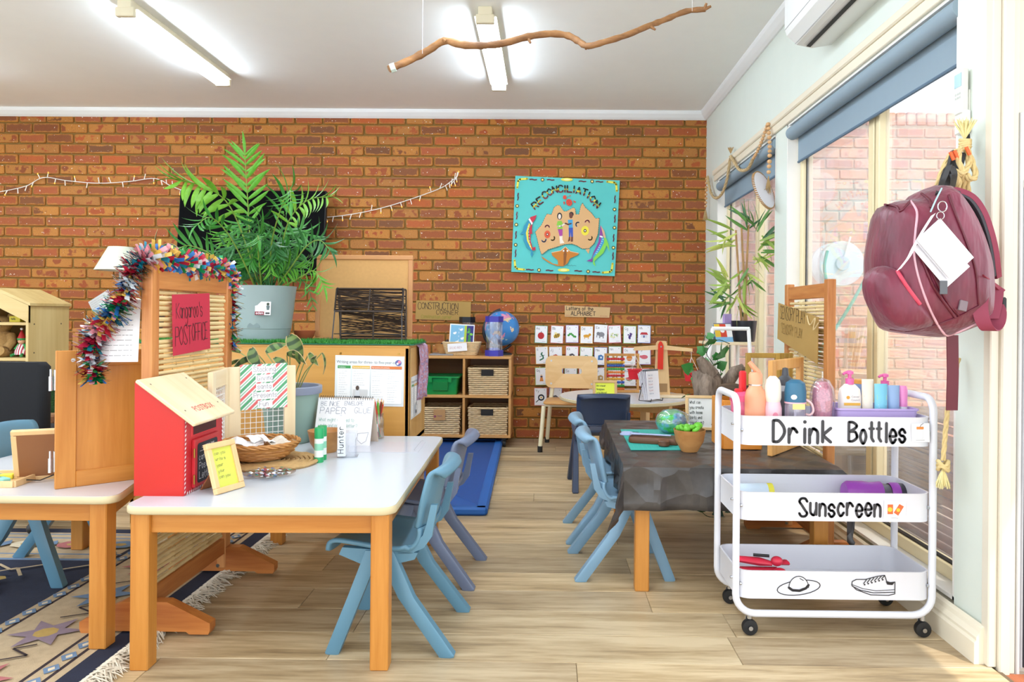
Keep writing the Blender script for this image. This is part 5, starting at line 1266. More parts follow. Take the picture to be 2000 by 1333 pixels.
MB().lathe([(0, .02*s), (.05*s, .02*s), (.045*s, .05*s), (.02*s, .10*s), (0, .10*s)], 16).build('dress', mm, t, 50); hd = MB().ell((0, 0, .128*s), .027*s, .025*s, .030*s, 14, 10).build('head', c_('#e2b08a'), t, 80)
MB().lathe([(.029*s, .140*s), (.026*s, .15*s), (.012*s, .19*s), (0, .215*s)], 14).build('hat', c_('#c0262e'), t, 50); MB().ell((0, 0, .218*s), .010*s, .010*s, .010*s, 8, 6).build('pompom', WHITE, t, 80); MB().lathe([(.028*s, .132*s), (.031*s, .136*s), (.029*s, .146*s)], 14).build('hat_band', c_('#2f9a4a'), t)
for k in (-1, 1): MB().tube([(k*.02*s, 0, .10*s), (k*.045*s, -.01, .06*s)], .009*s, 8).build('arm', c_('#2f9a4a'), t, 60); MB().tube([(k*.02*s, -.01, .03*s), (k*.04*s, -.06*s, .012*s)], .011*s, 8).build('leg', c_('#2f8a4a'), t, 60); MB().ell((k*.010*s, -.024*s, .130*s), .003*s, .003*s, .003*s, 6, 4).build('eye', BLK, hd)
q = aty(33, 628, Yf+.10); t = thing('tea_box', 'small yellow carton on the top shelf of the house shaped unit', 'box', (q.x, q.y, zs1)); MB().box(-.035, .035, -.02, .02, 0, .038, .002).build('carton', c_('#d8c62c'), t); A = Art(basis((-.03, -.0205, .008), (1, 0, 0), (0, 0, 1))); A.hand(INK, 'hello', .008, .006, .014, .0016, .8, 0, .8); A.build('lettering', t)
# artificial grass covered board behind
p = aty(80, 760, 4.05); t = thing('grass_pouf', 'dark green artificial grass covered seat behind the angled table', 'seat', (p.x-.12, 4.13, 0))
gw, gd, gh = .29, .16, aty(80, 747, 4.0).z
slab(MB(), rrect(-gw, gw, -gd, gd, .06), 0, gh, .03).build('pad', plain('dark turf base', '#24451c', .9), t, 50)
g = MB(); r = random.Random(2)
for k in range(9000):
    if r.random() < .8: x, y, z, n = r.uniform(-gw, gw), -gd, r.uniform(0, gh-.01), (0, -1)
    else: a = r.uniform(-gw, gw); x, y, z, n = a, r.uniform(-gd, gd), gh-.004, (0, 0)
    d_ = V((r.uniform(-.6, .6), n[1]*.8+r.uniform(-.3, .3), r.uniform(-.5, .7)+(.8 if n[1] == 0 else 0))).normalized()*r.uniform(.012, .024); q = V((x, y, z)); w_ = V((.0016, 0, .0004))
    g.add([q-w_, q+w_, q+d_], [(0, 1, 2)])
g.build('blades', plain('dark turf', '#3a6e27', .7, .3, 60), t, kind='stuff', recalc=False)
t = thing('rustic_stool', 'rough brown wooden stool partly hidden behind the black chair', 'stool', (aty(62, 830, 3.72).x-.10, 3.83, 0)); zz = aty(62, 818, 3.72).z; DW = wood('rustic wood', '#7a5238', '#a87f5c', 'X', 12)
MB().box(-.16, .125, -.12, .12, zz-.045, zz, .008).build('seat', DW, t)
for x in (-.12, .09):
    for y in (-.08, .08): MB().box(x-.02, x+.02, y-.02, y+.02, 0, zz-.045, .004).build('leg', DW, t)
# black office chair
p = aty(20, 780, 3.05); t = thing('office_chair', 'black fabric office chair at the photo edge beside the angled table', 'chair', (p.x-.16, 3.18, .0095)); BF = plain('black fabric', '#15171c', .9, .1, 80, bmp=.2)
zb = aty(30, 716, 3.05).z
m = MB(); slab(m, rrect(-.24, .235, -.035, .035, .03), .40, zb, .02); m.build('backrest', BF, t, 50); m = MB(); slab(m, rrect(-.23, .22, .04, .44, .08), .37, .44, .02); m.build('seat', BF, t, 50)
MB().cyl((0, .24, .08), (0, .24, .37), .025).build('gas_lift', BLK, t, 40); MB().box(-.02, .02, .0, .24, .36, .42, .004).build('back_bracket', BLK, t)
for k in range(5):
    a = k*2*PI/5+.3; o = MB().tube([(0, .24, .09), (.26*math.cos(a), .24+.26*math.sin(a), .065)], [.022, .014], 8).build('base_arm', BLK, t, 40); MB().ell((.26*math.cos(a), .24+.26*math.sin(a), .028), .026, .026, .028, 10, 8).build('castor', BLK, o, 60)
# side table with lamp at the wall
p = aty(190, 650, 5.25); tz = p.z+.03; t = thing('lamp_table', 'honey wooden stand under the cream lamp', 'stand', (aty(240, 650, 5.45).x, 5.45, 0)); MB().box(-.26, .26, -.20, .22, tz-.03, tz, .004).build('top', HONX, t)
for x in (-.235, .235):
    for y in (-.175, .195): MB().box(x-.022, x+.022, y-.022, y+.022, 0, tz-.03, .003).build('leg', HON, t)
p = aty(236, 506, 5.42); t = thing('table_lamp', 'cream cone shade table lamp behind the tinsel garland', 'lamp', (p.x, 5.42, tz)); SHD = plain('cream lampshade', '#d9dcc8', .8, .02)
zb, zt_ = aty(236, 529, 5.42).z-tz, aty(236, 483, 5.42).z-tz
MB().lathe([(.178, zb), (.085, zt_), (.083, zt_), (.175, zb+.001)], 36).build('lamp_shade', SHD, t, 60); MB().lathe([(0, 0), (.055, 0), (.05, .015), (.02, .03), (.03, .07), (.045, .11), (.03, .16), (.012, .18), (.012, zb+.04), (0, zb+.04)], 24).build('base', plain('pewter', '#8b8a82', .25, metal=.9), t, 40)
o_ = aty(196, 638, 5.22); t = thing('leaning_sheet', 'grey printed sheet leaning on the lamp stand', 'paper'); t.matrix_world = basis(o_, aty(240, 610, 5.22)-o_, aty(160, 592, 5.26)-o_)
sheet(Matrix(), .175, .215, .002, c_('#c9c8c4'), 'paper', t); A = Art(Matrix()); A.rect(c_('#7a4a6a'), .166, .0, .006, .215)
for k in range(12): A.scrib(c_('#9a9a96'), .01, .02+k*.016, .13, .006)
A.build('print', t)
q = aty(245, 640, 5.3); t = thing('dark_leaf_plant', 'dark veined leaves rising beside the lamp above the tinsel', 'plant', (aty(300, 620, 5.3).x, 5.30, tz))
MB().lathe([(0, 0), (.06, 0), (.075, .10), (.068, .10), (0, .09)], 20).build('pot', c_('#6b5a4a'), t, 40)
L0 = t.location
for (px, py, dv, l, w_) in ((303, 490, (.05, -.1, 1), .16, .075), (318, 480, (.9, -.2, -.1), .13, .06), (290, 500, (-.8, -.3, .1), .12, .06)):
    tp = aty(px, py, 5.25)-L0; bigleaf((0, 0, .09), tp, dv, l, w_, PI/2 if abs(dv[2]) > .8 else .9, plain('deep leaf', '#3a5a3c', .4, .2, 20), t, True, .1, .1)

# ================================================================== ON THE BRICK WALL
WY = WALLY-.016
def wpt(px, py, y=WY): return aty(px, py, y)
# reconciliation cloth, drawn in its own plane (unit: crop pixel of the cloth)
K = (1/6.06)/236.8
o = wpt(980, 550, WY-.020); bx0 = basis(o, (1, 0, 0), (0, 0, 1)); bx0 = Matrix.Translation(o) @ Matrix.Rotation(.0084, 4, 'Y') @ basis((0, 0, 0), (1, 0, 0), (0, 0, 1)) @ Matrix.Diagonal((K, K, K, 1))
t = thing('reconciliation_cloth', 'turquoise printed cloth reading Reconciliation hung on the brick wall', 'wall hanging'); t.location = o
def Q(x, y): return (x, 1333-y)
Mq = Matrix.Translation(-V(o)) @ bx0
TQ = plain('turquoise cotton', '#5fc8c4', .85, .04, 3)
m = MB(); n = 26; vs = []; fs = []
TLc, TRc, BRc, BLc = V(Q(140, 85)), V(Q(1370, 122)), V(Q(1330, 1250)), V(Q(110, 1218))
def cz(a, b): return 8*math.sin(a*17+b*2)*.5+6*math.sin(a*31-b*5)*.4+5*math.cos(b*9+a*3)*.5
for j in range(n+1):
    for i in range(n+1):
        a, b = i/n, j/n; p = (BLc.lerp(BRc, a)).lerp(TLc.lerp(TRc, a), b); vs.append(Mq @ V((p.x, p.y, cz(a, b)*.45)))
fs = [(j*(n+1)+i, j*(n+1)+i+1, (j+1)*(n+1)+i+1, (j+1)*(n+1)+i) for j in range(n) for i in range(n)]
m.add(vs, fs); o_ = m.build('cotton', TQ, t, 80, recalc=False)
A = Art(Mq @ Matrix.Translation((0, 0, 7.5))); A.z = 0
for_up = .35
_up = A.up
A.up = lambda d=.0003: (setattr(A, 'z', A.z+.012), A)[1]
def cc(pts): return [Q(*p) for p in pts]
MAR = c_('#7a1f33'); YE = c_('#e9e04a'); TANB = c_('#d9ab74'); BK_ = c_('#1b1b1d')
for (x, y) in ((350, 128), (556, 128), (930, 140), (1130, 142), (330, 1190), (560, 1195), (897, 1195), (1110, 1205)): A.line(MAR, cc([(x-40, y), (x-14, y-4), (x+14, y+4), (x+40, y)]), 13)
for (x, y) in ((175, 332), (165, 555), (158, 783), (158, 1000), (1315, 345), (1318, 575), (1308, 800), (1304, 1015)): A.line(MAR, cc([(x+3, y-40), (x-3, y-12), (x+3, y+12), (x-3, y+40)]), 13)
for (x, y) in ((460, 128), (1044, 140), (167, 442), (160, 662), (157, 900), (1312, 465), (1315, 680), (1307, 915), (437, 1192), (1014, 1200)): A.disc(BK_, *Q(x, y), 21); A.disc(c_('#e8d44a'), *Q(x, y), 13); A.disc(c_('#f2ead0'), *Q(x, y), 6)
for (x, y, sx, sy) in ((165, 118, 1, 1), (1335, 140, -1, 1), (148, 1190, 1, -1), (1300, 1210, -1, -1)): A.line(YE, cc([(x+sx*115, y), (x+sx*30, y+sy*8), (x+sx*8, y+sy*30), (x, y+sy*108)]), 24)
for (x, y) in ((747, 122), (727, 1188)): A.disc(YE, *Q(x, y), 70, 20); A.disc(c_('#f4f0b0'), *Q(x, y), 40, 10)
letters = [('R', 375, 432, 38), ('E', 430, 375, 32), ('C', 490, 308, 25), ('O', 545, 272, 18), ('N', 607, 242, 10), ('C', 673, 232, 5), ('I', 726, 232, 0), ('L', 780, 232, -1), ('I', 832, 236, -4), ('A', 888, 250, -10), ('T', 958, 268, -17), ('I', 1005, 302, -22), ('O', 1055, 348, -30), ('N', 1105, 408, -36)]
base_M = A.M
for ch, x, y, ang in letters:
    qx, qy = Q(x, y); A.M = base_M @ Matrix.Translation((qx, qy, 0)) @ Matrix.Rotation(math.radians(ang), 4, 'Z')
    for (col, lo, hi) in ((MAR, -40, -14), (c_('#e8d83a'), -14, 14), (BK_, 14, 40)):
        # draw the glyph clipped in three colour bands
        for st in G[ch].split(','):
            p = [(int(q_[0])*13-26 if ch != 'I' else 0, (int(q_[1])-6)*12.5) for q_ in st.strip('~').split()]
            if st[0] == '~': p = [tuple(v) for v in smoothpts([V((a, b, 0)) for a, b in p], 3)]
            p = [(v[0], v[1]) for v in p]
            for u, v in zip(p, p[1:]):
                N_ = 5
                for s in range(N_):
                    a_ = (u[0]+(v[0]-u[0])*s/N_, u[1]+(v[1]-u[1])*s/N_); b_ = (u[0]+(v[0]-u[0])*(s+1)/N_, u[1]+(v[1]-u[1])*(s+1)/N_); my = (a_[1]+b_[1])/2
                    if lo <= my < hi: A.line(col, [a_, b_], 16)
A.M = base_M
AUS = [(385, 745), (455, 665), (500, 565), (520, 530), (570, 540), (600, 455), (640, 425), (670, 430), (715, 495), (745, 498), (830, 450), (850, 465), (858, 530), (895, 530), (915, 430), (935, 395), (970, 450), (1040, 510), (1090, 575), (1135, 570), (1122, 760), (1080, 870), (1020, 930), (940, 935), (880, 900), (820, 878), (740, 885), (650, 915), (540, 950), (465, 1012), (440, 950), (410, 830)]
A.poly(TANB, cc(AUS)); A.poly(TANB, cc([(978, 940), (1030, 935), (1015, 992)]))
au = cc(AUS+AUS[:1])
for u, v in zip(au, au[1:]):
    L_ = math.dist(u, v); k = 0
    while k*26 < L_-8: f0, f1 = k*26/L_, min(1, (k*26+17)/L_); A.line(c_('#4a3a2c'), [(u[0]+(v[0]-u[0])*f0, u[1]+(v[1]-u[1])*f0), (u[0]+(v[0]-u[0])*f1, u[1]+(v[1]-u[1])*f1)], 4, False); k += 1
RD = c_('#d8402a')
A.disc(RD, *Q(778, 392), 36, 42, rot=.4); A.disc(RD, *Q(725, 332), 22, 25); A.poly(RD, cc([(752, 322), (805, 303), (790, 318)])); A.poly(RD, cc([(822, 365), (858, 380), (850, 398), (832, 386)])); A.poly(RD, cc([(708, 382), (728, 385), (722, 425), (712, 410)]))
for (dx_, dy_) in ((-14, -14), (4, -18), (14, 2), (-6, 4), (2, 22), (-20, 14)): A.disc(BK_, *Q(778+dx_, 392+dy_), 4, n=6)
# two people printed on the cloth
A.disc(BK_, *Q(668, 555), 30, 42); A.disc(c_('#f0dccb'), *Q(668, 560), 17, 30); A.poly(c_('#84c43a'), cc([(645, 615), (690, 608), (706, 640), (704, 708), (650, 708), (636, 660)])); A.line(c_('#f0e3d6'), cc([(652, 675), (690, 672), (735, 640)]), 18); A.poly(c_('#a63a96'), cc([(650, 708), (706, 706), (706, 785), (672, 792)])); A.poly(c_('#f0e3d6'), cc([(670, 790), (706, 786), (706, 830), (730, 870), (678, 880)]))
A.disc(BK_, *Q(806, 530), 27, 28); A.disc(c_('#6a3522'), *Q(802, 548), 22, 32); A.poly(c_('#3a9ccc'), cc([(765, 598), (822, 592), (826, 690), (780, 692)])); A.line(c_('#6a3522'), cc([(805, 640), (770, 652), (738, 638)]), 16); A.poly(c_('#2f4fb0'), cc([(776, 690), (828, 688), (830, 795), (808, 798), (802, 740), (798, 796), (782, 796)])); A.poly(c_('#6a3522'), cc([(782, 796), (798, 796), (800, 840), (770, 856)])); A.poly(c_('#6a3522'), cc([(808, 798), (830, 795), (830, 852), (804, 854)]))
A.disc(c_('#e0542c'), *Q(528, 772), 36, 46); A.disc(c_('#7a2a1c'), *Q(528, 772), 16, 18); A.disc(WHITE, *Q(528, 772), 7); A.disc(c_('#ecdc3a'), *Q(970, 722), 46, 56); A.disc(c_('#5a4424'), *Q(970, 722), 18, 20); A.disc(WHITE, *Q(970, 722), 8)
for (x, y, c, r0) in ((525, 690, '#d87a8a', 0), (995, 625, '#d87a8a', 0), (488, 835, '#6a80b0', 200), (885, 650, '#6a80b0', 60), (590, 815, '#8a6a3c', 230), (1030, 805, '#8a6a3c', 220)):
    A.line(c_(c), [(Q(x, y)[0]+24*math.cos(math.radians(r0+a)), Q(x, y)[1]+26*math.sin(math.radians(r0+a))) for a in range(0, 200, 25)], 14)
A.poly(c_('#c77a1c'), cc([(742, 912), (800, 965), (905, 985), (890, 1010), (800, 1050), (770, 1110), (720, 1145), (640, 1140), (560, 1110), (480, 1060), (455, 1025), (500, 1055), (600, 1115), (660, 1125), (655, 1075), (590, 1020), (578, 985), (690, 960)]))
A.poly(c_('#8a4f10'), cc([(742, 920), (760, 1000), (750, 1110), (725, 1140), (722, 1000)])); A.line(c_('#f0c9a0'), cc([(582, 985), (690, 962), (742, 915), (800, 967), (900, 988)]), 7); A.disc(WHITE, *Q(722, 962), 10); A.disc(WHITE, *Q(768, 962), 10)
# two sea creatures
A.poly(c_('#1f8fb0'), cc([(305, 600), (250, 680), (235, 740), (202, 780), (250, 775), (250, 850), (290, 930), (340, 975), (335, 1010), (352, 1045), (368, 990), (320, 900), (285, 800), (300, 690), (330, 640)])); A.poly(c_('#ecd94a'), cc([(310, 640), (275, 760), (290, 850), (345, 955), (352, 940), (308, 840), (300, 740), (325, 660)])); A.poly(c_('#c0203c'), cc([(398, 545), (330, 570), (300, 600), (345, 640), (315, 700), (310, 800), (330, 890), (355, 965), (392, 960), (390, 920), (355, 930), (330, 840), (330, 770), (350, 770), (345, 700), (352, 640), (385, 590)])); A.poly(WHITE, cc([(303, 600), (318, 585), (355, 645), (342, 662)]))
A.poly(c_('#8a3a96'), cc([(1150, 655), (1170, 700), (1180, 780), (1160, 850), (1110, 960), (1065, 1020), (1060, 1085), (990, 1078), (1050, 1050), (1080, 960), (1130, 850), (1142, 740)])); A.poly(c_('#d9ab8a'), cc([(1152, 655), (1195, 720), (1215, 800), (1190, 800)])); A.poly(c_('#7fd04a'), cc([(1190, 800), (1215, 800), (1250, 880), (1262, 970), (1225, 890), (1190, 980), (1110, 1050), (1085, 1080), (1100, 1140), (1070, 1110), (1075, 1040), (1150, 950), (1195, 860)])); A.poly(c_('#3a9ccc'), cc([(1165, 800), (1192, 800), (1195, 860), (1150, 950), (1075, 1040), (1070, 1010), (1120, 930), (1155, 860)])); A.poly(WHITE, cc([(1145, 775), (1180, 785), (1178, 802), (1142, 792)]))
for k in range(8): A.disc(WHITE, *Q(1182-k*11, 820+k*24), 5, n=6); A.disc(WHITE, *Q(300+k*4, 680+k*34), 5, n=6)
A.line(c_('#3a6a6a'), cc([(755, 1135), (768, 1122), (775, 1140), (790, 1128), (800, 1140), (818, 1126), (830, 1138), (850, 1130), (872, 1136)]), 3)
A.build('printed_design', t)

# cardboard signs
CARD = plain('brown cardboard', '#b08d4e', .85, .05, 8); CARD2 = plain('pale cardboard', '#d0ad7c', .8, .05, 8)
def wsign(name, label, corners, mat, draw, y=WY-.002):
    P = [wpt(*c, y) for c in corners]; o = P[0]; M = basis(o, P[1]-P[0], P[3]-P[0]); inv = M.inverted(); t = thing(name, label, 'sign'); t.matrix_world = M
    q = [(inv @ p) for p in P]; m = MB(); m.prism([(v.x, v.y) for v in q], -.003, 0); m.build('card', mat, t); A = Art(Matrix()); draw(A, (P[1]-P[0]).length, (P[3]-P[0]).length); A.build('lettering', t); return t
def d1(A, w_, h): A.hand(c_('#4a3418'), 'CONSTRUCTION', .02, h*.56, h*.34, .0045, .80, .04, .72); A.hand(c_('#4a3418'), 'CORNER', w_*.38, h*.30, h*.22, .004, 1, .05, .95); A.hand(c_('#8f8a2c'), 'Construction corner', .05, h*.08, h*.18, .003, .85, .1, .75)
wsign('cardboard_sign', 'brown cardboard sign reading Construction Corner on the wall', [(811, 624), (919, 627), (920, 590), (813, 587)], CARD, d1)
def d2(A, w_, h): A.hand(INK, 'Letters of the', .012, h*.60, h*.30, .004, .92, .03, .86); A.hand(INK, 'ALPHABET', w_*.14, h*.14, h*.36, .0045, .95, .02, .86); [A.disc(c_('#b8322c'), .012+k*.012, h*.13, .003, n=6) for k in range(3)]; [A.disc(c_('#b8322c'), w_*.80+k*.013, h*.13, .003, n=6) for k in range(5)]
wsign('alphabet_sign', 'pale cardboard sign reading Letters of the Alphabet on the wall', [(1103, 619), (1190, 621), (1192, 601), (1103, 597)], CARD2, d2)
# alphabet cards
pics = {'Aa': 'red apple', 'Bb': 'striped bee', 'Cc': 'green bug', 'Dd': 'golden dog', 'Ee': 'grey elephant', 'Ff': 'pale flowers', 'Gg': 'purple grapes', 'Hh': 'red roofed house', 'Ii': 'green lizard', 'Jj': 'jam jar', 'Kk': 'keys', 'Ll': 'green snail curl', 'Mm': 'blue mermaid shape', 'Nn': 'nest', 'Oo': 'orange fruit', 'Pp': 'pink animal', 'Qq': 'figure in orange dress', 'Rr': 'blue robot', 'Ss': 'brown snake', 'Tt': 'grey train', 'Uu': 'umbrella', 'Vv': 'vase', 'Ww': 'red watermelon', 'Xx': 'xylophone', 'Yy': 'fried egg in black pan', 'Zz': 'grey zebra'}
xs = [1058, 1087, 1117, 1145, 1173, 1201.5, 1231, 1258.5]; ys = [652.5, 694, 735, 775]; edges = ['#3f9a6a', '#e0b050', '#8fc46a', '#d88a8a', '#e6e2ea', '#8aa0d8', '#9a7ac0', '#d85a78']
for i, (k, d_) in enumerate(pics.items()):
    r, c = divmod(i, 8); px = xs[c]+random.uniform(-1.2, 1.2)-r*.7; py = ys[r]+random.uniform(-1.5, 1.5)+c*.25
    cx_, ang = wpt(px, py, WY-.001-random.uniform(0, .003)), random.uniform(-.05, .05)
    t = thing('alphabet_card', 'laminated alphabet card %s with %s on the brick wall' % (k, d_), 'card', group='alphabet cards on the brick wall'); t.matrix_world = Matrix.Translation(cx_) @ Matrix.Rotation(ang, 4, 'Y') @ basis((0, 0, 0), (1, 0, 0), (0, .03, 1)) @ Matrix.Translation((-.053, -.073, 0))
    sheet(Matrix(), .106, .146, .0012, c_(edges[(i*3+r) % 8]), 'border', t); A = Art(Matrix()); A.rect(plain('card white', '#f5f5f8', .35, .01), .004, .004, .098, .138); A.hand(GREYINK, k, .012, .112, .019, .0022, .9); A.disc(GREYINK, .085, .128, .003, n=6); A.line(c_('#b9b9bd'), [(.062, .014), (.092, .014)], .003, False)
    x, y = .052, .062; P_ = A.poly; D_ = A.disc
    if k == 'Aa': D_(c_('#c01f26'), x, y, .027, .028); A.line(c_('#5a3a1c'), [(x, y+.026), (x+.003, y+.036)], .004)
    elif k == 'Bb': D_(c_('#e2b82c'), x, y, .028, .018, rot=.4); [A.line(INK, [(x+q-.005, y-.015+q*.3), (x+q+.003, y+.015+q*.3)], .006) for q in (-.012, .002, .015)]; D_(c_('#f0e0a0'), x-.01, y+.02, .012, .008)
    elif k == 'Cc': [D_(c_('#3f9a3f'), x-.028+q*.011, y+.012*math.sin(q), .009) for q in range(6)]
    elif k == 'Dd': D_(c_('#e0a22c'), x, y, .026, .013); D_(c_('#e0a22c'), x+.026, y+.012, .011); A.line(c_('#e0a22c'), [(x-.015, y), (x-.015, y-.022)], .006); A.line(c_('#e0a22c'), [(x+.015, y), (x+.015, y-.022)], .006)
    elif k == 'Ee': D_(c_('#8b8b92'), x+.006, y+.004, .026, .02); D_(c_('#7a7a82'), x-.02, y+.010, .014); A.line(c_('#7a7a82'), [(x-.028, y+.005), (x-.032, y-.02)], .006); [A.line(c_('#8b8b92'), [(x+q, y), (x+q, y-.024)], .009) for q in (-.006, .022)]
    elif k == 'Ff': [D_(c_(random.choice(('#dfe6a0', '#9aba8a', '#e8e0d0'))), x+random.uniform(-.03, .03), y+random.uniform(-.018, .018), .007, n=8) for q in range(16)]
    elif k == 'Gg': [D_(c_('#4a2f7a'), x+random.uniform(-.018, .018)*(1-q/22), y+.02-q*.0022, .0065, n=8) for q in range(20)]
    elif k == 'Hh': A.rect(c_('#dfe4ee'), x-.025, y-.018, .05, .025); P_(c_('#c0323a'), [(x-.034, y+.007), (x+.034, y+.007), (x+.022, y+.026), (x-.022, y+.026)]); A.rect(c_('#4a5a9a'), x-.006, y-.018, .012, .018)
    elif k == 'Ii': A.line(c_('#1f6a4a'), [(x-.015, y-.028), (x+.012, y-.015), (x+.010, y+.005), (x-.004, y+.02), (x+.004, y+.032)], .011); A.line(c_('#1f6a4a'), [(x-.016, y), (x+.022, y+.012)], .004)
    elif k == 'Qq': P_(c_('#e08a3a'), [(x-.016, y-.03), (x+.016, y-.03), (x+.008, y+.005), (x-.008, y+.005)]); D_(c_('#e6c09a'), x, y+.016, .009); D_(c_('#3a3a5a'), x, y+.008, .010, .006)
    elif k == 'Ww': P_(c_('#d8303a'), [(x-.028, y-.002), (x+.030, y+.016), (x+.022, y-.014), (x, y-.022), (x-.018, y-.016)]); A.line(c_('#3f9a4a'), [(x-.028, y-.006), (x-.015, y-.022), (x+.006, y-.027), (x+.026, y-.014), (x+.032, y+.012)], .005)
    elif k == 'Yy': D_(INK, x+.006, y+.004, .027); D_(WHITE, x+.006, y+.004, .016, .014); D_(c_('#e8b83a'), x+.006, y+.004, .007); A.line(INK, [(x-.014, y-.014), (x-.036, y-.034)], .006)
    elif k == 'Oo': D_(c_('#e0862c'), x, y-.004, .024); P_(c_('#4a9a4a'), [(x, y+.018), (x+.02, y+.03), (x+.012, y+.012)])
    elif k == 'Pp': D_(c_('#d86a78'), x, y, .03, .017); D_(c_('#d86a78'), x-.028, y+.004, .010)
    elif k == 'Ll': A.line(c_('#4a8a8a'), [(x+.02*math.cos(a)*(1-a/9), y+.02*math.sin(a)*(1-a/9)) for a in [q*.6 for q in range(12)]], .006)
    else:
        cl = {'Jj': '#c0453a', 'Kk': '#4a4a52', 'Mm': '#3f7ab8', 'Rr': '#3f8ac0', 'Ss': '#7a5a3a', 'Tt': '#9aa0a8', 'Zz': '#6a6a70'}.get(k, '#c09a5a'); P_(c_(cl), [(x-.022, y-.02), (x+.020, y-.022), (x+.024, y+.01), (x+.004, y+.024), (x-.02, y+.016)]); D_(c_('#eeeeee'), x+.004, y, .008)
    A.build('print', t)
# wooden batten on the wall (hanging rail), two white blobs
a, b = wpt(748, 349, WY+.002), wpt(1245, 353, WY+.002); o = MB().box(-(b-a).length/2, (b-a).length/2, -.006, .008, -.006, .006, .002).build('wall_batten', wood('brown batten', '#8a5226', '#a86a34', 'X', 12), None, loc=(a+b)/2, rot=(0, .004, 0)); tag(o, 'thin brown wooden batten screwed along the brick wall', 'rail')
# string lights
def string_lights(label, path, n, seed):
    t = thing('string_lights', label, 'lights'); pts = smoothpts([wpt(x, y, WY-.012) for x, y in path], 6); MB().tube(pts, .0035, 5).build('cable', c_('#e9e4dc'), t, 50); r = random.Random(seed)
    BULB = plain('warm bulb', '#f0a840', .4, 0, emit=.8); CL = c_('#f4ece0'); tot = len(pts)-1
    for k in range(n):
        f = (k+.5)/n*tot; i = int(f); p = pts[i].lerp(pts[i+1], f-i); d_ = V((r.uniform(-.4, .4), -.2, r.choice((-1, -1, 1)))).normalized()
        MB().cyl(p, p+d_*.034, .0036, n=6).build('bulb_holder', CL, t); MB().ell(p+d_*.040, .0045, .0045, .008, 8, 6).build('bulb', BULB if r.random() < .55 else CL, t, 60)
string_lights('white string lights sagging along the brick wall beside the palm', [(-25, 380), (0, 375), (50, 364), (85, 347), (130, 353), (190, 358), (250, 355), (303, 349), (335, 364), (372, 378)], 24, 1)
string_lights('white string lights between the television and the wooden batten', [(632, 425), (680, 420), (740, 408), (800, 390), (860, 368), (884, 352), (893, 345), (880, 362)], 22, 2)
# ================================================================== ROUND TABLE THINGS
RZ = .456
p = atz(1215, 755, RZ); t = thing('bead_abacus', 'wooden abacus with rainbow rows of beads on the round table', 'abacus', (aty(1214, 752, 5.28).x, 5.28, RZ), .04); w_, h = .128, .285
AB = wood('abacus wood', '#b5793a', '#d09a58', 'Z', 12)
for x in (-w_, w_-.016): MB().box(x, x+.016, -.010, .010, 0, h, .002).build('post', AB, t)
for z in (.0, h-.018): MB().box(-w_, w_, -.012 if z else -.03, .012 if z else .03, z, z+.018, .002).build('rail', AB, t)
cols = ['#c8202c', '#e0a428', '#2c58b0', '#2f9a3a', '#e07a28', '#c8202c', '#e0a428', '#2c58b0', '#2f9a3a', '#d86428']
bd = {}
for r in range(10):
    z = h-.040-r*.0245; MB().cyl((-w_+.01, 0, z), (w_-.01, 0, z), .0018, n=5).build('wire', c_('#d8d8d8'), t)
    if cols[r] not in bd: o = MB().lathe([(.003, -.0063), (.008, -.0055), (.0105, 0), (.008, .0055), (.003, .0063)], 10).build('bead', c_(cols[r], .25), None, 50); bd[cols[r]] = o.data; bpy.data.objects.remove(o)
    nb = 10
    for k in range(nb): x = -w_+.024+k*.0132; link('bead', bd[cols[r]], t, (x if r < 5 else x+.0, 0, z), (0, PI/2, 0))
t, A = photo_frame('note_frame', 'small pine frame with yellow note on the round table', (aty(1182, 755, 4.86).x, 4.86, RZ), .03, .165, .125, .22, plain('pale pine frame', '#d3ab78', .5, .05), c_('#e6ee4a'))
for k, s in enumerate(('What is heavier', 'the big bears', 'or the little one?')): A.hand(c_('#6a7a3a'), s, .026, .082-k*.024, .012, .0016, .70, .05, .68)
A.build('handwriting', t)
# balance scale
p = aty(1290, 765, 5.0); t = thing('balance_scale', 'wooden balance scale with red pointer and red buckets', 'scale', (p.x, 5.0, RZ), 0); sc = 5.0/1400
BS = BLOND
slab(MB(), rrect(-.12, .175, -.075, .075, .03), 0, .018, .003).build('base', BLONDX, t, 40)
m = MB(); m.T = Matrix.Rotation(PI/2, 4, 'X'); m.prism([(-.045, .018), (.065, .018), (.040, .375), (.030, .39), (-.020, .39), (-.032, .375)], -.014, .014); m.build('upright', PLY, t)
m = MB(); m.T = Matrix.Rotation(PI/2, 4, 'X'); m.prism([(-.19, .322), (-.19, .348), (-.02, .362), (.02, .362), (.215, .340), (.215, .318), (.02, .330), (-.02, .330)], .016, .028); m.build('beam', PLY, t)
m = MB(); m.T = Matrix.Rotation(PI/2, 4, 'X'); m.prism([(-.028, .195), (.010, .195), (.012, .36), (.0, .385), (-.012, .390), (-.024, .37)], .030, .040); m.build('pointer', c_('#d8301c', .35), t)
MB().cyl((-.005, -.042, .352), (-.005, -.038, .352), .006, n=10).build('pivot', MET, t); MB().box(-.040, .045, -.0155, -.014, .035, .095).build('brass_plate', c_('#a8855a'), t)
for s, z in ((-.182, .125), (.208, .115)):
    b = MB().lathe([(0, z), (.040, z), (.050, z+.062), (.054, z+.064), (.054, z+.070), (.047, z+.070), (.038, z+.006), (0, z+.006)], 24, (s, -.022, 0)).build('bucket', c_('#d3202e', .3), t, 40)
    for a in (0, 2.1, 4.2): MB().tube([(s+.05*math.cos(a), -.022+.05*math.sin(a), z+.066), (s, -.022, z+.165), (s, -.022, .325)], .0016, 4).build('cord', c_('#e8e4dc'), b)
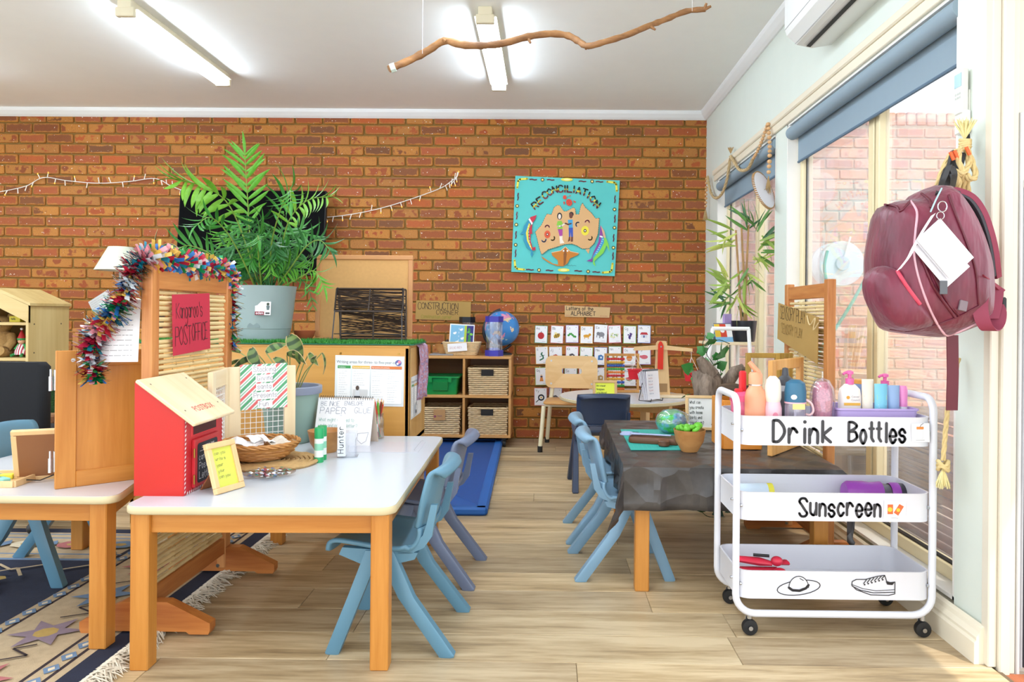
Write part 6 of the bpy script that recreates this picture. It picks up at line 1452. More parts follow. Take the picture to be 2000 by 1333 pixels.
# desk easel pad
p = atz(1262, 775, RZ); t = thing('easel_pad', 'ring bound notepad on black wire easel on the round table', 'notepad', (p.x-.005, 4.77, RZ), .75); R = Matrix.Rotation(-.20, 4, 'X')
for k in range(6): m = MB(); m.T = Matrix.Rotation(-.10-.045*k, 4, 'X') @ Matrix.Translation((0, -.03+.006*k, .008)); m.box(-.062, .062, -.002, .002, 0, .20-.006*abs(k-2)); m.build('page', plain('page %d' % (k % 2), ('#f0eef2', '#dcd6de')[k % 2], .7), t)
m = MB(); m.T = Matrix.Rotation(-.10, 4, 'X'); m.box(-.062, .062, -.034, .006, .196, .208, .002); m.build('binding', c_('#5a5d62'), t)
A = Art(Matrix.Rotation(-.10, 4, 'X') @ basis((-.06, -.033, .01), (1, 0, 0), (0, 0, 1)))
for k in range(7): A.hand(c_(('#a0a8b8', '#c8a0a0')[k % 2]), random.choice(('bears are', 'heavy as', 'count me', 'big small')), .012, .155-k*.020, .010, .0012, .85, .1, .8)
A.build('handwriting', t)
for x in (-.06, .06): MB().tube([(x, -.055, .02), (x, -.052, .003), (x, .05, .003), (x, .022, .12)], .003, 6).build('wire_leg', BLK, t, 50)
# ================================================================== BLACK PLASTIC SHEET ON TABLE
BM = Matrix.Translation((.70, 3.17, 0)) @ Matrix.Rotation(BTR, 4, 'Z'); hw, hd = .385, .565
mm, nt, pb = newmat('black plastic sheet'); nz = noise(nt, mp(nt, (1, 1, 1)), 9, 4, .6); nt.links.new(ramp(nt, nz, [(.3, '#393635'), (.7, '#565250')]), pb.inputs['Base Color']); pb.inputs['Roughness'].default_value = .33
vz = N(nt, 'ShaderNodeTexVoronoi'); vz.inputs['Scale'].default_value = 11; vz.feature = 'F1'; nt.links.new(mp(nt, (1, 1, 1)), vz.inputs[0]); bump(nt, pb, vz.outputs[0], .5, .035)
pos = []
nx, ny = 44, 52; dl, dr, df, db_ = .15, .14, .165, .05
def prm(a, lo, hi, d0, d1):    # a in metres across sheet; returns (coord, drop)
    if a < lo: return lo, lo-a
    if a > hi: return hi, a-hi
    return a, 0
t = thing('plastic_tablecloth', 'crumpled black plastic sheet draped over the low table', 'tablecloth'); t.matrix_world = BM
vs = []; r = random.Random(12); fold = [[r.uniform(-1, 1) for _ in range(ny+1)] for _ in range(nx+1)]
for i in range(nx+1):
    for j in range(ny+1):
        x = -hw-dl+(2*hw+dl+dr)*i/nx; y = -hd-df+(2*hd+df+db_)*j/ny
        cx_, ex = prm(x, -hw, hw, 0, 0); cy_, ey = prm(y, -hd, hd, 0, 0)
        sx = -1 if x < -hw else 1; sy = -1 if y < -hd else 1
        if ex == 0 and ey == 0: p = V((x, y, TZ+.0025+.0016*fold[i][j]*(1 if min(hw-abs(x), hd-abs(y)) > .03 else 0)))
        else:
            fl = .45 if sx < 0 else .08; e = max(ex, ey)+.45*min(ex, ey); ro = .010+.010*math.sin((x*19 if ey > ex else y*23)+1)*min(1, e*8)+.010*fold[i//2*2][j//3*3]*min(1, e*8)
            p = V((cx_+sx*(min(ex, .006)+ro*(ex > 0)+fl*min(ex, ey)*(ex > 0)), cy_+sy*(min(ey, .006)+ro*(ey > 0)+fl*min(ex, ey)*(ey > 0)), TZ+.003-max(0, e-.006)))
            if sx > 0 and ex > 0 and y < -.1: p.z -= ex*.45; p.x += ex*.10
        vs.append(p)
m = MB(); m.add(vs, [(i*(ny+1)+j, (i+1)*(ny+1)+j, (i+1)*(ny+1)+j+1, i*(ny+1)+j+1) for i in range(nx) for j in range(ny)])
o = m.build('sheet', mm, t, 12, recalc=False); md = o.modifiers.new('thick', 'SOLIDIFY'); md.thickness = .0012; md.offset = 1
BZ = TZ+.0055
# cutting mat etc.
def pz(px, py, z=BZ): return atz(px, py, z)
c4 = [pz(1232, 880), pz(1352, 880), pz(1338, 840), pz(1212, 840)]; t = thing('cutting_mat', 'turquoise gridded cutting mat on the black plastic sheet', 'mat', (0, 0, BZ))
m = MB(); m.prism([(v.x, v.y) for v in c4], 0, .002); m.build('mat', plain('turquoise mat', '#2fb0a4', .5, .03), t)
A = Art(Matrix.Translation((0, 0, .0021))); M2 = lambda a, b: tuple(((c4[0].lerp(c4[1], a)).lerp(c4[3].lerp(c4[2], a), b)).xy)
for k in range(1, 14): A.line(c_('#58c4b8'), [M2(k/14, .05), M2(k/14, .95)], .0012, False)
for k in range(1, 8): A.line(c_('#58c4b8'), [M2(.04, k/8), M2(.96, k/8)], .0012, False)
A.rect(c_('#1c6a64'), *M2(.16, .80), .03, .03); A.build('grid_print', t)
CB = wood('walnut board', '#4a2c1c', '#7a4c30', 'X', 10); p = pz(1285, 868); t = thing('chopping_board', 'dark walnut chopping board with handle on the cutting mat', 'board', (p.x, p.y+.03, BZ+.003), -.28)
slab(MB(), rrect(-.115, .10, -.055, .055, .02), 0, .024, .003).build('board', CB, t, 40); m = MB(); slab(m, [(-.0+.04+.024*math.cos(a)*1.0, -.085+.022*math.sin(a)) for a in [2*PI*k/16 for k in range(16)]], .001, .023, .003); m.box(.022, .058, -.075, -.05, .001, .023, .002); m.build('handle', CB, t, 40)
SCI = c_('#a8b4d8', .3); o = thing('play_scissors', 'pale blue plastic play scissors on the chopping board', 'scissors', (p.x-.03, p.y+.035, BZ+.0285), -.25)
for s in (-1, 1): MB().tube([(-.08, s*.012, .006), (0, 0, .006), (.09, -s*.010, .006)], [.007, .008, .004], 6, flat=.5).build('blade', SCI, o, 50); MB().tube([(-.10+.022*math.cos(a), s*.022+.016*math.sin(a), .006) for a in [2*PI*k/12 for k in range(12)]], .004, 6, closed=True).build('finger_loop', SCI, o, 50)
# wrapped ball (play dough bag)
p = pz(1312, 852); t = thing('play_dough_bag', 'green and blue play dough ball tied in clear plastic', 'play dough', (p.x+.01, p.y+.07, BZ+.056))
mm, nt, pb = newmat('marbled dough'); nz = noise(nt, mp(nt, (1, 1, 1)), 14, 3, .6); nt.links.new(ramp(nt, nz, [(.38, '#2f9a4a'), (.48, '#5ac05a'), (.56, '#6ab0d0'), (.66, '#3a78a8')]), pb.inputs['Base Color']); pb.inputs['Roughness'].default_value = .25
MB().ell((0, 0, 0), .070, .062, .056, 24, 16).build('dough', mm, t, 80)
m = MB(); n = 26
m.ring([[(x, rr_*(1+.10*math.sin(k*5))*math.cos(2*PI*k/n), rr_*(1+.10*math.sin(k*5))*math.sin(2*PI*k/n)*.92+z) for k in range(n)] for x, rr_, z in ((-.074, .006, 0), (-.062, .035, 0), (-.03, .060, 0), (.02, .065, .002), (.06, .042, .006), (.10, .020, .0), (.125, .030, -.02))], True, False); m.build('clear_bag', glassy('bag film', (.93, .97, 1), .16, .1, .10, '#d8ecff'), t, 50, recalc=False)
p = pz(1351, 886); o = bowl('wooden_bowl', 'round wooden bowl of green play pieces on the black sheet', (p.x, p.y+.045, BZ), .064, .088, WBOWL, .5); bl = o.location
for k in range(11):
    a = k*2.4; rr_ = .045*math.sqrt(k/11); m = MB()
    if k % 2: m.ell((0, 0, 0), .018, .015, .014, 12, 8)
    else: m.tube([(.012*math.cos(q), .012*math.sin(q), 0) for q in [2*PI*i/12 for i in range(12)]], .0075, 7, closed=True)
    o = m.build('play_piece', plain('lime play piece', '#6cc236', .4, .1), None, 60, loc=(bl.x+rr_*math.cos(a), bl.y+rr_*math.sin(a), BZ+.088+.006*(k % 3)), rot=(random.uniform(-.6, .6), random.uniform(-.6, .6), a)); tag(o, 'lime green dough piece heaped in the round wooden bowl' if k % 2 else 'lime green ring piece heaped in the round wooden bowl', 'play piece', 'green pieces in the wooden bowl')
t, A = photo_frame('question_frame', 'pine frame asking about creating with loose parts and playdough', (pz(1362, 832).x-.01, 3.42, BZ), -.10, .150, .165, .18, PLY, plain('note white', '#eef0ee', .6), .014)
for k, s in enumerate(('What can', 'you create', 'with loose', 'parts and', 'playdough?')): A.hand(c_('#3f4a44'), s, .020, .125-k*.024, .014, .0016, .8, .04, .78)
A.build('handwriting', t)
# driftwood stump
DR = wood('weathered driftwood', '#43352b', '#9a8878', 'Z', 22, .8, .25)
p = pz(1392, 815); t = thing('driftwood_stump', 'weathered driftwood stump beside the ivy', 'driftwood', (p.x-.055, 3.62, BZ)); rings = []; r = random.Random(8)
for k in range(10):
    z = k*.038; R_ = .085-.012*abs(k-3)*.5; ox, oy = -.010*k*.6, .01*math.sin(k); jag = .010+(.018 if k > 7 else 0)
    rings.append([(ox+(R_+r.uniform(-jag, jag))*math.cos(2*PI*q/14)*(1 if k < 8 else .55), oy+(R_+r.uniform(-jag, jag))*math.sin(2*PI*q/14)*(1 if k < 8 else .6), z+r.uniform(-.006, .006)*(k > 0)) for q in range(14)])
MB().ring(rings[:8], True, True).build('stump', DR, t, 60); MB().tube([(-.02, -.03, .25), (-.06, -.04, .30), (-.085, -.045, .335)], [.04, .032, .018], 9).build('snag', DR, t, 50); MB().tube([(.06, 0, .2), (.10, -.03, .27), (.14, -.03, .29)], [.035, .03, .02], 9).build('snag', DR, t, 50)
# small dark woven basket with ornament
p = pz(1392, 838); t = thing('dark_basket', 'small dark banded wicker basket behind the wooden bowl', 'basket', (p.x+.012, 3.22, BZ))
weave_lathe('woven_side', [(.040, .005), (.060, .02), (.066, .06), (.056, .095), (.050, .115)], 10, 7, WICKD, t, .003, .0075); weave_lathe('pale_band', [(.060, .072), (.055, .095)], 10, 3, WICK2, t, .003, .0055); MB().lathe([(0, .003), (.05, .003), (.05, .012), (0, .012)], 16).build('base', WICKD, t)
o = thing('wooden_animal', 'small dark wooden animal figure standing in the dark basket', 'ornament', (t.location.x, t.location.y, BZ+.10)); AN = wood('carved wood', '#5a2c18', '#8a4a28', 'Z', 12); MB().ell((0, 0, .02), .026, .018, .028, 12, 8).build('body', AN, o, 60); MB().tube([(-.01, 0, .035), (-.014, 0, .06), (-.022, -.004, .072)], [.013, .010, .008], 8).build('neck', AN, o, 60); MB().ell((-.024, -.004, .076), .015, .010, .010, 10, 6).build('head', AN, o, 60)
# boxes on the table behind the trolley
OR = plain('orange lacquer', '#e09036', .35, .05)
p = aty(1413, 880, 2.93); q = aty(1488, 880, 2.93); t = thing('storage_crate', 'orange painted wooden crate behind the trolley', 'crate', ((p.x+q.x)/2, 3.03, BZ)); L_ = (q.x-p.x)/2
MB().box(-L_, L_, -.10, -.09, 0, .20, .002).build('front', OR, t); MB().box(-L_, L_, .09, .10, 0, .20, .002).build('back', OR, t)
for s in (-1, 1): MB().box(s*L_-.005, s*L_+.005, -.09, .09, 0, .20, .002).build('side', OR, t)
MB().box(-L_, L_, -.09, .09, 0, .008).build('base', OR, t)
o = thing('driftwood_piece', 'dark gnarled wood piece lying across the orange crate', 'driftwood', ((p.x+q.x)/2+.0, 3.02, BZ+.2015)); MB().tube([(-.08, 0, .03), (-.03, .01, .035), (.02, -.01, .03), (.09, .01, .028)], [.022, .030, .026, .020], 10).build('log', wood('dark gnarled wood', '#2c2018', '#6a5238', 'X', 20, .7), o, 50)
# two open wooden frames (shelf boxes)
p = aty(1508, 900, 2.79); t = thing('open_frame_box', 'tall open honey wood frame box on the black sheet', 'frame box', (p.x, 2.79, BZ), 0); 
def openframe(t, ox, oy, u, W_, H_, mat, fw=.035, th=.02):
    a = math.atan2(u[1], u[0]); e = bpy.data.objects.new('frame_panel', None); COL.objects.link(e); e.parent = t; e.location = (ox, oy, 0); e.rotation_euler = (0, 0, a)
    for x in (0, W_-fw): MB().box(x, x+fw, 0, th, 0, H_, .002).build('stile', mat, e)
    for z in (0, H_-fw): MB().box(fw, W_-fw, 0, th, z, z+fw, .002).build('rail', mat, e)
H_ = 1.015-(705-617-4)*2.79/1400-BZ
openframe(t, 0, 0, (.225, .28), .345, H_, wood('bright honey frame', '#d9984a', '#f0bd78', 'Z', 12), .04)
t = thing('open_frame_box', 'olive wood open frame box standing beside the cane screen', 'frame box', (aty(1458, 720, 3.25).x, 3.25, BZ), 0); H2 = aty(1460, 690, 3.25).z-BZ
openframe(t, 0, 0, (1, .04), .155, H2, wood('olive frame', '#a8853c', '#c4a050', 'Z', 12), .022); openframe(t, .155, .01, (1, .25), .066, H2, wood('olive frame', '#a8853c', '#c4a050', 'Z', 12), .022)
# stone and spoon
o = thing('serving_spoon', 'steel spoon leaning out of the things beside the driftwood', 'spoon', (aty(1440, 700, 3.35).x-.03, 3.35, BZ)); MB().tube([(-.02, 0, .0), (.03, 0, .14), (.05, 0, .20)], .004, 6).build('handle', MET, o, 50); e = MB().ell((0, 0, 0), .020, .006, .034, 12, 8).build('bowl', MET, o, 80, loc=(.062, 0, .228), rot=(0, .4, 0))
# ivy round the stump and under the table
IV = plain('ivy green', '#3f8a3e', .4, .2, 15); IVD = plain('dark ivy green', '#1f4a26', .4, .2, 15)
def ivy_leaf(s=1):
    m = MB(); pts = [(0, 0), (.3, .38), (.25, .5), (.6, .42), (1.1, 0), (.6, -.42), (.25, -.5), (.3, -.38)]; m.add([(.2, 0, .06)]+[(x, y, -.12*abs(y)-.08*x*x) for x, y in pts], [(0, i+1, (i+1) % 8+1) for i in range(8)]); return m
iv = {}
def ivy(label, stems, leaves, mat):
    t = thing('ivy_vine', label, 'plant')
    if mat not in iv: o = ivy_leaf().build('leaf', mat, None, 30, recalc=False); iv[mat] = o.data; bpy.data.objects.remove(o)
    for s in stems: MB().tube(smoothpts(s, 5), .002, 4).build('stem', IVD, t)
    for (p, s) in leaves:
        o = link('leaf', iv[mat], t, p, (random.uniform(-.9, .9)+PI/2*.7, random.uniform(-.6, .6), random.uniform(-1.6, 1.6)-PI/2)); o.scale = (s,)*3
    return t
Yi = 3.75; pv = lambda x, y, d=0: aty(x, y, Yi+d)
ivy('green ivy trailing up beside the white ladder shelf', [[pv(1385, 780), pv(1395, 720), pv(1380, 690), pv(1400, 665), pv(1425, 672)], [pv(1400, 700), pv(1408, 730), pv(1398, 760)], [pv(1380, 690), pv(1372, 675), pv(1378, 655)], [pv(1365, 740), pv(1350, 735), pv(1345, 725)]],
    [(pv(*q), s) for q, s in (((1378, 660), .05), ((1385, 668), .045), ((1372, 680), .04), ((1360, 690), .06), ((1395, 672), .06), ((1410, 675), .08), ((1425, 680), .10), ((1390, 695), .05), ((1402, 712), .055), ((1355, 725), .07), ((1348, 740), .06), ((1400, 720), .06), ((1412, 730), .05), ((1370, 705), .05), ((1345, 772), .07), ((1360, 778), .07), ((1405, 742), .06))], IV)
Yi = 3.3; ivy('dark ivy leaves trailing on the floor under the black covered table', [[aty(1370, 1000, 3.2), aty(1385, 1010, 3.2), atz(1415, 1010, .01)]], [(V((atz(x, y, .0).x, atz(x, y, .0).y, z)), s) for x, y, z, s in ((1372, 1000, .05, .06), (1380, 1008, .06, .07), (1390, 1004, .05, .07), (1398, 1000, .04, .06), (1392, 1012, .05, .06), (1410, 1005, .05, .06), (1420, 1010, .04, .06), (1386, 996, .07, .05))], IVD)
# sensory play screen
zs = .0; SS = bamboo_screen('bamboo cane screen with cardboard sign beside the window', (1.165, 2.93, 0), math.radians(-1), .56, 1.175)
P_ = [V((1.142, 3.00, .955)), V((1.142, 3.475, .985)), V((1.142, 3.475, 1.115)), V((1.142, 3.00, 1.045))]
o0 = V((1.128, 3.50, .965)); t = thing('cardboard_sign', 'brown cardboard sign reading Sensory Play on the cane screen', 'sign'); t.matrix_world = basis(o0, (0, -1, 0), (0, 0, 1))
za, zb_ = aty(1523, 662, 3.50).z, aty(1521, 592, 3.5).z; zc, zd = aty(1602, 712, 2.98).z, aty(1604, 620, 2.98).z
m = MB(); m.prism([(0, za-.965), (.515, zc-.965), (.52, zd-.965), (.01, zb_-.965)], -.003, 0); m.build('card', CARD, t)
A = Art(Matrix()); A.hand(c_('#5a4420'), 'SENSORY PLAY', .04, zb_-.965-.075, .058, .004, .80, .03, .66, -.07); A.hand(c_('#8a6a30'), 'SENSORY PLAY', .06, zb_-.965-.145, .045, .003, .80, .08, .72, -.07); A.build('lettering', t)
MB().tube(smoothpts([(.40, .06, .002), (.46, .02, .012), (.52, .05, .012), (.50, .0, .012), (.55, .03, .01)], 4), .0025, 5).build('raffia_tie', c_('#e6cf9c'), t)
# ================================================================== WHITE LADDER SHELF, POT, BAMBOO PLANT
YL = 4.25; zt2 = aty(1440, 668, YL).z; t = thing('ladder_shelf', 'white metal ladder shelf below the bamboo plant', 'shelf', (0, 0, 0)); WM = plain('white metal', '#f3f3f1', .35, .01)
xa, xb = aty(1392, 640, YL-.12).x, aty(1462, 640, YL-.12).x; xl = aty(1372, 720, YL-.12).x
for (x0_, x1_, y) in ((xa, xl-.10, YL-.14), (xb, xb+.03, YL-.14)): MB().tube([(x0_, y+.02, aty(1392, 642, YL-.12).z), (x1_, y-.10, 0)], .011, 8).build('leg', WM, t)
for (x0_, x1_, y) in ((xa+.02, xa-.05, YL+.14), (xb, xb+.03, YL+.14)): MB().tube([(x0_, y-.02, zt2), (x1_, y+.06, 0)], .011, 8).build('leg', WM, t)
zt3 = aty(1392, 642, YL-.12).z; MB().tube([(xa-.005, YL-.12, zt3), (xb+.005, YL-.12, zt3)], .011, 8).build('top_bar', WM, t)
MB().box(xa-.02, xb+.05, YL-.10, YL+.16, zt2-.016, zt2, .002).build('shelf_board', BLONDX, t)
for z in (.50, .25): MB().box(xa-.06, xb+.05, YL-.16, YL+.18, z-.016, z, .002).build('shelf_board', BLONDX, t)
pc2 = aty(1452, 668, YL+.05); t = thing('bamboo_plant_pot', 'black pot of the artificial bamboo plant on the ladder shelf', 'plant pot', (pc2.x, YL+.04, zt2)); MB().lathe([(0, 0), (.060, 0), (.064, .01), (.075, .125), (.070, .125), (.066, .11), (0, .105)], 28).build('pot_body', plain('black pot', '#20222c', .35), t, 40)
bp = thing('bamboo_plant', 'artificial bamboo plant with long pale leaves before the far window', 'plant', t.location+V((0, 0, .105))); BST = plain('bamboo stem', '#b08a55', .5, .15, 20)
bl_ = {}
for ci, cc_ in enumerate(('#c3cf6a', '#94b04e', '#5a8a3c', '#3a6a40')):
    o = leafmesh(1, .15, .15, .12).build('leaf', plain('bamboo leaf '+cc_, cc_, .45, .1, 8), None, 60, recalc=False); bl_[ci] = o.data; bpy.data.objects.remove(o)
B0 = bp.location; r = random.Random(21)
for (a, b) in (((1462, 620), (1448, 445)), ((1452, 620), (1437, 450)), ((1457, 620), (1462, 440))):
    q0 = aty(a[0]-4, 660, YL+.04)-B0; q1 = aty(b[0], b[1], YL+.04)-B0; MB().tube([V((q0.x, 0, 0)), q1], [.0075, .006], 7).build('stem', BST, bp, 50)
for (cx_, cy, n, dirs, cis, ln) in ((1428, 465, 10, 'l', (0, 0, 1), .17), (1470, 440, 16, 'u', (2, 3, 2), .16), (1490, 475, 12, 'r', (2, 3, 1), .15), (1420, 550, 14, 'l', (0, 1, 1), .16), (1460, 535, 14, 'd', (1, 2, 0), .15), (1475, 510, 10, 'r', (1, 0, 2), .15), (1425, 580, 10, 'l', (1, 2, 3), .14), (1445, 585, 8, 'd', (0, 1, 2), .13)):
    c = aty(cx_, cy, YL+.04)-B0
    for k in range(n):
        a = {'l': PI, 'r': 0, 'u': PI/2, 'd': -PI/2}[dirs]+r.uniform(-1.1, 1.1); d_ = V((math.cos(a), r.uniform(-.7, .7), math.sin(a)*.9-.1)).normalized()
        p = c+V((r.uniform(-.03, .03), r.uniform(-.03, .03), r.uniform(-.05, .05))); q = d_.to_track_quat('X', 'Y').to_matrix().to_4x4(); s = ln*r.uniform(.7, 1.15)
        o = link('leaf', bl_[r.choice(cis)], bp); o.matrix_local = Matrix.Translation(p) @ q @ Matrix.Rotation(r.uniform(-1, 1), 4, 'X') @ Matrix.Diagonal((s, s, s, 1))
t = thing('flip_calendar', 'small red and yellow desk calendar on the ladder shelf', 'calendar', (aty(1417, 666, YL-.06).x, YL-.05, zt2), .25); R = Matrix.Rotation(-.35, 4, 'X')
m = MB(); m.T = R; m.box(-.055, .055, 0, .003, 0, .115); m.build('front_card', c_('#7fb6e0'), t); m = MB(); m.T = Matrix.Translation((0, .075, 0)) @ Matrix.Rotation(.35, 4, 'X'); m.box(-.055, .055, 0, .003, 0, .115); m.build('back_card', c_('#6a7a94'), t)
A = Art(R @ basis((-.055, -.0005, .03), (1, 0, 0), (0, 0, 1))); A.rect(c_('#e9c03a'), .0, .0, .035, .085); A.rect(c_('#d8452c'), .035, .0, .04, .085); A.rect(WHITE, .075, .0, .035, .085); A.disc(WHITE, .05, .04, .014); A.rect(c_('#e88a3a'), .0, .045, .035, .018); A.build('print', t)
t = thing('lilac_box', 'slim lilac box standing on the ladder shelf', 'box', (aty(1420, 650, YL+.1).x, YL+.10, zt2), .2); MB().box(-.025, .025, -.012, .012, 0, .165, .003).build('carton', c_('#b9a0d8'), t)
# ================================================================== WHITE TROLLEY
from mathutils.bvhtree import BVHTree
TM = plain('white powder coat', '#e2e3ea', .32, .01); TB = .0115
Xl, Xr, Yf, Yr = .615, 1.240, 2.30, 2.550; zb = .068
t = thing('utility_trolley', 'white three tier metal trolley labelled Drink Bottles and Sunscreen', 'trolley', ((Xl+Xr)/2, (Yf+Yr)/2, 0)); TR = t
hx, hy = (Xr-Xl)/2, (Yr-Yf)/2
def upath(y):
    p = [(-hx, y, .713), (-hx, y, .13)]
    for k in range(1, 7): a = PI/2*k/6; p.append((-hx+.062*(1-math.cos(a)), y, zb+.062*(1-math.sin(a))))
    for k in range(0, 7): a = PI/2*k/6; p.append((hx-.062*(1-math.sin(a)), y, zb+.062*(1-math.cos(a))))
    return p+[(hx, y, .713)]
for y in (-hy, hy): MB().tube(upath(y), TB, 12).build('frame_tube', TM, t, 60)
for x in (-hx, hx):
    p = [(x, -hy, .71)]
    for k in range(1, 7): a = PI/2*k/6; p.append((x, -hy+.045*(1-math.cos(a)), .716+.045*math.sin(a)))
    for k in range(0, 7): a = PI/2*k/6; p.append((x, hy-.045*(1-math.sin(a)), .716+.045*math.cos(a)))
    MB().tube(p+[(x, hy, .71)], TB*1.02, 12).build('handle', TM, t, 60)
trz = [(.608, .701), (.368, .458), (.119, .208)]
for (z0, z1) in trz:
    W_, D_ = hx-.004, hy+.010; pts = rrect(-W_, W_, -D_, D_, .042, 6); inn = rrect(-W_+.004, W_-.004, -D_+.004, D_-.004, .040, 6)
    m = MB(); m.ring([[(x, y, z) for x, y in q] for q, z in ((pts, z0), (pts, z1-.002), ([(x*1.004, y*1.006) for x, y in pts], z1), (inn, z1), (inn, z0+.004))], True, True); o = m.build('tray', TM, t, 50)
    for (x, y) in ((-hx+.012, -hy), (hx-.012, -hy), (-hx+.012, hy), (hx-.012, hy)): MB().cyl((x*1.0-.006*(1 if x < 0 else -1)*0, y, (z0+z1)/2), (x+(.006 if x < 0 else -.006), y, (z0+z1)/2), .0055, n=10).build('bolt', MET, o)
    MB().cyl((-hx-.018, -hy, (z0+z1)/2+.02), (-hx-.006, -hy, (z0+z1)/2+.02), .004, n=8).build('side_bolt', MET, o) 
for x in (-hx+.045, hx-.03):
    for y in (-hy, hy):
        e = MB().cyl((x, y, .052), (x, y, .068), .008).build('castor', MET, t, 40); f = MB().box(x-.010, x+.010, y+.010, y+.014, .024, .055, .001).build('fork', MET, e)
        m = MB(); m.T = Matrix.Translation((x, y-.002, .0255)) @ Matrix.Rotation(PI/2, 4, 'X') @ Matrix.Rotation(0, 4, 'Y'); m.lathe([(0, -.01), (.012, -.010), (.024, -.009), (.0255, 0), (.024, .009), (.012, .010), (0, .01)], 20); m.build('wheel', BLK, e, 40)
        m = MB(); m.T = Matrix.Translation((x, y-.0155, .0255)) @ Matrix.Rotation(PI/2, 4, 'X'); m.lathe([(0, 0), (.007, 0), (.007, .002), (0, .002)], 12); m.build('hub', MET, e)
fy = -hy-.0108*1.0
def fart(): return Art(basis((0, fy-.0004, 0), (1, 0, 0), (0, 0, 1)))
def tx(px): return aty(px, 850, Yf).x-t.location.x
def tz_(py, px=1620): return aty(px, py, Yf).z
GIN = plain('charcoal vinyl', '#2f3136', .35)
A = fart(); A.hand(GIN, 'Drink', tx(1508), tz_(864), .066, .0098, 1.04, .05, .77); A.build('lettering', t); A = fart(); A.hand(GIN, 'Bottles', tx(1655), tz_(862), .060, .0088, 1.02, .05, .62); A.build('lettering', t); A = fart(); A.hand(GIN, 'Sunscreen', tx(1560), tz_(1006), .056, .0080, 1.0, .05, .66); A.build('lettering', t)
A = fart(); Kp = Yf/1400
def PT(px, py): return (tx(px), tz_(py, px))
def el(cx_, cy, rx, ry, a0=0, a1=360, n=24, tilt=0):
    o_ = []
    for k in range(n+1):
        a = math.radians(a0+(a1-a0)*k/n); u, v = rx*math.cos(a), ry*math.sin(a); c, s = math.cos(tilt), math.sin(tilt); o_.append(PT(cx_+u*c-v*s, cy+u*s+v*c))
    return o_
LW = .0026
A.line(INK, el(1560, 1146, 42, 14, tilt=-.12), LW); A.poly(TM, el(1560, 1146, 19, 22, 180, 360)); A.line(INK, el(1560, 1146, 19, 22, 180, 360), LW); A.line(INK, [PT(1541, 1146), PT(1548, 1151), PT(1562, 1152), PT(1574, 1147), PT(1579, 1141)], .008); A.line(INK, [PT(1562, 1128), PT(1569, 1132)], LW)
A.build('hat_drawing', t); A = fart()
shoe = [(1664, 1134), (1672, 1130), (1690, 1130), (1712, 1124), (1727, 1122), (1731, 1134), (1738, 1136), (1747, 1135), (1747, 1158), (1735, 1161), (1700, 1160), (1672, 1150), (1663, 1141), (1664, 1134)]
A.line(INK, [PT(*q) for q in shoe], LW); A.line(INK, [PT(*q) for q in ((1664, 1143), (1680, 1151), (1705, 1156), (1747, 1155))], LW); A.line(INK, [PT(*q) for q in ((1664, 1140), (1685, 1148), (1710, 1152), (1747, 1150))], LW*.7); A.poly(INK, [PT(*q) for q in ((1729, 1134), (1746, 1136), (1742, 1141), (1732, 1140))])
for k in range(6): A.line(INK, [PT(1686+k*7, 1138-k*1.9), PT(1692+k*7, 1130-k*1.5)], LW); A.disc(INK, *PT(1688+k*7, 1140-k*1.9), .0028, n=8)
A.build('shoe_drawing', t)
A = fart(); A.up(.0006)
A.poly(WHITE, [PT(1776, 827), PT(1811, 826), PT(1812, 863), PT(1777, 862)]); A.poly(c_('#d9d9dd'), [PT(1787, 838), PT(1799, 838), PT(1799, 856), PT(1787, 856)]); A.poly(WHITE, [PT(1788, 839), PT(1798, 839), PT(1798, 855), PT(1788, 855)]); A.poly(c_('#e08a3a'), [PT(1786, 833), PT(1800, 833), PT(1800, 838), PT(1786, 838)]); A.line(GREYINK, [PT(1793, 833), PT(1795, 829), PT(1799, 827)], .002)
A.line(c_('#b0b0b4'), [PT(1785, 859), PT(1802, 859)], .002, False); A.build('bottle_sticker', t); A = fart(); A.up(.0006)
A.poly(WHITE, [PT(1725, 976), PT(1767, 979), PT(1766, 1017), PT(1723, 1013)]); A.poly(c_('#d86a34'), [PT(1731, 984), PT(1742, 984), PT(1742, 1003), PT(1731, 1003)]); A.disc(c_('#f0c63a'), *PT(1736, 994), .0075); A.poly(WHITE, [PT(1734, 979), PT(1740, 979), PT(1740, 984), PT(1734, 984)]); A.poly(c_('#d86a34'), [PT(1754, 983), PT(1763, 988), PT(1752, 1006), PT(1743, 1000)]); A.disc(c_('#f0c63a'), *PT(1752, 995), .006)
A.line(c_('#b0b0b4'), [PT(1738, 1010), PT(1752, 1011)], .002, False); A.build('sunscreen_sticker', t)
# ---------------- bottles on the top tray
BZ0 = .6125
def bt(name, label, px, Y, cat='bottle', grp='drink bottles on the trolley'): p = aty(px, 800, Y); return thing(name, label, cat, (p.x, Y, BZ0), group=grp)
def hz(py, px, Y): return aty(px, py, Y).z-BZ0
PEA = c_('#f0a27c', .35); PNK = c_('#f4b8c4', .3); 
b = bt('drink_bottle', 'peach metal drink bottle with flip spout on the trolley', 1475, 2.38); s = Yf/1400
H = hz(708, 1475, 2.38); MB().lathe([(0, 0), (.030, 0), (.034, .004), (.034, H*.55), (.030, H*.63), (.021, H*.68), (.021, H*.72), (0, H*.72)], 28).build('body', PEA, b, 40); MB().lathe([(.0215, H*.70), (.0215, H*.715)], 24).build('steel_ring', MET, b, 40); MB().lathe([(.022, H*.715), (.0225, H*.84), (.018, H*.87), (0, H*.88)], 24).build('cap', PEA, b, 40); MB().tube([(.012, 0, H*.86), (-.010, 0, H*.95), (-.020, 0, H*1.0)], [.008, .009, .008], 10).build('spout', PEA, b, 50)
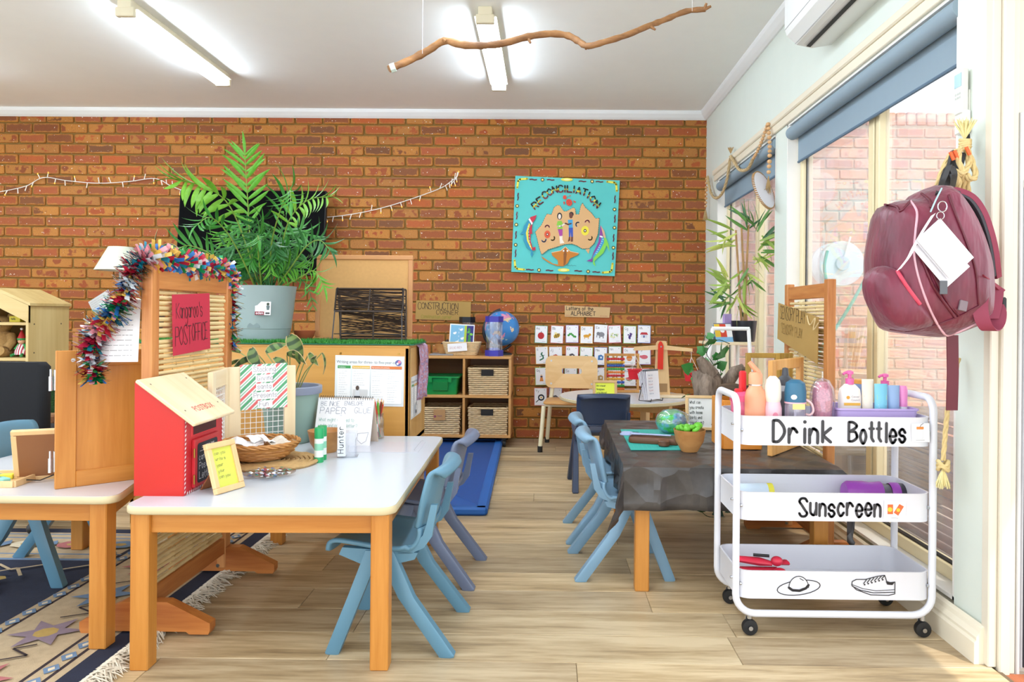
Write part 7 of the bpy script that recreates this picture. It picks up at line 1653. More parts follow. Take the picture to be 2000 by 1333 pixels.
b = bt('drink_bottle', 'hot pink tumbler with red straw spout at the trolley end', 1450, 2.44); H = hz(722, 1450, 2.44); MB().lathe([(0, 0), (.034, 0), (.040, H*.55), (0, H*.55)], 24).build('body', plain('pink glitter', '#ee7a9c', .3, .15, 60), b, 40); MB().lathe([(.042, H*.53), (.043, H*.62), (.030, H*.66), (0, H*.68)], 24).build('lid', c_('#f0608c', .35), b, 40); MB().box(-.012, .012, -.008, .008, H*.66, H*.98, .005).build('spout', c_('#e02c34', .35), b); MB().box(-.026, .0, -.014, .014, H*.62, H*.71, .004).build('spout_base', c_('#e02c34', .35), b)
b = bt('drink_bottle', 'pale pink child drink bottle with cream dome cap', 1509, 2.37); H = hz(735, 1509, 2.37); MB().lathe([(0, 0), (.027, 0), (.029, .004), (.029, H*.50), (.024, H*.60), (0, H*.60)], 24).build('body', c_('#f5c6cf', .3), b, 40); MB().lathe([(.0235, H*.60), (.0275, H*.66), (.0275, H*.84), (.022, H*.94), (.010, H), (0, H)], 24).build('dome_cap', c_('#f6ecdc', .3), b, 40)
A = Art(basis((-.012, -.0296, H*.2), (1, 0, 0), (0, 0, 1))); A.disc(c_('#e88aa0'), .012, .04, .009, .012); A.line(c_('#c86a84'), [(.012, .03), (.012, .0)], .0015); A.disc(c_('#f0a8b4'), .026, .02, .006); A.build('print', b)
b = bt('drink_bottle', 'dark grey sports bottle behind the pink child bottle', 1533, 2.46); H = hz(718, 1533, 2.46); MB().lathe([(0, 0), (.034, 0), (.036, .005), (.034, H*.66), (.030, H*.68), (0, H*.68)], 24).build('body', c_('#55565e', .4), b, 40); MB().lathe([(.034, H*.66), (.034, H*.74), (.0, H*.75)], 24).build('collar', c_('#c4c6cc', .3), b, 40); MB().lathe([(.032, H*.74), (.030, H*.82), (.012, H*.88), (.009, H*.99), (0, H)], 24).build('cap', c_('#45474d', .4), b, 40)
b = bt('drink_bottle', 'clear bottle with teal flip lid and pink carry loop', 1553, 2.36); H = hz(742, 1553, 2.36); MB().lathe([(0, .002), (.031, .002), (.033, .006), (.033, H*.64), (0, H*.64)], 24).build('clear_body', glassy('bottle plastic', (.93, .93, .98), .12, .05, .16, '#eeeaf8'), b, 40); LD = c_('#2f6a8a', .35); MB().lathe([(.0345, H*.64), (.0345, H*.80), (.030, H*.95), (.015, H), (0, H)], 24).build('lid', LD, b, 40); MB().lathe([(.0345, H*.615), (.0345, H*.64)], 24).build('collar', PNK, b); MB().cyl((0, 0, .01), (0, 0, H*.6), .004, n=8).build('straw', c_('#e8e4ee'), b); MB().tube(smoothpts([(.030, -.01, H*.68), (.048, -.012, H*.62), (.055, -.012, H*.50), (.045, -.012, H*.43), (.031, -.01, H*.44)], 5), .004, 8).build('carry_loop', c_('#f4c8c8', .35), b, 60)
A = Art(basis((-.020, -.0342, H*.53), (1, 0, 0), (0, 0, 1))); A.rect(c_('#f2d98a'), 0, 0, .040, .018); A.disc(WHITE, .004, H*.20, .010, .008); A.build('print', b)
b = bt('drink_tumbler', 'pink glitter domed tumbler with clear straw on the trolley', 1606, 2.37); H = hz(738, 1606, 2.37); 
MB().lathe([(0, .004), (.026, .004), (.032, H*.62), (.030, H*.80), (.018, H*.93), (0, H*.95)], 28).build('glitter_liner', plain('rose glitter', '#d9929c', .35, .3, 160), b, 40); MB().lathe([(0, .001), (.032, .001), (.040, H*.62), (.040, H*.70), (.036, H*.84), (.022, H*.96), (0, H)], 28).build('outer_shell', glassy('lilac shell', (.97, .93, 1), .10, .03, .05, '#f4e8ff'), b, 40); MB().cyl((.0, 0, H*.9), (.0, 0, H*1.10), .004, n=8).build('straw', glassy('straw plastic', (.95, .95, .97), .2), b, 40)
# lilac tray with creams
p0, p1 = aty(1628, 800, 2.37), aty(1800, 800, 2.37); LIL = plain('lilac plastic', '#c3addf', .4, .03); b = thing('lilac_tray', 'lilac plastic tub holding sunscreen bottles on the trolley', 'tub', ((p0.x+p1.x)/2-.008, 2.43, BZ0)); w_ = (p1.x-p0.x)/2-.010
m = MB(); m.ring([[(x, y, z) for x, y in rrect(-a, a, -c, c, .015, 4)] for a, c, z in ((w_*.90, .075, 0), (w_*.97, .085, .100), (w_, .089, .103), (w_, .089, .109), (w_*.96, .084, .108), (w_*.88, .072, .006))], True, True); m.build('tub_body', LIL, b, 40)
BZ0 = .6125+.0065
def cream_pump(label, px, Y, col, H, txt=True, w_=.034, cap='#e86aa8'):
    b = bt('pump_bottle', label, px, Y, 'bottle', 'sunscreens in the lilac tub'); m = MB()
    m.ring([[(x*k, y*k*.62, z) for x, y in rrect(-w_, w_, -w_, w_, w_*.5, 4)] for k, z in ((.9, 0), (1, .004), (1, H*.62), (.9, H*.72), (.5, H*.79), (.36, H*.80))], True, True); m.build('body', c_(col, .35), b, 50)
    CP = c_(cap, .3); MB().lathe([(.0135, H*.79), (.0135, H*.88), (.006, H*.885), (.006, H*.94), (.012, H*.945), (.012, H*.985), (.006, H), (0, H)], 16).build('pump', CP, b, 40); MB().tube([(0, 0, H*.965), (-.018, -.004, H*.965), (-.024, -.006, H*.94)], .0045, 8).build('nozzle', CP, b, 50)
    if txt: A = Art(basis((-w_, -w_*.62-.0006, 0), (1, 0, 0), (0, 0, 1))); A.disc(c_('#e8a83a'), w_*.6, H*.60, .006, n=8); A.type(c_('#9a9aa0'), 'Cancer', w_*.9, H*.60, .0065); A.type(c_('#9a9aa0'), 'Council', w_*.9, H*.55, .0065); A.rect(c_('#f0b84a'), w_*.2, H*.48, w_*1.6, .009); A.type(c_('#d83a9a'), 'Kids', w_*.6, H*.36, .014); [A.scrib(c_('#c8a8c0'), w_*.5, H*(.30-.035*k), w_, .003) for k in range(3)]; A.build('print', b)
    return b
H = hz(724, 1658, 2.41); cream_pump('white kids lotion bottle with pink pump in the lilac tub', 1659, 2.41, '#f7eee6', H)
H = hz(730, 1730, 2.48); cream_pump('white lotion bottle with pink pump behind the cyan tube', 1728, 2.48, '#f2dce4', H, False, .028)
def cream_tube(label, px, Y, col, capc, top, w_, band=None):
    b = bt('cream_tube', label, px, Y, 'tube', 'sunscreens in the lilac tub'); H = hz(top, px, Y); m = MB()
    m.ring([[(w_*cx_*math.cos(2*PI*k/20), w_*cy*math.sin(2*PI*k/20), z) for k in range(20)] for cx_, cy, z in ((.85, .85, .018), (.92, .9, .022), (1, .55, H*.75), (1.05, .08, H))], True, True); m.build('body', c_(col, .35), b, 50); MB().lathe([(0, 0), (w_*.8, 0), (w_*.8, .02), (0, .02)], 18).build('cap', c_(capc, .35), b, 40)
    if band: A = Art(basis((-w_, -w_*.56, H*.55), (1, 0, 0), (0, .12, 1))); A.rect(c_(band), w_*.25, .03, w_*1.5, .014); [A.scrib(c_('#ffffff'), w_*.4, .02-.008*k, w_*1.2, .003) for k in range(3)]; A.build('print', b)
cream_tube('cream sunscreen tube with orange mark in the lilac tub', 1694, 2.40, '#f0e6d4', '#d8d4cc', 741, .019, '#e0763a'); cream_tube('cyan sunscreen tube with lime band in the lilac tub', 1720, 2.39, '#7fcbe4', '#5aa8c8', 750, .021, '#c8e06a'); cream_tube('translucent blue gel tube in the lilac tub', 1745, 2.40, '#9ab8e0', '#8098c8', 753, .019)
b = bt('roll_on', 'white roll on with pink cap at the end of the lilac tub', 1763, 2.41, 'bottle', 'sunscreens in the lilac tub'); H = hz(754, 1763, 2.41); MB().lathe([(0, 0), (.013, 0), (.014, .004), (.014, H*.62), (0, H*.62)], 18).build('body', c_('#f4f2f4', .3), b, 40); MB().lathe([(.0145, H*.60), (.0145, H*.93), (.011, H), (0, H)], 18).build('cap', c_('#f090c8', .3), b, 40)
b = bt('cream_jar', 'blue jar with orange lid behind the white kids lotion', 1682, 2.49, 'jar', 'sunscreens in the lilac tub'); H = hz(742, 1690, 2.49); MB().lathe([(0, 0), (.030, 0), (.032, H*.93), (0, H*.93)], 20).build('body', c_('#8ca4d0', .3), b, 40); MB().lathe([(.033, H*.93), (.033, H), (0, H)], 20).build('lid', c_('#e8a24a', .4), b, 40)
# middle and lower tray things
z2, z3 = .3725, .1235
a_ = aty(1445, 955, 2.42); b_ = aty(1518, 955, 2.42); t2 = thing('sunscreen_tube', 'pale blue sunscreen tube lying in the middle tray', 'tube', (a_.x, 2.478, z2+.036), group=None); l = b_.x-a_.x
m = MB(); m.T = Matrix.Rotation(PI/2, 4, 'Y'); m.lathe([(0, 0), (.026, .0), (.033, .02), (.036, l*.85), (0, l*.86)], 20); m.build('body', c_('#cfe0ee', .35), t2, 40); m = MB(); m.T = Matrix.Rotation(PI/2, 4, 'Y'); m.lathe([(.0355, l*.85), (.0355, l), (.028, l*1.02), (0, l*1.02)], 20); m.build('cap', c_('#e8e04a', .35), t2, 40)
a_ = aty(1658, 958, 2.44); b_ = aty(1780, 958, 2.44); t2 = thing('drink_bottle', 'purple sports bottle lying in the middle tray', 'bottle', (a_.x, 2.478, z2+.041)); l = b_.x-a_.x; PUR = c_('#a24ab8', .3)
for nm, pr, c in (('body', [(0, 0), (.034, 0), (.041, .01), (.041, l*.30), (.037, l*.42), (.040, l*.58), (0, l*.60)], PUR), ('neck_band', [(.037, l*.58), (.031, l*.66), (.031, l*.72), (0, l*.73)], c_('#5a5560', .4)), ('collar', [(.034, l*.72), (.037, l*.76), (.037, l*.86), (0, l*.87)], PUR), ('cap', [(.036, l*.86), (.034, l*.96), (.022, l), (0, l)], c_('#3a3844', .4))):
    m = MB(); m.T = Matrix.Rotation(PI/2, 4, 'Y') @ Matrix.Rotation(.0, 4, 'Y'); m.lathe(pr, 24); m.build(nm, c, t2, 40)
a_ = aty(1440, 1100, 2.40); t2 = thing('red_scoop', 'red plastic tongs with round grips in the lower tray', 'toy', (a_.x+.02, 2.39, z3+.03)); RDP = c_('#d02a44', .35)
MB().tube([(-.02, 0, .058), (.05, 0, .05), (.09, -.005, .045)], [.016, .022, .012], 10, flat=.6).build('arm', RDP, t2, 50); MB().ell((.105, -.01, .055), .020, .018, .016, 14, 10).build('grip', RDP, t2, 60); MB().ell((.112, -.02, .022), .022, .018, .014, 14, 10).build('grip', RDP, t2, 60); MB().tube([(.10, 0, .045), (.145, .01, .045)], [.012, .020], 8, flat=.4).build('jaw', RDP, t2, 50); MB().box(-.02, .12, -.012, .02, -.03, .03, .01).build('cup', RDP, t2); MB().tube([(.03, 0, .072), (.08, -.01, .072)], .005, 6).build('clip', BLK, t2)

# ================================================================== RIGHT WALL: backpack, rope, remote, air conditioner
NY = {}
MAROON = None
mm, nt, pb = newmat('maroon nylon'); nz = noise(nt, mp(nt, (1, 1, .45)), 9, 4, .6); nt.links.new(ramp(nt, nz, [(.3, '#551529'), (.7, '#842c46')]), pb.inputs['Base Color']); pb.inputs['Roughness'].default_value = .38; pb.inputs['Sheen Weight'].default_value = .2
nz2 = noise(nt, mp(nt, (1, 1, .3), rot=(.3, .4, .2)), 16, 3, .55); bump(nt, pb, nz2, .5, .03); MAROON = mm
MARD = plain('deep maroon', '#611529', .45, .1, 8); MARW = plain('maroon webbing', '#8a3048', .6, .06, 30); PIP = plain('pale piping', '#d8a8b4', .35); MESH = plain('grey mesh pad', '#4a4a50', .9, .1, 120)
YBP = 2.06
def bpx(x, y): return (1690+x*.2550, 340+y*.2550)
bag = thing('backpack', 'maroon backpack with white tag hanging beside the window', 'backpack', aty(*bpx(480, 700), YBP))
B0 = V(bag.location)
def pillow(name, outline, yc, prof, mat, smooth=70, sub=3):
    pts = smoothpts([V((*bpx(*q), 0)) for q in outline+outline[:1]], sub)[:-1]; P = [aty(q.x, q.y, yc) for q in pts]; c = sum(P, V())/len(P)
    rings = []
    for dy, k in prof: rings.append([tuple(V((c.x+(p.x-c.x)*k, yc+dy, c.z+(p.z-c.z)*k))-B0) for p in P])
    m = MB(); m.ring(rings, True, True); return m.build(name, mat, bag, smooth)
body = pillow('main_body', [(520, 92), (400, 150), (350, 195), (150, 245), (95, 420), (62, 620), (60, 760), (70, 950), (130, 1120), (200, 1200), (420, 1235), (620, 1245), (860, 1150), (905, 1040), (900, 780), (850, 560), (760, 330), (650, 150), (580, 95)], YBP, [(-.125, .30), (-.118, .62), (-.10, .82), (-.06, .95), (-.01, 1.0), (.05, 1.0), (.085, .93), (.10, .75)], MAROON)
pk = pillow('side_pocket', [(60, 745), (130, 705), (220, 730), (300, 830), (400, 955), (470, 1090), (495, 1180), (300, 1205), (180, 1170), (115, 1100), (40, 950), (25, 830)], YBP-.065, [(-.055, .35), (-.048, .70), (-.03, .90), (0, 1.0), (.04, 1.0)], MAROON)
bvh = BVHTree.FromPolygons([tuple(V(v.co)+B0) for v in body.data.vertices]+[tuple(V(v.co)+B0) for v in pk.data.vertices], [tuple(p.vertices) for p in body.data.polygons]+[tuple(i+len(body.data.vertices) for i in p.vertices) for p in pk.data.polygons])
def onbag(q, off=.003):
    d = ray(*bpx(*q)); h = bvh.ray_cast(EYE, d.normalized()); p = h[0] if h[0] else aty(*bpx(*q), YBP-.06); return p-d.normalized()*off-B0
def seam(name, path, r, mat, off=.002, par=None, flat=1): return MB().tube([onbag((q.x, q.y), off) for q in smoothpts([V((*p, 0)) for p in path], 6)], r, 6, flat=flat).build(name, mat, par or bag, 60)
seam('piping', [(345, 205), (395, 290), (385, 440), (375, 600), (400, 760), (460, 950), (530, 1110), (600, 1220), (650, 1235), (760, 1190), (860, 1140)], .0032, PIP)
seam('seam', [(190, 1190), (330, 1205), (500, 1170), (700, 1100), (870, 1010)], .0022, MARD); seam('zip', [(420, 620), (470, 740), (520, 860), (600, 980), (690, 1100)], .0042, MARD); seam('zip', [(500, 720), (560, 860), (640, 1000), (720, 1090)], .0030, MARD); seam('pocket_zip', [(245, 745), (310, 850), (390, 960), (420, 1000)], .0055, c_('#c8425a', .5)); seam('seam', [(150, 235), (240, 250), (270, 285), (345, 205)], .0035, MARD); seam('seam', [(430, 150), (490, 200), (505, 260)], .0035, MARD); seam('seam', [(640, 160), (700, 330), (790, 560), (850, 760), (870, 1000)], .0035, MARD)
MB().box(-.012, .012, -.003, .003, -.014, .014, .001).build('logo_badge', c_('#7a6a70'), bag, loc=onbag((748, 1010), .002), rot=(0, .2, .2))
# padded strap on the window-jamb side
sp = [aty(*bpx(*q), y)-B0 for q, y in (((600, 140), YBP-.03), ((680, 140), YBP-.04), ((790, 190), YBP-.05), ((870, 300), YBP-.055), ((925, 450), YBP-.055), ((960, 600), YBP-.05), ((975, 720), YBP-.04), ((985, 800), YBP-.02))]
sp = smoothpts(sp, 5)
def band(name, pts, wv, th, mat, off=V((0, 0, 0))):
    m = MB(); R_ = []
    for i, p in enumerate(pts):
        tg = (pts[min(i+1, len(pts)-1)]-pts[max(i-1, 0)]).normalized(); w2 = V(wv(i/(len(pts)-1))); n_ = tg.cross(w2).normalized()*th/2; p = p+off
        R_.append([tuple(p-w2-n_), tuple(p+w2-n_), tuple(p+w2+n_), tuple(p-w2+n_)])
    m.ring(R_, True, True); return m.build(name, mat, bag, 50)
band('padded_strap', sp, lambda f: (.004, .032, 0), .014, MARW); band('strap_mesh', sp[2:-2], lambda f: (.003, .026, 0), .010, MESH, V((-.009, -.004, -.004)))
wb_ = smoothpts([aty(*bpx(*q), y)-B0 for q, y in (((905, 770), YBP-.085), ((890, 900), YBP-.10), ((880, 1040), YBP-.11), ((910, 1150), YBP-.11), ((960, 1200), YBP-.10), ((1010, 1150), YBP-.08), ((1022, 1060), YBP-.07), ((1000, 1000), YBP-.06))], 4); band('webbing_loop', wb_, lambda f: (.018, -.006, 0), .003, MARW)
m = MB(); tri = [onbag((905, 770), .02), aty(*bpx(1075, 890), YBP-.05)-B0, aty(*bpx(1050, 915), YBP-.05)-B0, aty(*bpx(930, 860), YBP-.07)-B0]; m.add(tri+[v+V((0, .006, 0)) for v in tri], [(0, 1, 2, 3), (4, 7, 6, 5), (0, 4, 5, 1), (1, 5, 6, 2), (2, 6, 7, 3), (3, 7, 4, 0)]); m.build('strap_tab', MARW, bag)
q = aty(*bpx(985, 1000), YBP-.05)-B0; band('webbing_drop', [aty(*bpx(1000, 880), YBP-.06)-B0, aty(*bpx(985, 1000), YBP-.07)-B0, aty(*bpx(960, 1110), YBP-.08)-B0], lambda f: (.020, -.004, 0), .003, MARW); MB().box(-.008, .008, -.01, .01, -.02, .02, .004).build('buckle', BLK, bag, loc=aty(*bpx(1050, 1000), YBP-.05)-B0)
band('hanging_strap', [aty(1860, 655, YBP+.06)-B0, aty(1861, 730, YBP+.07)-B0, aty(1859, 802, YBP+.08)-B0], lambda f: (.018, .002, 0), .003, MARD)
band('top_handle', smoothpts([onbag((560, 150), .0), aty(*bpx(590, 60), YBP)-B0, aty(*bpx(640, -60), YBP+.02)-B0, aty(*bpx(680, 20), YBP+.03)-B0, onbag((650, 170), -.01)], 4), lambda f: (.012, .006, .004), .006, BLK)
# name tag on ring
tg = thing('laminated_tag', 'blank white laminated cards on a ring tied to the backpack', 'tag'); TGl = glassy('laminate edge', (.95, .95, .98), .15, .05, .25, '#f0f0f8')
def oy(x, y, Y): return aty(*bpx(x, y), Y)
for k, (dx_, dy_, Yt, mt, nm) in enumerate(((0, 0, 1.905, WHITE, 'card'), (-14, 8, 1.912, plain('card shade', '#e4e4ea', .5), 'card'), (-30, 70, 1.92, plain('card shade', '#e4e4ea', .5), 'card'))):
    P = [oy(x+dx_, y+dy_, Yt) for x, y in ((575, 340), (832, 640), (650, 805), (395, 505))]; m = MB(); m.add(P+[v+V((0, .0012, 0)) for v in P], [(0, 1, 2, 3), (4, 7, 6, 5), (0, 4, 5, 1), (1, 5, 6, 2), (2, 6, 7, 3), (3, 7, 4, 0)]); m.build(nm, mt, tg)
c = oy(575, 320, 1.90); MB().tube([c+V((.010*math.cos(a), 0, .010*math.sin(a))) for a in [2*PI*k/16 for k in range(16)]], .0012, 6, closed=True).build('ring', MET, tg, 50); c = oy(590, 250, 1.91); MB().tube([c+V((.012*math.cos(a), 0, .014*math.sin(a))) for a in [2*PI*k/16 for k in range(16)]], .0015, 6, closed=True).build('ring', MET, tg, 50); MB().tube([oy(500, 290, 1.905), oy(540, 200, 1.92), oy(585, 110, 1.95)], .0022, 6).build('cord', c_('#a8d0d8'), tg, 50)
rb = smoothpts([oy(520, 310, 1.915), oy(450, 420, 1.92), oy(375, 550, 1.915), oy(330, 640, 1.91), oy(255, 735, 1.915)], 4); m = MB(); m.ring([[tuple(p+V((-.006, 0, -.004))), tuple(p+V((.006, -.002, .004)))] for p in rb], False, False); m.build('white_ribbon', c_('#e9e6e6'), tg, recalc=False)
c = oy(600, 870, 1.915); MB().box(-.010, .010, -.0015, .0015, -.018, .018, .001).build('zip_pull', c_('#5a5d62', .35), tg, loc=c)
# remote control
RX = XR-.012; p = atx(1882, 190, RX); t = thing('remote_control', 'white air conditioner remote in a holder on the wall', 'remote', (XR, p.y, p.z), rot=(0, 0, 0)); RM = plain('remote plastic', '#e4e3da', .4)
MB().box(-.030, -.008, -.022, .022, -.055, .085, .004).build('remote_body', RM, t); MB().box(-.0305, -.0295, -.019, .019, .030, .072).build('lcd', c_('#7fa8b0', .2), t); MB().box(-.026, -.002, -.026, .026, -.115, -.045, .004).build('holder', plain('holder', '#ecebe4', .4), t)
for i in range(3):
    for j in range(2): MB().box(-.0315, -.030, -.014+.011*i, -.008+.011*i, .006-.012*j, .012-.012*j).build('button', c_('#c2c6c2'), t)
MB().box(-.006, 0, -.018, .018, -.115, .02, .002).build('back_plate', RM, t)
# rope bundle
ROPE = plain('manila rope', '#d9c187', .85, .12, 80); ROPEL = plain('rope tassel', '#e9dca0', .85, .1, 80)
def rope(m, pts, r, tw=28, sub=6):
    pts = smoothpts([V(p) for p in pts], sub); L_ = 0; out = [[], [], []]; u = None
    for i, p in enumerate(pts):
        tg_ = (pts[min(i+1, len(pts)-1)]-pts[max(i-1, 0)]).normalized()
        if u is None: u = tg_.orthogonal().normalized()
        u = (u-tg_*u.dot(tg_)).normalized(); v = tg_.cross(u)
        if i: L_ += (p-pts[i-1]).length
        for k in range(3): a = L_*tw/r*.018+k*2*PI/3; out[k].append(p+(u*math.cos(a)+v*math.sin(a))*r*.5)
    for o_ in out: m.tube(o_, r*.56, 6)
def tassel(m, p, n, l, spread, up, seed=1):
    r = random.Random(seed)
    for k in range(n): d = V((r.uniform(-1, 1)*spread, r.uniform(-1, 1)*spread*.6, up)).normalized()*l*r.uniform(.8, 1.1); m.tube([p, p+d*.5+V((0, 0, .002)), p+d], [.002, .0022, .001], 4)
t = thing('rope_bundle', 'knotted cream rope with frayed end hanging on the wall hook', 'rope'); Yr_ = 2.16
def rp_(x, y, Y=Yr_): return aty(x, y, Y)
m = MB(); rope(m, [rp_(1885, 290), rp_(1860, 300), rp_(1845, 325), rp_(1833, 355), rp_(1826, 380, 2.18)], .0085, sub=10); rope(m, [rp_(1885, 285), rp_(1892, 320, 2.13), rp_(1878, 340, 2.11), rp_(1864, 335, 2.11), rp_(1872, 355, 2.12), rp_(1868, 385)], .0085, sub=10); rope(m, [rp_(1888, 290, 2.14), rp_(1900, 320, 2.13), rp_(1905, 345, 2.12), rp_(1895, 350, 2.11), rp_(1888, 345, 2.12), rp_(1893, 390)], .0085, sub=10); rope(m, [rp_(1878, 290, 2.14), rp_(1872, 310, 2.12), rp_(1882, 345, 2.12), rp_(1880, 380)], .008, sub=10)
m.build('rope_coils', ROPE, t, 60); m = MB()
for k in range(4): c = rp_(1885, 274+k*5); m.tube([c+V((.013*math.cos(a), .012*math.sin(a), .003*math.sin(a+k))) for a in [2*PI*q/14 for q in range(14)]], .0058, 6, closed=True)
m.build('whipping_knot', ROPE, t, 60); m = MB(); tassel(m, rp_(1884, 272), 90, .060, .55, 1.0); m.build('frayed_end', ROPEL, t, kind='stuff')
for (x, y) in ((1860, 303), (1868, 300), (1891, 293)): MB().tube([rp_(x-4, y-6, 2.12), rp_(x+3, y+10, 2.12)], .005, 6).build('orange_whipping', c_('#e8632c'), t)
MB().tube([rp_(1892, 300, 2.20), rp_(1890, 262, 2.19)], .006, 6).build('hook', BLK, t); MB().box(-.022, .022, -.008, .008, -.06, .06, .003).build('hook_plate', BLK, t, loc=rp_(1862, 335, 2.145), rot=(0, .25, 0))
t = thing('hanging_rope', 'cream twisted rope ending in a knotted tassel by the trolley', 'rope'); Yh = 2.22; m = MB(); rope(m, [aty(1872, 700, 2.24), aty(1858, 760, Yh), aty(1851, 800, Yh), aty(1846, 850, Yh), aty(1842, 900, Yh)], .0075, sub=10); m.build('rope_strand', ROPE, t, 60)
m = MB(); c = aty(1842, 910, Yh); 
for k in range(3): m.tube([c+V((.014*math.cos(a), .013*math.sin(a), .007*(k-1)+.007*math.sin(a*2+k))) for a in [2*PI*q/14 for q in range(14)]], .0065, 6, closed=True)
m.build('knot', ROPE, t, 60); m = MB(); tassel(m, aty(1842, 915, Yh), 80, .060, .38, -1.0, 3); m.build('frayed_end', ROPEL, t, kind='stuff')
# air conditioner
t = thing('air_conditioner', 'white split system air conditioner high on the wall', 'air conditioner', (XR, 2.88, 2.28)); ACW = plain('air conditioner white', '#e9ebe9', .35, .01)
pf = [(0, .0), (-.09, -.015), (-.16, .0), (-.205, .04), (-.215, .07), (-.215, .29), (-.205, .30), (0, .30)]
m = MB(); m.ring([[(x, y, z) for x, z in pf] for y in (-.45, .45)], True, True); m.build('casing', ACW, t, 25)
for (a, b, c) in ((-.088, -.16, 'louvre'),): m = MB(); m.add([(-.165, -.43, .003), (-.095, -.43, -.0165), (-.095, .43, -.0165), (-.165, .43, .003)], [(0, 1, 2, 3)]); m.build('louvre', plain('louvre white', '#dcdcda', .4), t)
m = MB(); m.add([(-.122, -.43, -.0118), (-.103, -.43, -.0160), (-.103, .43, -.0160), (-.122, .43, -.0118)], [(0, 1, 2, 3)]); o = m.build('air_slot', BLK, t); o.location.z = -.0022
MB().tube([(-.214, -.45, .068), (-.214, .45, .068)], .002, 5).build('seam', c_('#b9bdbd'), t); MB().tube([(-.17, -.44, .0), (-.17, .44, .0)], .0015, 5).build('seam', c_('#b9bdbd'), t)
# hanging branch
t = thing('hanging_branch', 'bare driftwood branch hung across the ceiling on nylon lines', 'branch'); YH = 3.25; BR = wood('dry branch', '#6a4628', '#a9794a', 'X', 14, .7, .2)
bp_ = [(760, 135), (800, 118), (838, 98), (868, 80), (900, 87), (940, 89), (985, 84), (1030, 72), (1075, 66), (1110, 70), (1132, 82), (1148, 90), (1180, 82), (1225, 68), (1268, 50), (1300, 38), (1340, 22), (1378, 18)]
rr_ = random.Random(4); bpts = smoothpts([aty(x, y, YH+.05*math.sin(i*.9)) for i, (x, y) in enumerate(bp_)], 4)
MB().tube(bpts, [(.0175-.005*i/len(bpts))*(1+.10*math.sin(i*2.3)+rr_.uniform(-.06, .06)) for i in range(len(bpts))], 9).build('main_limb', BR, t, 60)
for a, b in (((1376, 18), (1380, 6)), ((1376, 18), (1389, 12)), ((1268, 50), (1280, 58)), ((1030, 72), (1036, 84)), ((868, 80), (864, 76)), ((1148, 88), (1144, 96))): MB().tube([aty(*a, YH), aty(*b, YH-.01)], [.009, .005], 7).build('twig_stub', BR, t, 50)
NYL = c_('#e6eaec', .3)
for x, y in ((825, 105), (1352, 22)): p = aty(x, y, YH); MB().tube([p, (p.x, p.y, CEIL)], .0008, 4).build('nylon_line', NYL, t)
MB().tube([aty(763, 134, YH), aty(772, 131, YH)], .021, 9).build('tape', c_('#c9d8d0'), t)
# bead garland and straw disc on the window wall
BDW = wood('pale bead', '#c4935e', '#dfb585', 'Z', 20); t = thing('bead_garland', 'wooden bead and jute garland strung over the far window', 'garland'); GX = XR-.035
def gx(x, y, X=GX): return atx(x, y, X)
o = MB().ell((0, 0, 0), 1, 1, .92, 12, 8).build('bead', BDW, None, 80); bme = o.data; bpy.data.objects.remove(o)
def beads(path, d):
    pts = smoothpts([gx(*q) for q in path], 12); acc = 0; last = pts[0]; link('bead', bme, t, last).scale = (d/2,)*3
    for p in pts[1:]:
        if (p-last).length >= d*.96: link('bead', bme, t, p).scale = (d/2*random.uniform(.9, 1.05),)*3; last = p
beads([(1500, 243), (1503, 275), (1503, 310), (1501, 342)], .026); beads([(1380, 350), (1379, 380), (1378, 408)], .024); beads([(1498, 246), (1490, 270), (1480, 295), (1470, 312)], .022)
m = MB(); rope(m, [gx(1470, 312), gx(1460, 330), gx(1445, 332), gx(1435, 318), gx(1427, 305)], .011, sub=10); rope(m, [gx(1426, 310), gx(1420, 350), gx(1410, 378), gx(1398, 387), gx(1388, 375), gx(1382, 345)], .011, sub=10); m.build('jute_rope', plain('jute rope', '#cbb083', .9, .12, 60), t, 60)
m = MB(); tassel(m, gx(1427, 300), 40, .045, .25, .5, 5); tassel(m, gx(1378, 408), 40, .09, .25, -1, 6); tassel(m, gx(1501, 344), 24, .10, .2, -1, 7); m.build('jute_tassels', plain('jute tassel', '#bfa070', .9, .12, 60), t, kind='stuff')
c = gx(1491, 372, XR-.07); t = thing('straw_disc', 'round straw edged disc hanging from the bead garland', 'ornament', c)
t.matrix_world = basis(c, (.30, .25, -.05), (-.36, .15, .92)); MB().lathe([(0, -.004), (.115, -.004), (.118, 0), (.115, .006), (0, .002)], 32, sx=.8).build('disc', c_('#e6e2ea', .35), t, 40)
m = MB()
for k in range(60): a = 2*PI*k/60; m.tube([(.094*math.cos(a), .118*math.sin(a), -.006), (.094*math.cos(a+.06), .118*math.sin(a+.06), .008)], .004, 5)
m.build('straw_rim', plain('straw', '#b08a5a', .8, .15, 40), t, 50); m = MB(); m.tube([(0, 0, .006), (.02, .01, .03)], .0015, 4); m.build('loop', TWINE, t)
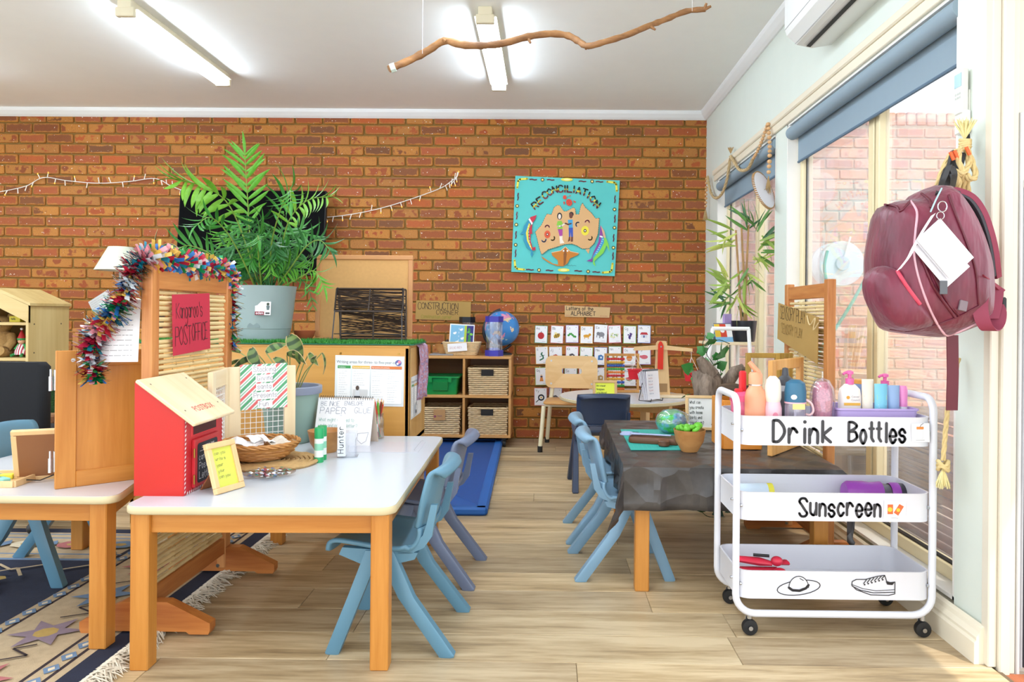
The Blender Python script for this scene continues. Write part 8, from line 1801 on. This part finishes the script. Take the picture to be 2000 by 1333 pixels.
# ================================================================== OUTSIDE THINGS
c = aty(1645, 515, 5.4); t = thing('hose_reel', 'white round hose reel mounted on the outdoor brick wall', 'hose reel', (c.x, 5.5, c.z)); HR = plain('reel white', '#dfe4ea', .5)
m = MB(); m.T = Matrix.Rotation(PI/2, 4, 'X'); m.lathe([(0, .10), (.165, .10), (.17, .09), (.17, .06), (.10, .05), (.10, -.05), (.17, -.06), (.17, -.1), (0, -.1)], 40); m.build('drum', HR, t, 40); m = MB(); m.T = Matrix.Translation((0, -.102, 0)) @ Matrix.Rotation(PI/2, 4, 'X'); m.lathe([(0, .02), (.05, .018), (.055, 0), (0, 0)], 24); m.build('hub', c_('#c2c8d0'), t, 40); MB().tube([(0, -.11, 0), (.05, -.12, .20)], .008, 6).build('handle', WHITE, t); MB().box(-.05, .05, .1, .40, -.05, .05).build('bracket', HR, t)
t = thing('garden_hose', 'turquoise garden hose hanging from the outdoor reel', 'hose'); MB().tube(smoothpts([aty(1616, 490, 5.35), aty(1610, 520, 5.35), aty(1614, 550, 5.35)], 5), .012, 8).build('hose', c_('#4fb8a0'), t, 50); MB().tube(smoothpts([aty(1695, 535, 5.35), aty(1665, 590, 5.3), aty(1632, 642, 5.3), aty(1600, 690, 5.3), aty(1590, 760, 5.3)], 5), .012, 8).build('hose', c_('#4fb8a0'), t, 50)
t = thing('folded_deck_chair', 'pale slatted wooden deck chair folded outside the window', 'chair', aty(1668, 780, 5.3)); t.location.z = -.02; PW = wood('sun bleached wood', '#c49a72', '#e0bd98', 'Z', 10); L0 = t.location
def lo(x, y, Y): return aty(x, y, Y)-L0
for (a, b) in (((1655, 640), (1646, 760)), ((1670, 637), (1658, 725)), ((1678, 638), (1664, 725)), ((1686, 640), (1670, 725)), ((1660, 640), (1668, 760))): MB().tube([lo(*a, 5.28), lo(*b, 5.22)], .016, 4).build('slat', PW, t)
MB().box(-.2, .25, -.06, .06, 0, .06).build('foot_rail', PW, t); MB().tube([lo(1640, 728, 5.2), lo(1700, 732, 5.2)], .03, 4).build('cross_rail', PW, t)
mm, nt, pb = newmat('dark basket weave'); bt_ = N(nt, 'ShaderNodeTexBrick'); bt_.inputs['Scale'].default_value = 26; bt_.inputs['Color1'].default_value = lin('#3a4048'); bt_.inputs['Color2'].default_value = lin('#2a2e36'); bt_.inputs['Mortar'].default_value = lin('#0e0f12'); tc = N(nt, 'ShaderNodeTexCoord'); mp_ = N(nt, 'ShaderNodeMapping'); mp_.inputs['Rotation'].default_value = (PI/2, 0, 0); nt.links.new(tc.outputs['Object'], mp_.inputs[0]); nt.links.new(mp_.outputs[0], bt_.inputs[0]); nt.links.new(bt_.outputs[0], pb.inputs['Base Color']); pb.inputs['Roughness'].default_value = .5
t = thing('wicker_planter', 'dark basket weave planter box on the outdoor paving', 'planter', (2.02, 4.2, -.02)); m = MB(); ww = [(-.34, -.2, 0), (.34, -.2, 0), (.34, .2, 0), (-.34, .2, 0)]; MB().box(-.34, .34, -.2, .2, 0, .30, .01).build('woven_shell', mm, t); MB().box(-.35, .35, -.21, .21, .28, .31, .008).build('rim', plain('dark rim', '#33363e', .5), t); MB().box(-.30, .30, -.17, .17, .30, .312).build('soil', plain('potting soil', '#3a2a1e', .95, .2, 40), t)
t = thing('slatted_bench_box', 'weathered slatted timber box outside beside the door end', 'box', (1.98, 3.05, -.02)); GW = wood('weathered slat', '#6a5a4c', '#a08a74', 'Y', 12, .8); GWX = wood('weathered slat across', '#6a5a4c', '#a08a74', 'X', 12, .8)
for k in range(15):
    z = .03+k*.038; MB().box(-.32, -.305, -.36, .36, z, z+.028, .003).build('slat', GW, t); MB().box(-.30, .32, -.375, -.36, z, z+.028, .003).build('slat', GWX, t)
for x, y in ((-.29, -.345), (-.29, .345), (.31, -.345), (.31, .345)): MB().box(x-.012, x+.012, y-.012, y+.012, 0, .60).build('post', GW, t)
MB().box(-.33, .33, -.385, .37, .60, .62, .004).build('lid', GWX, t)
t = thing('terracotta_edging', 'terracotta brick edging along the foot of the window', 'edging', (0, 0, 0)); 
me_ = None
for k in range(22):
    y = 2.35+k*.150
    if me_ is None: o = MB().box(-.055, .055, -.07, .07, -.02, .075, .008).build('brick', plain('terracotta', '#c07a50', .8, .15, 12), t, loc=(XR+TH+.075, y, 0)); me_ = o.data
    else: link('brick', me_, t, (XR+TH+.075, y, random.uniform(-.004, .004)), (0, 0, random.uniform(-.03, .03)))
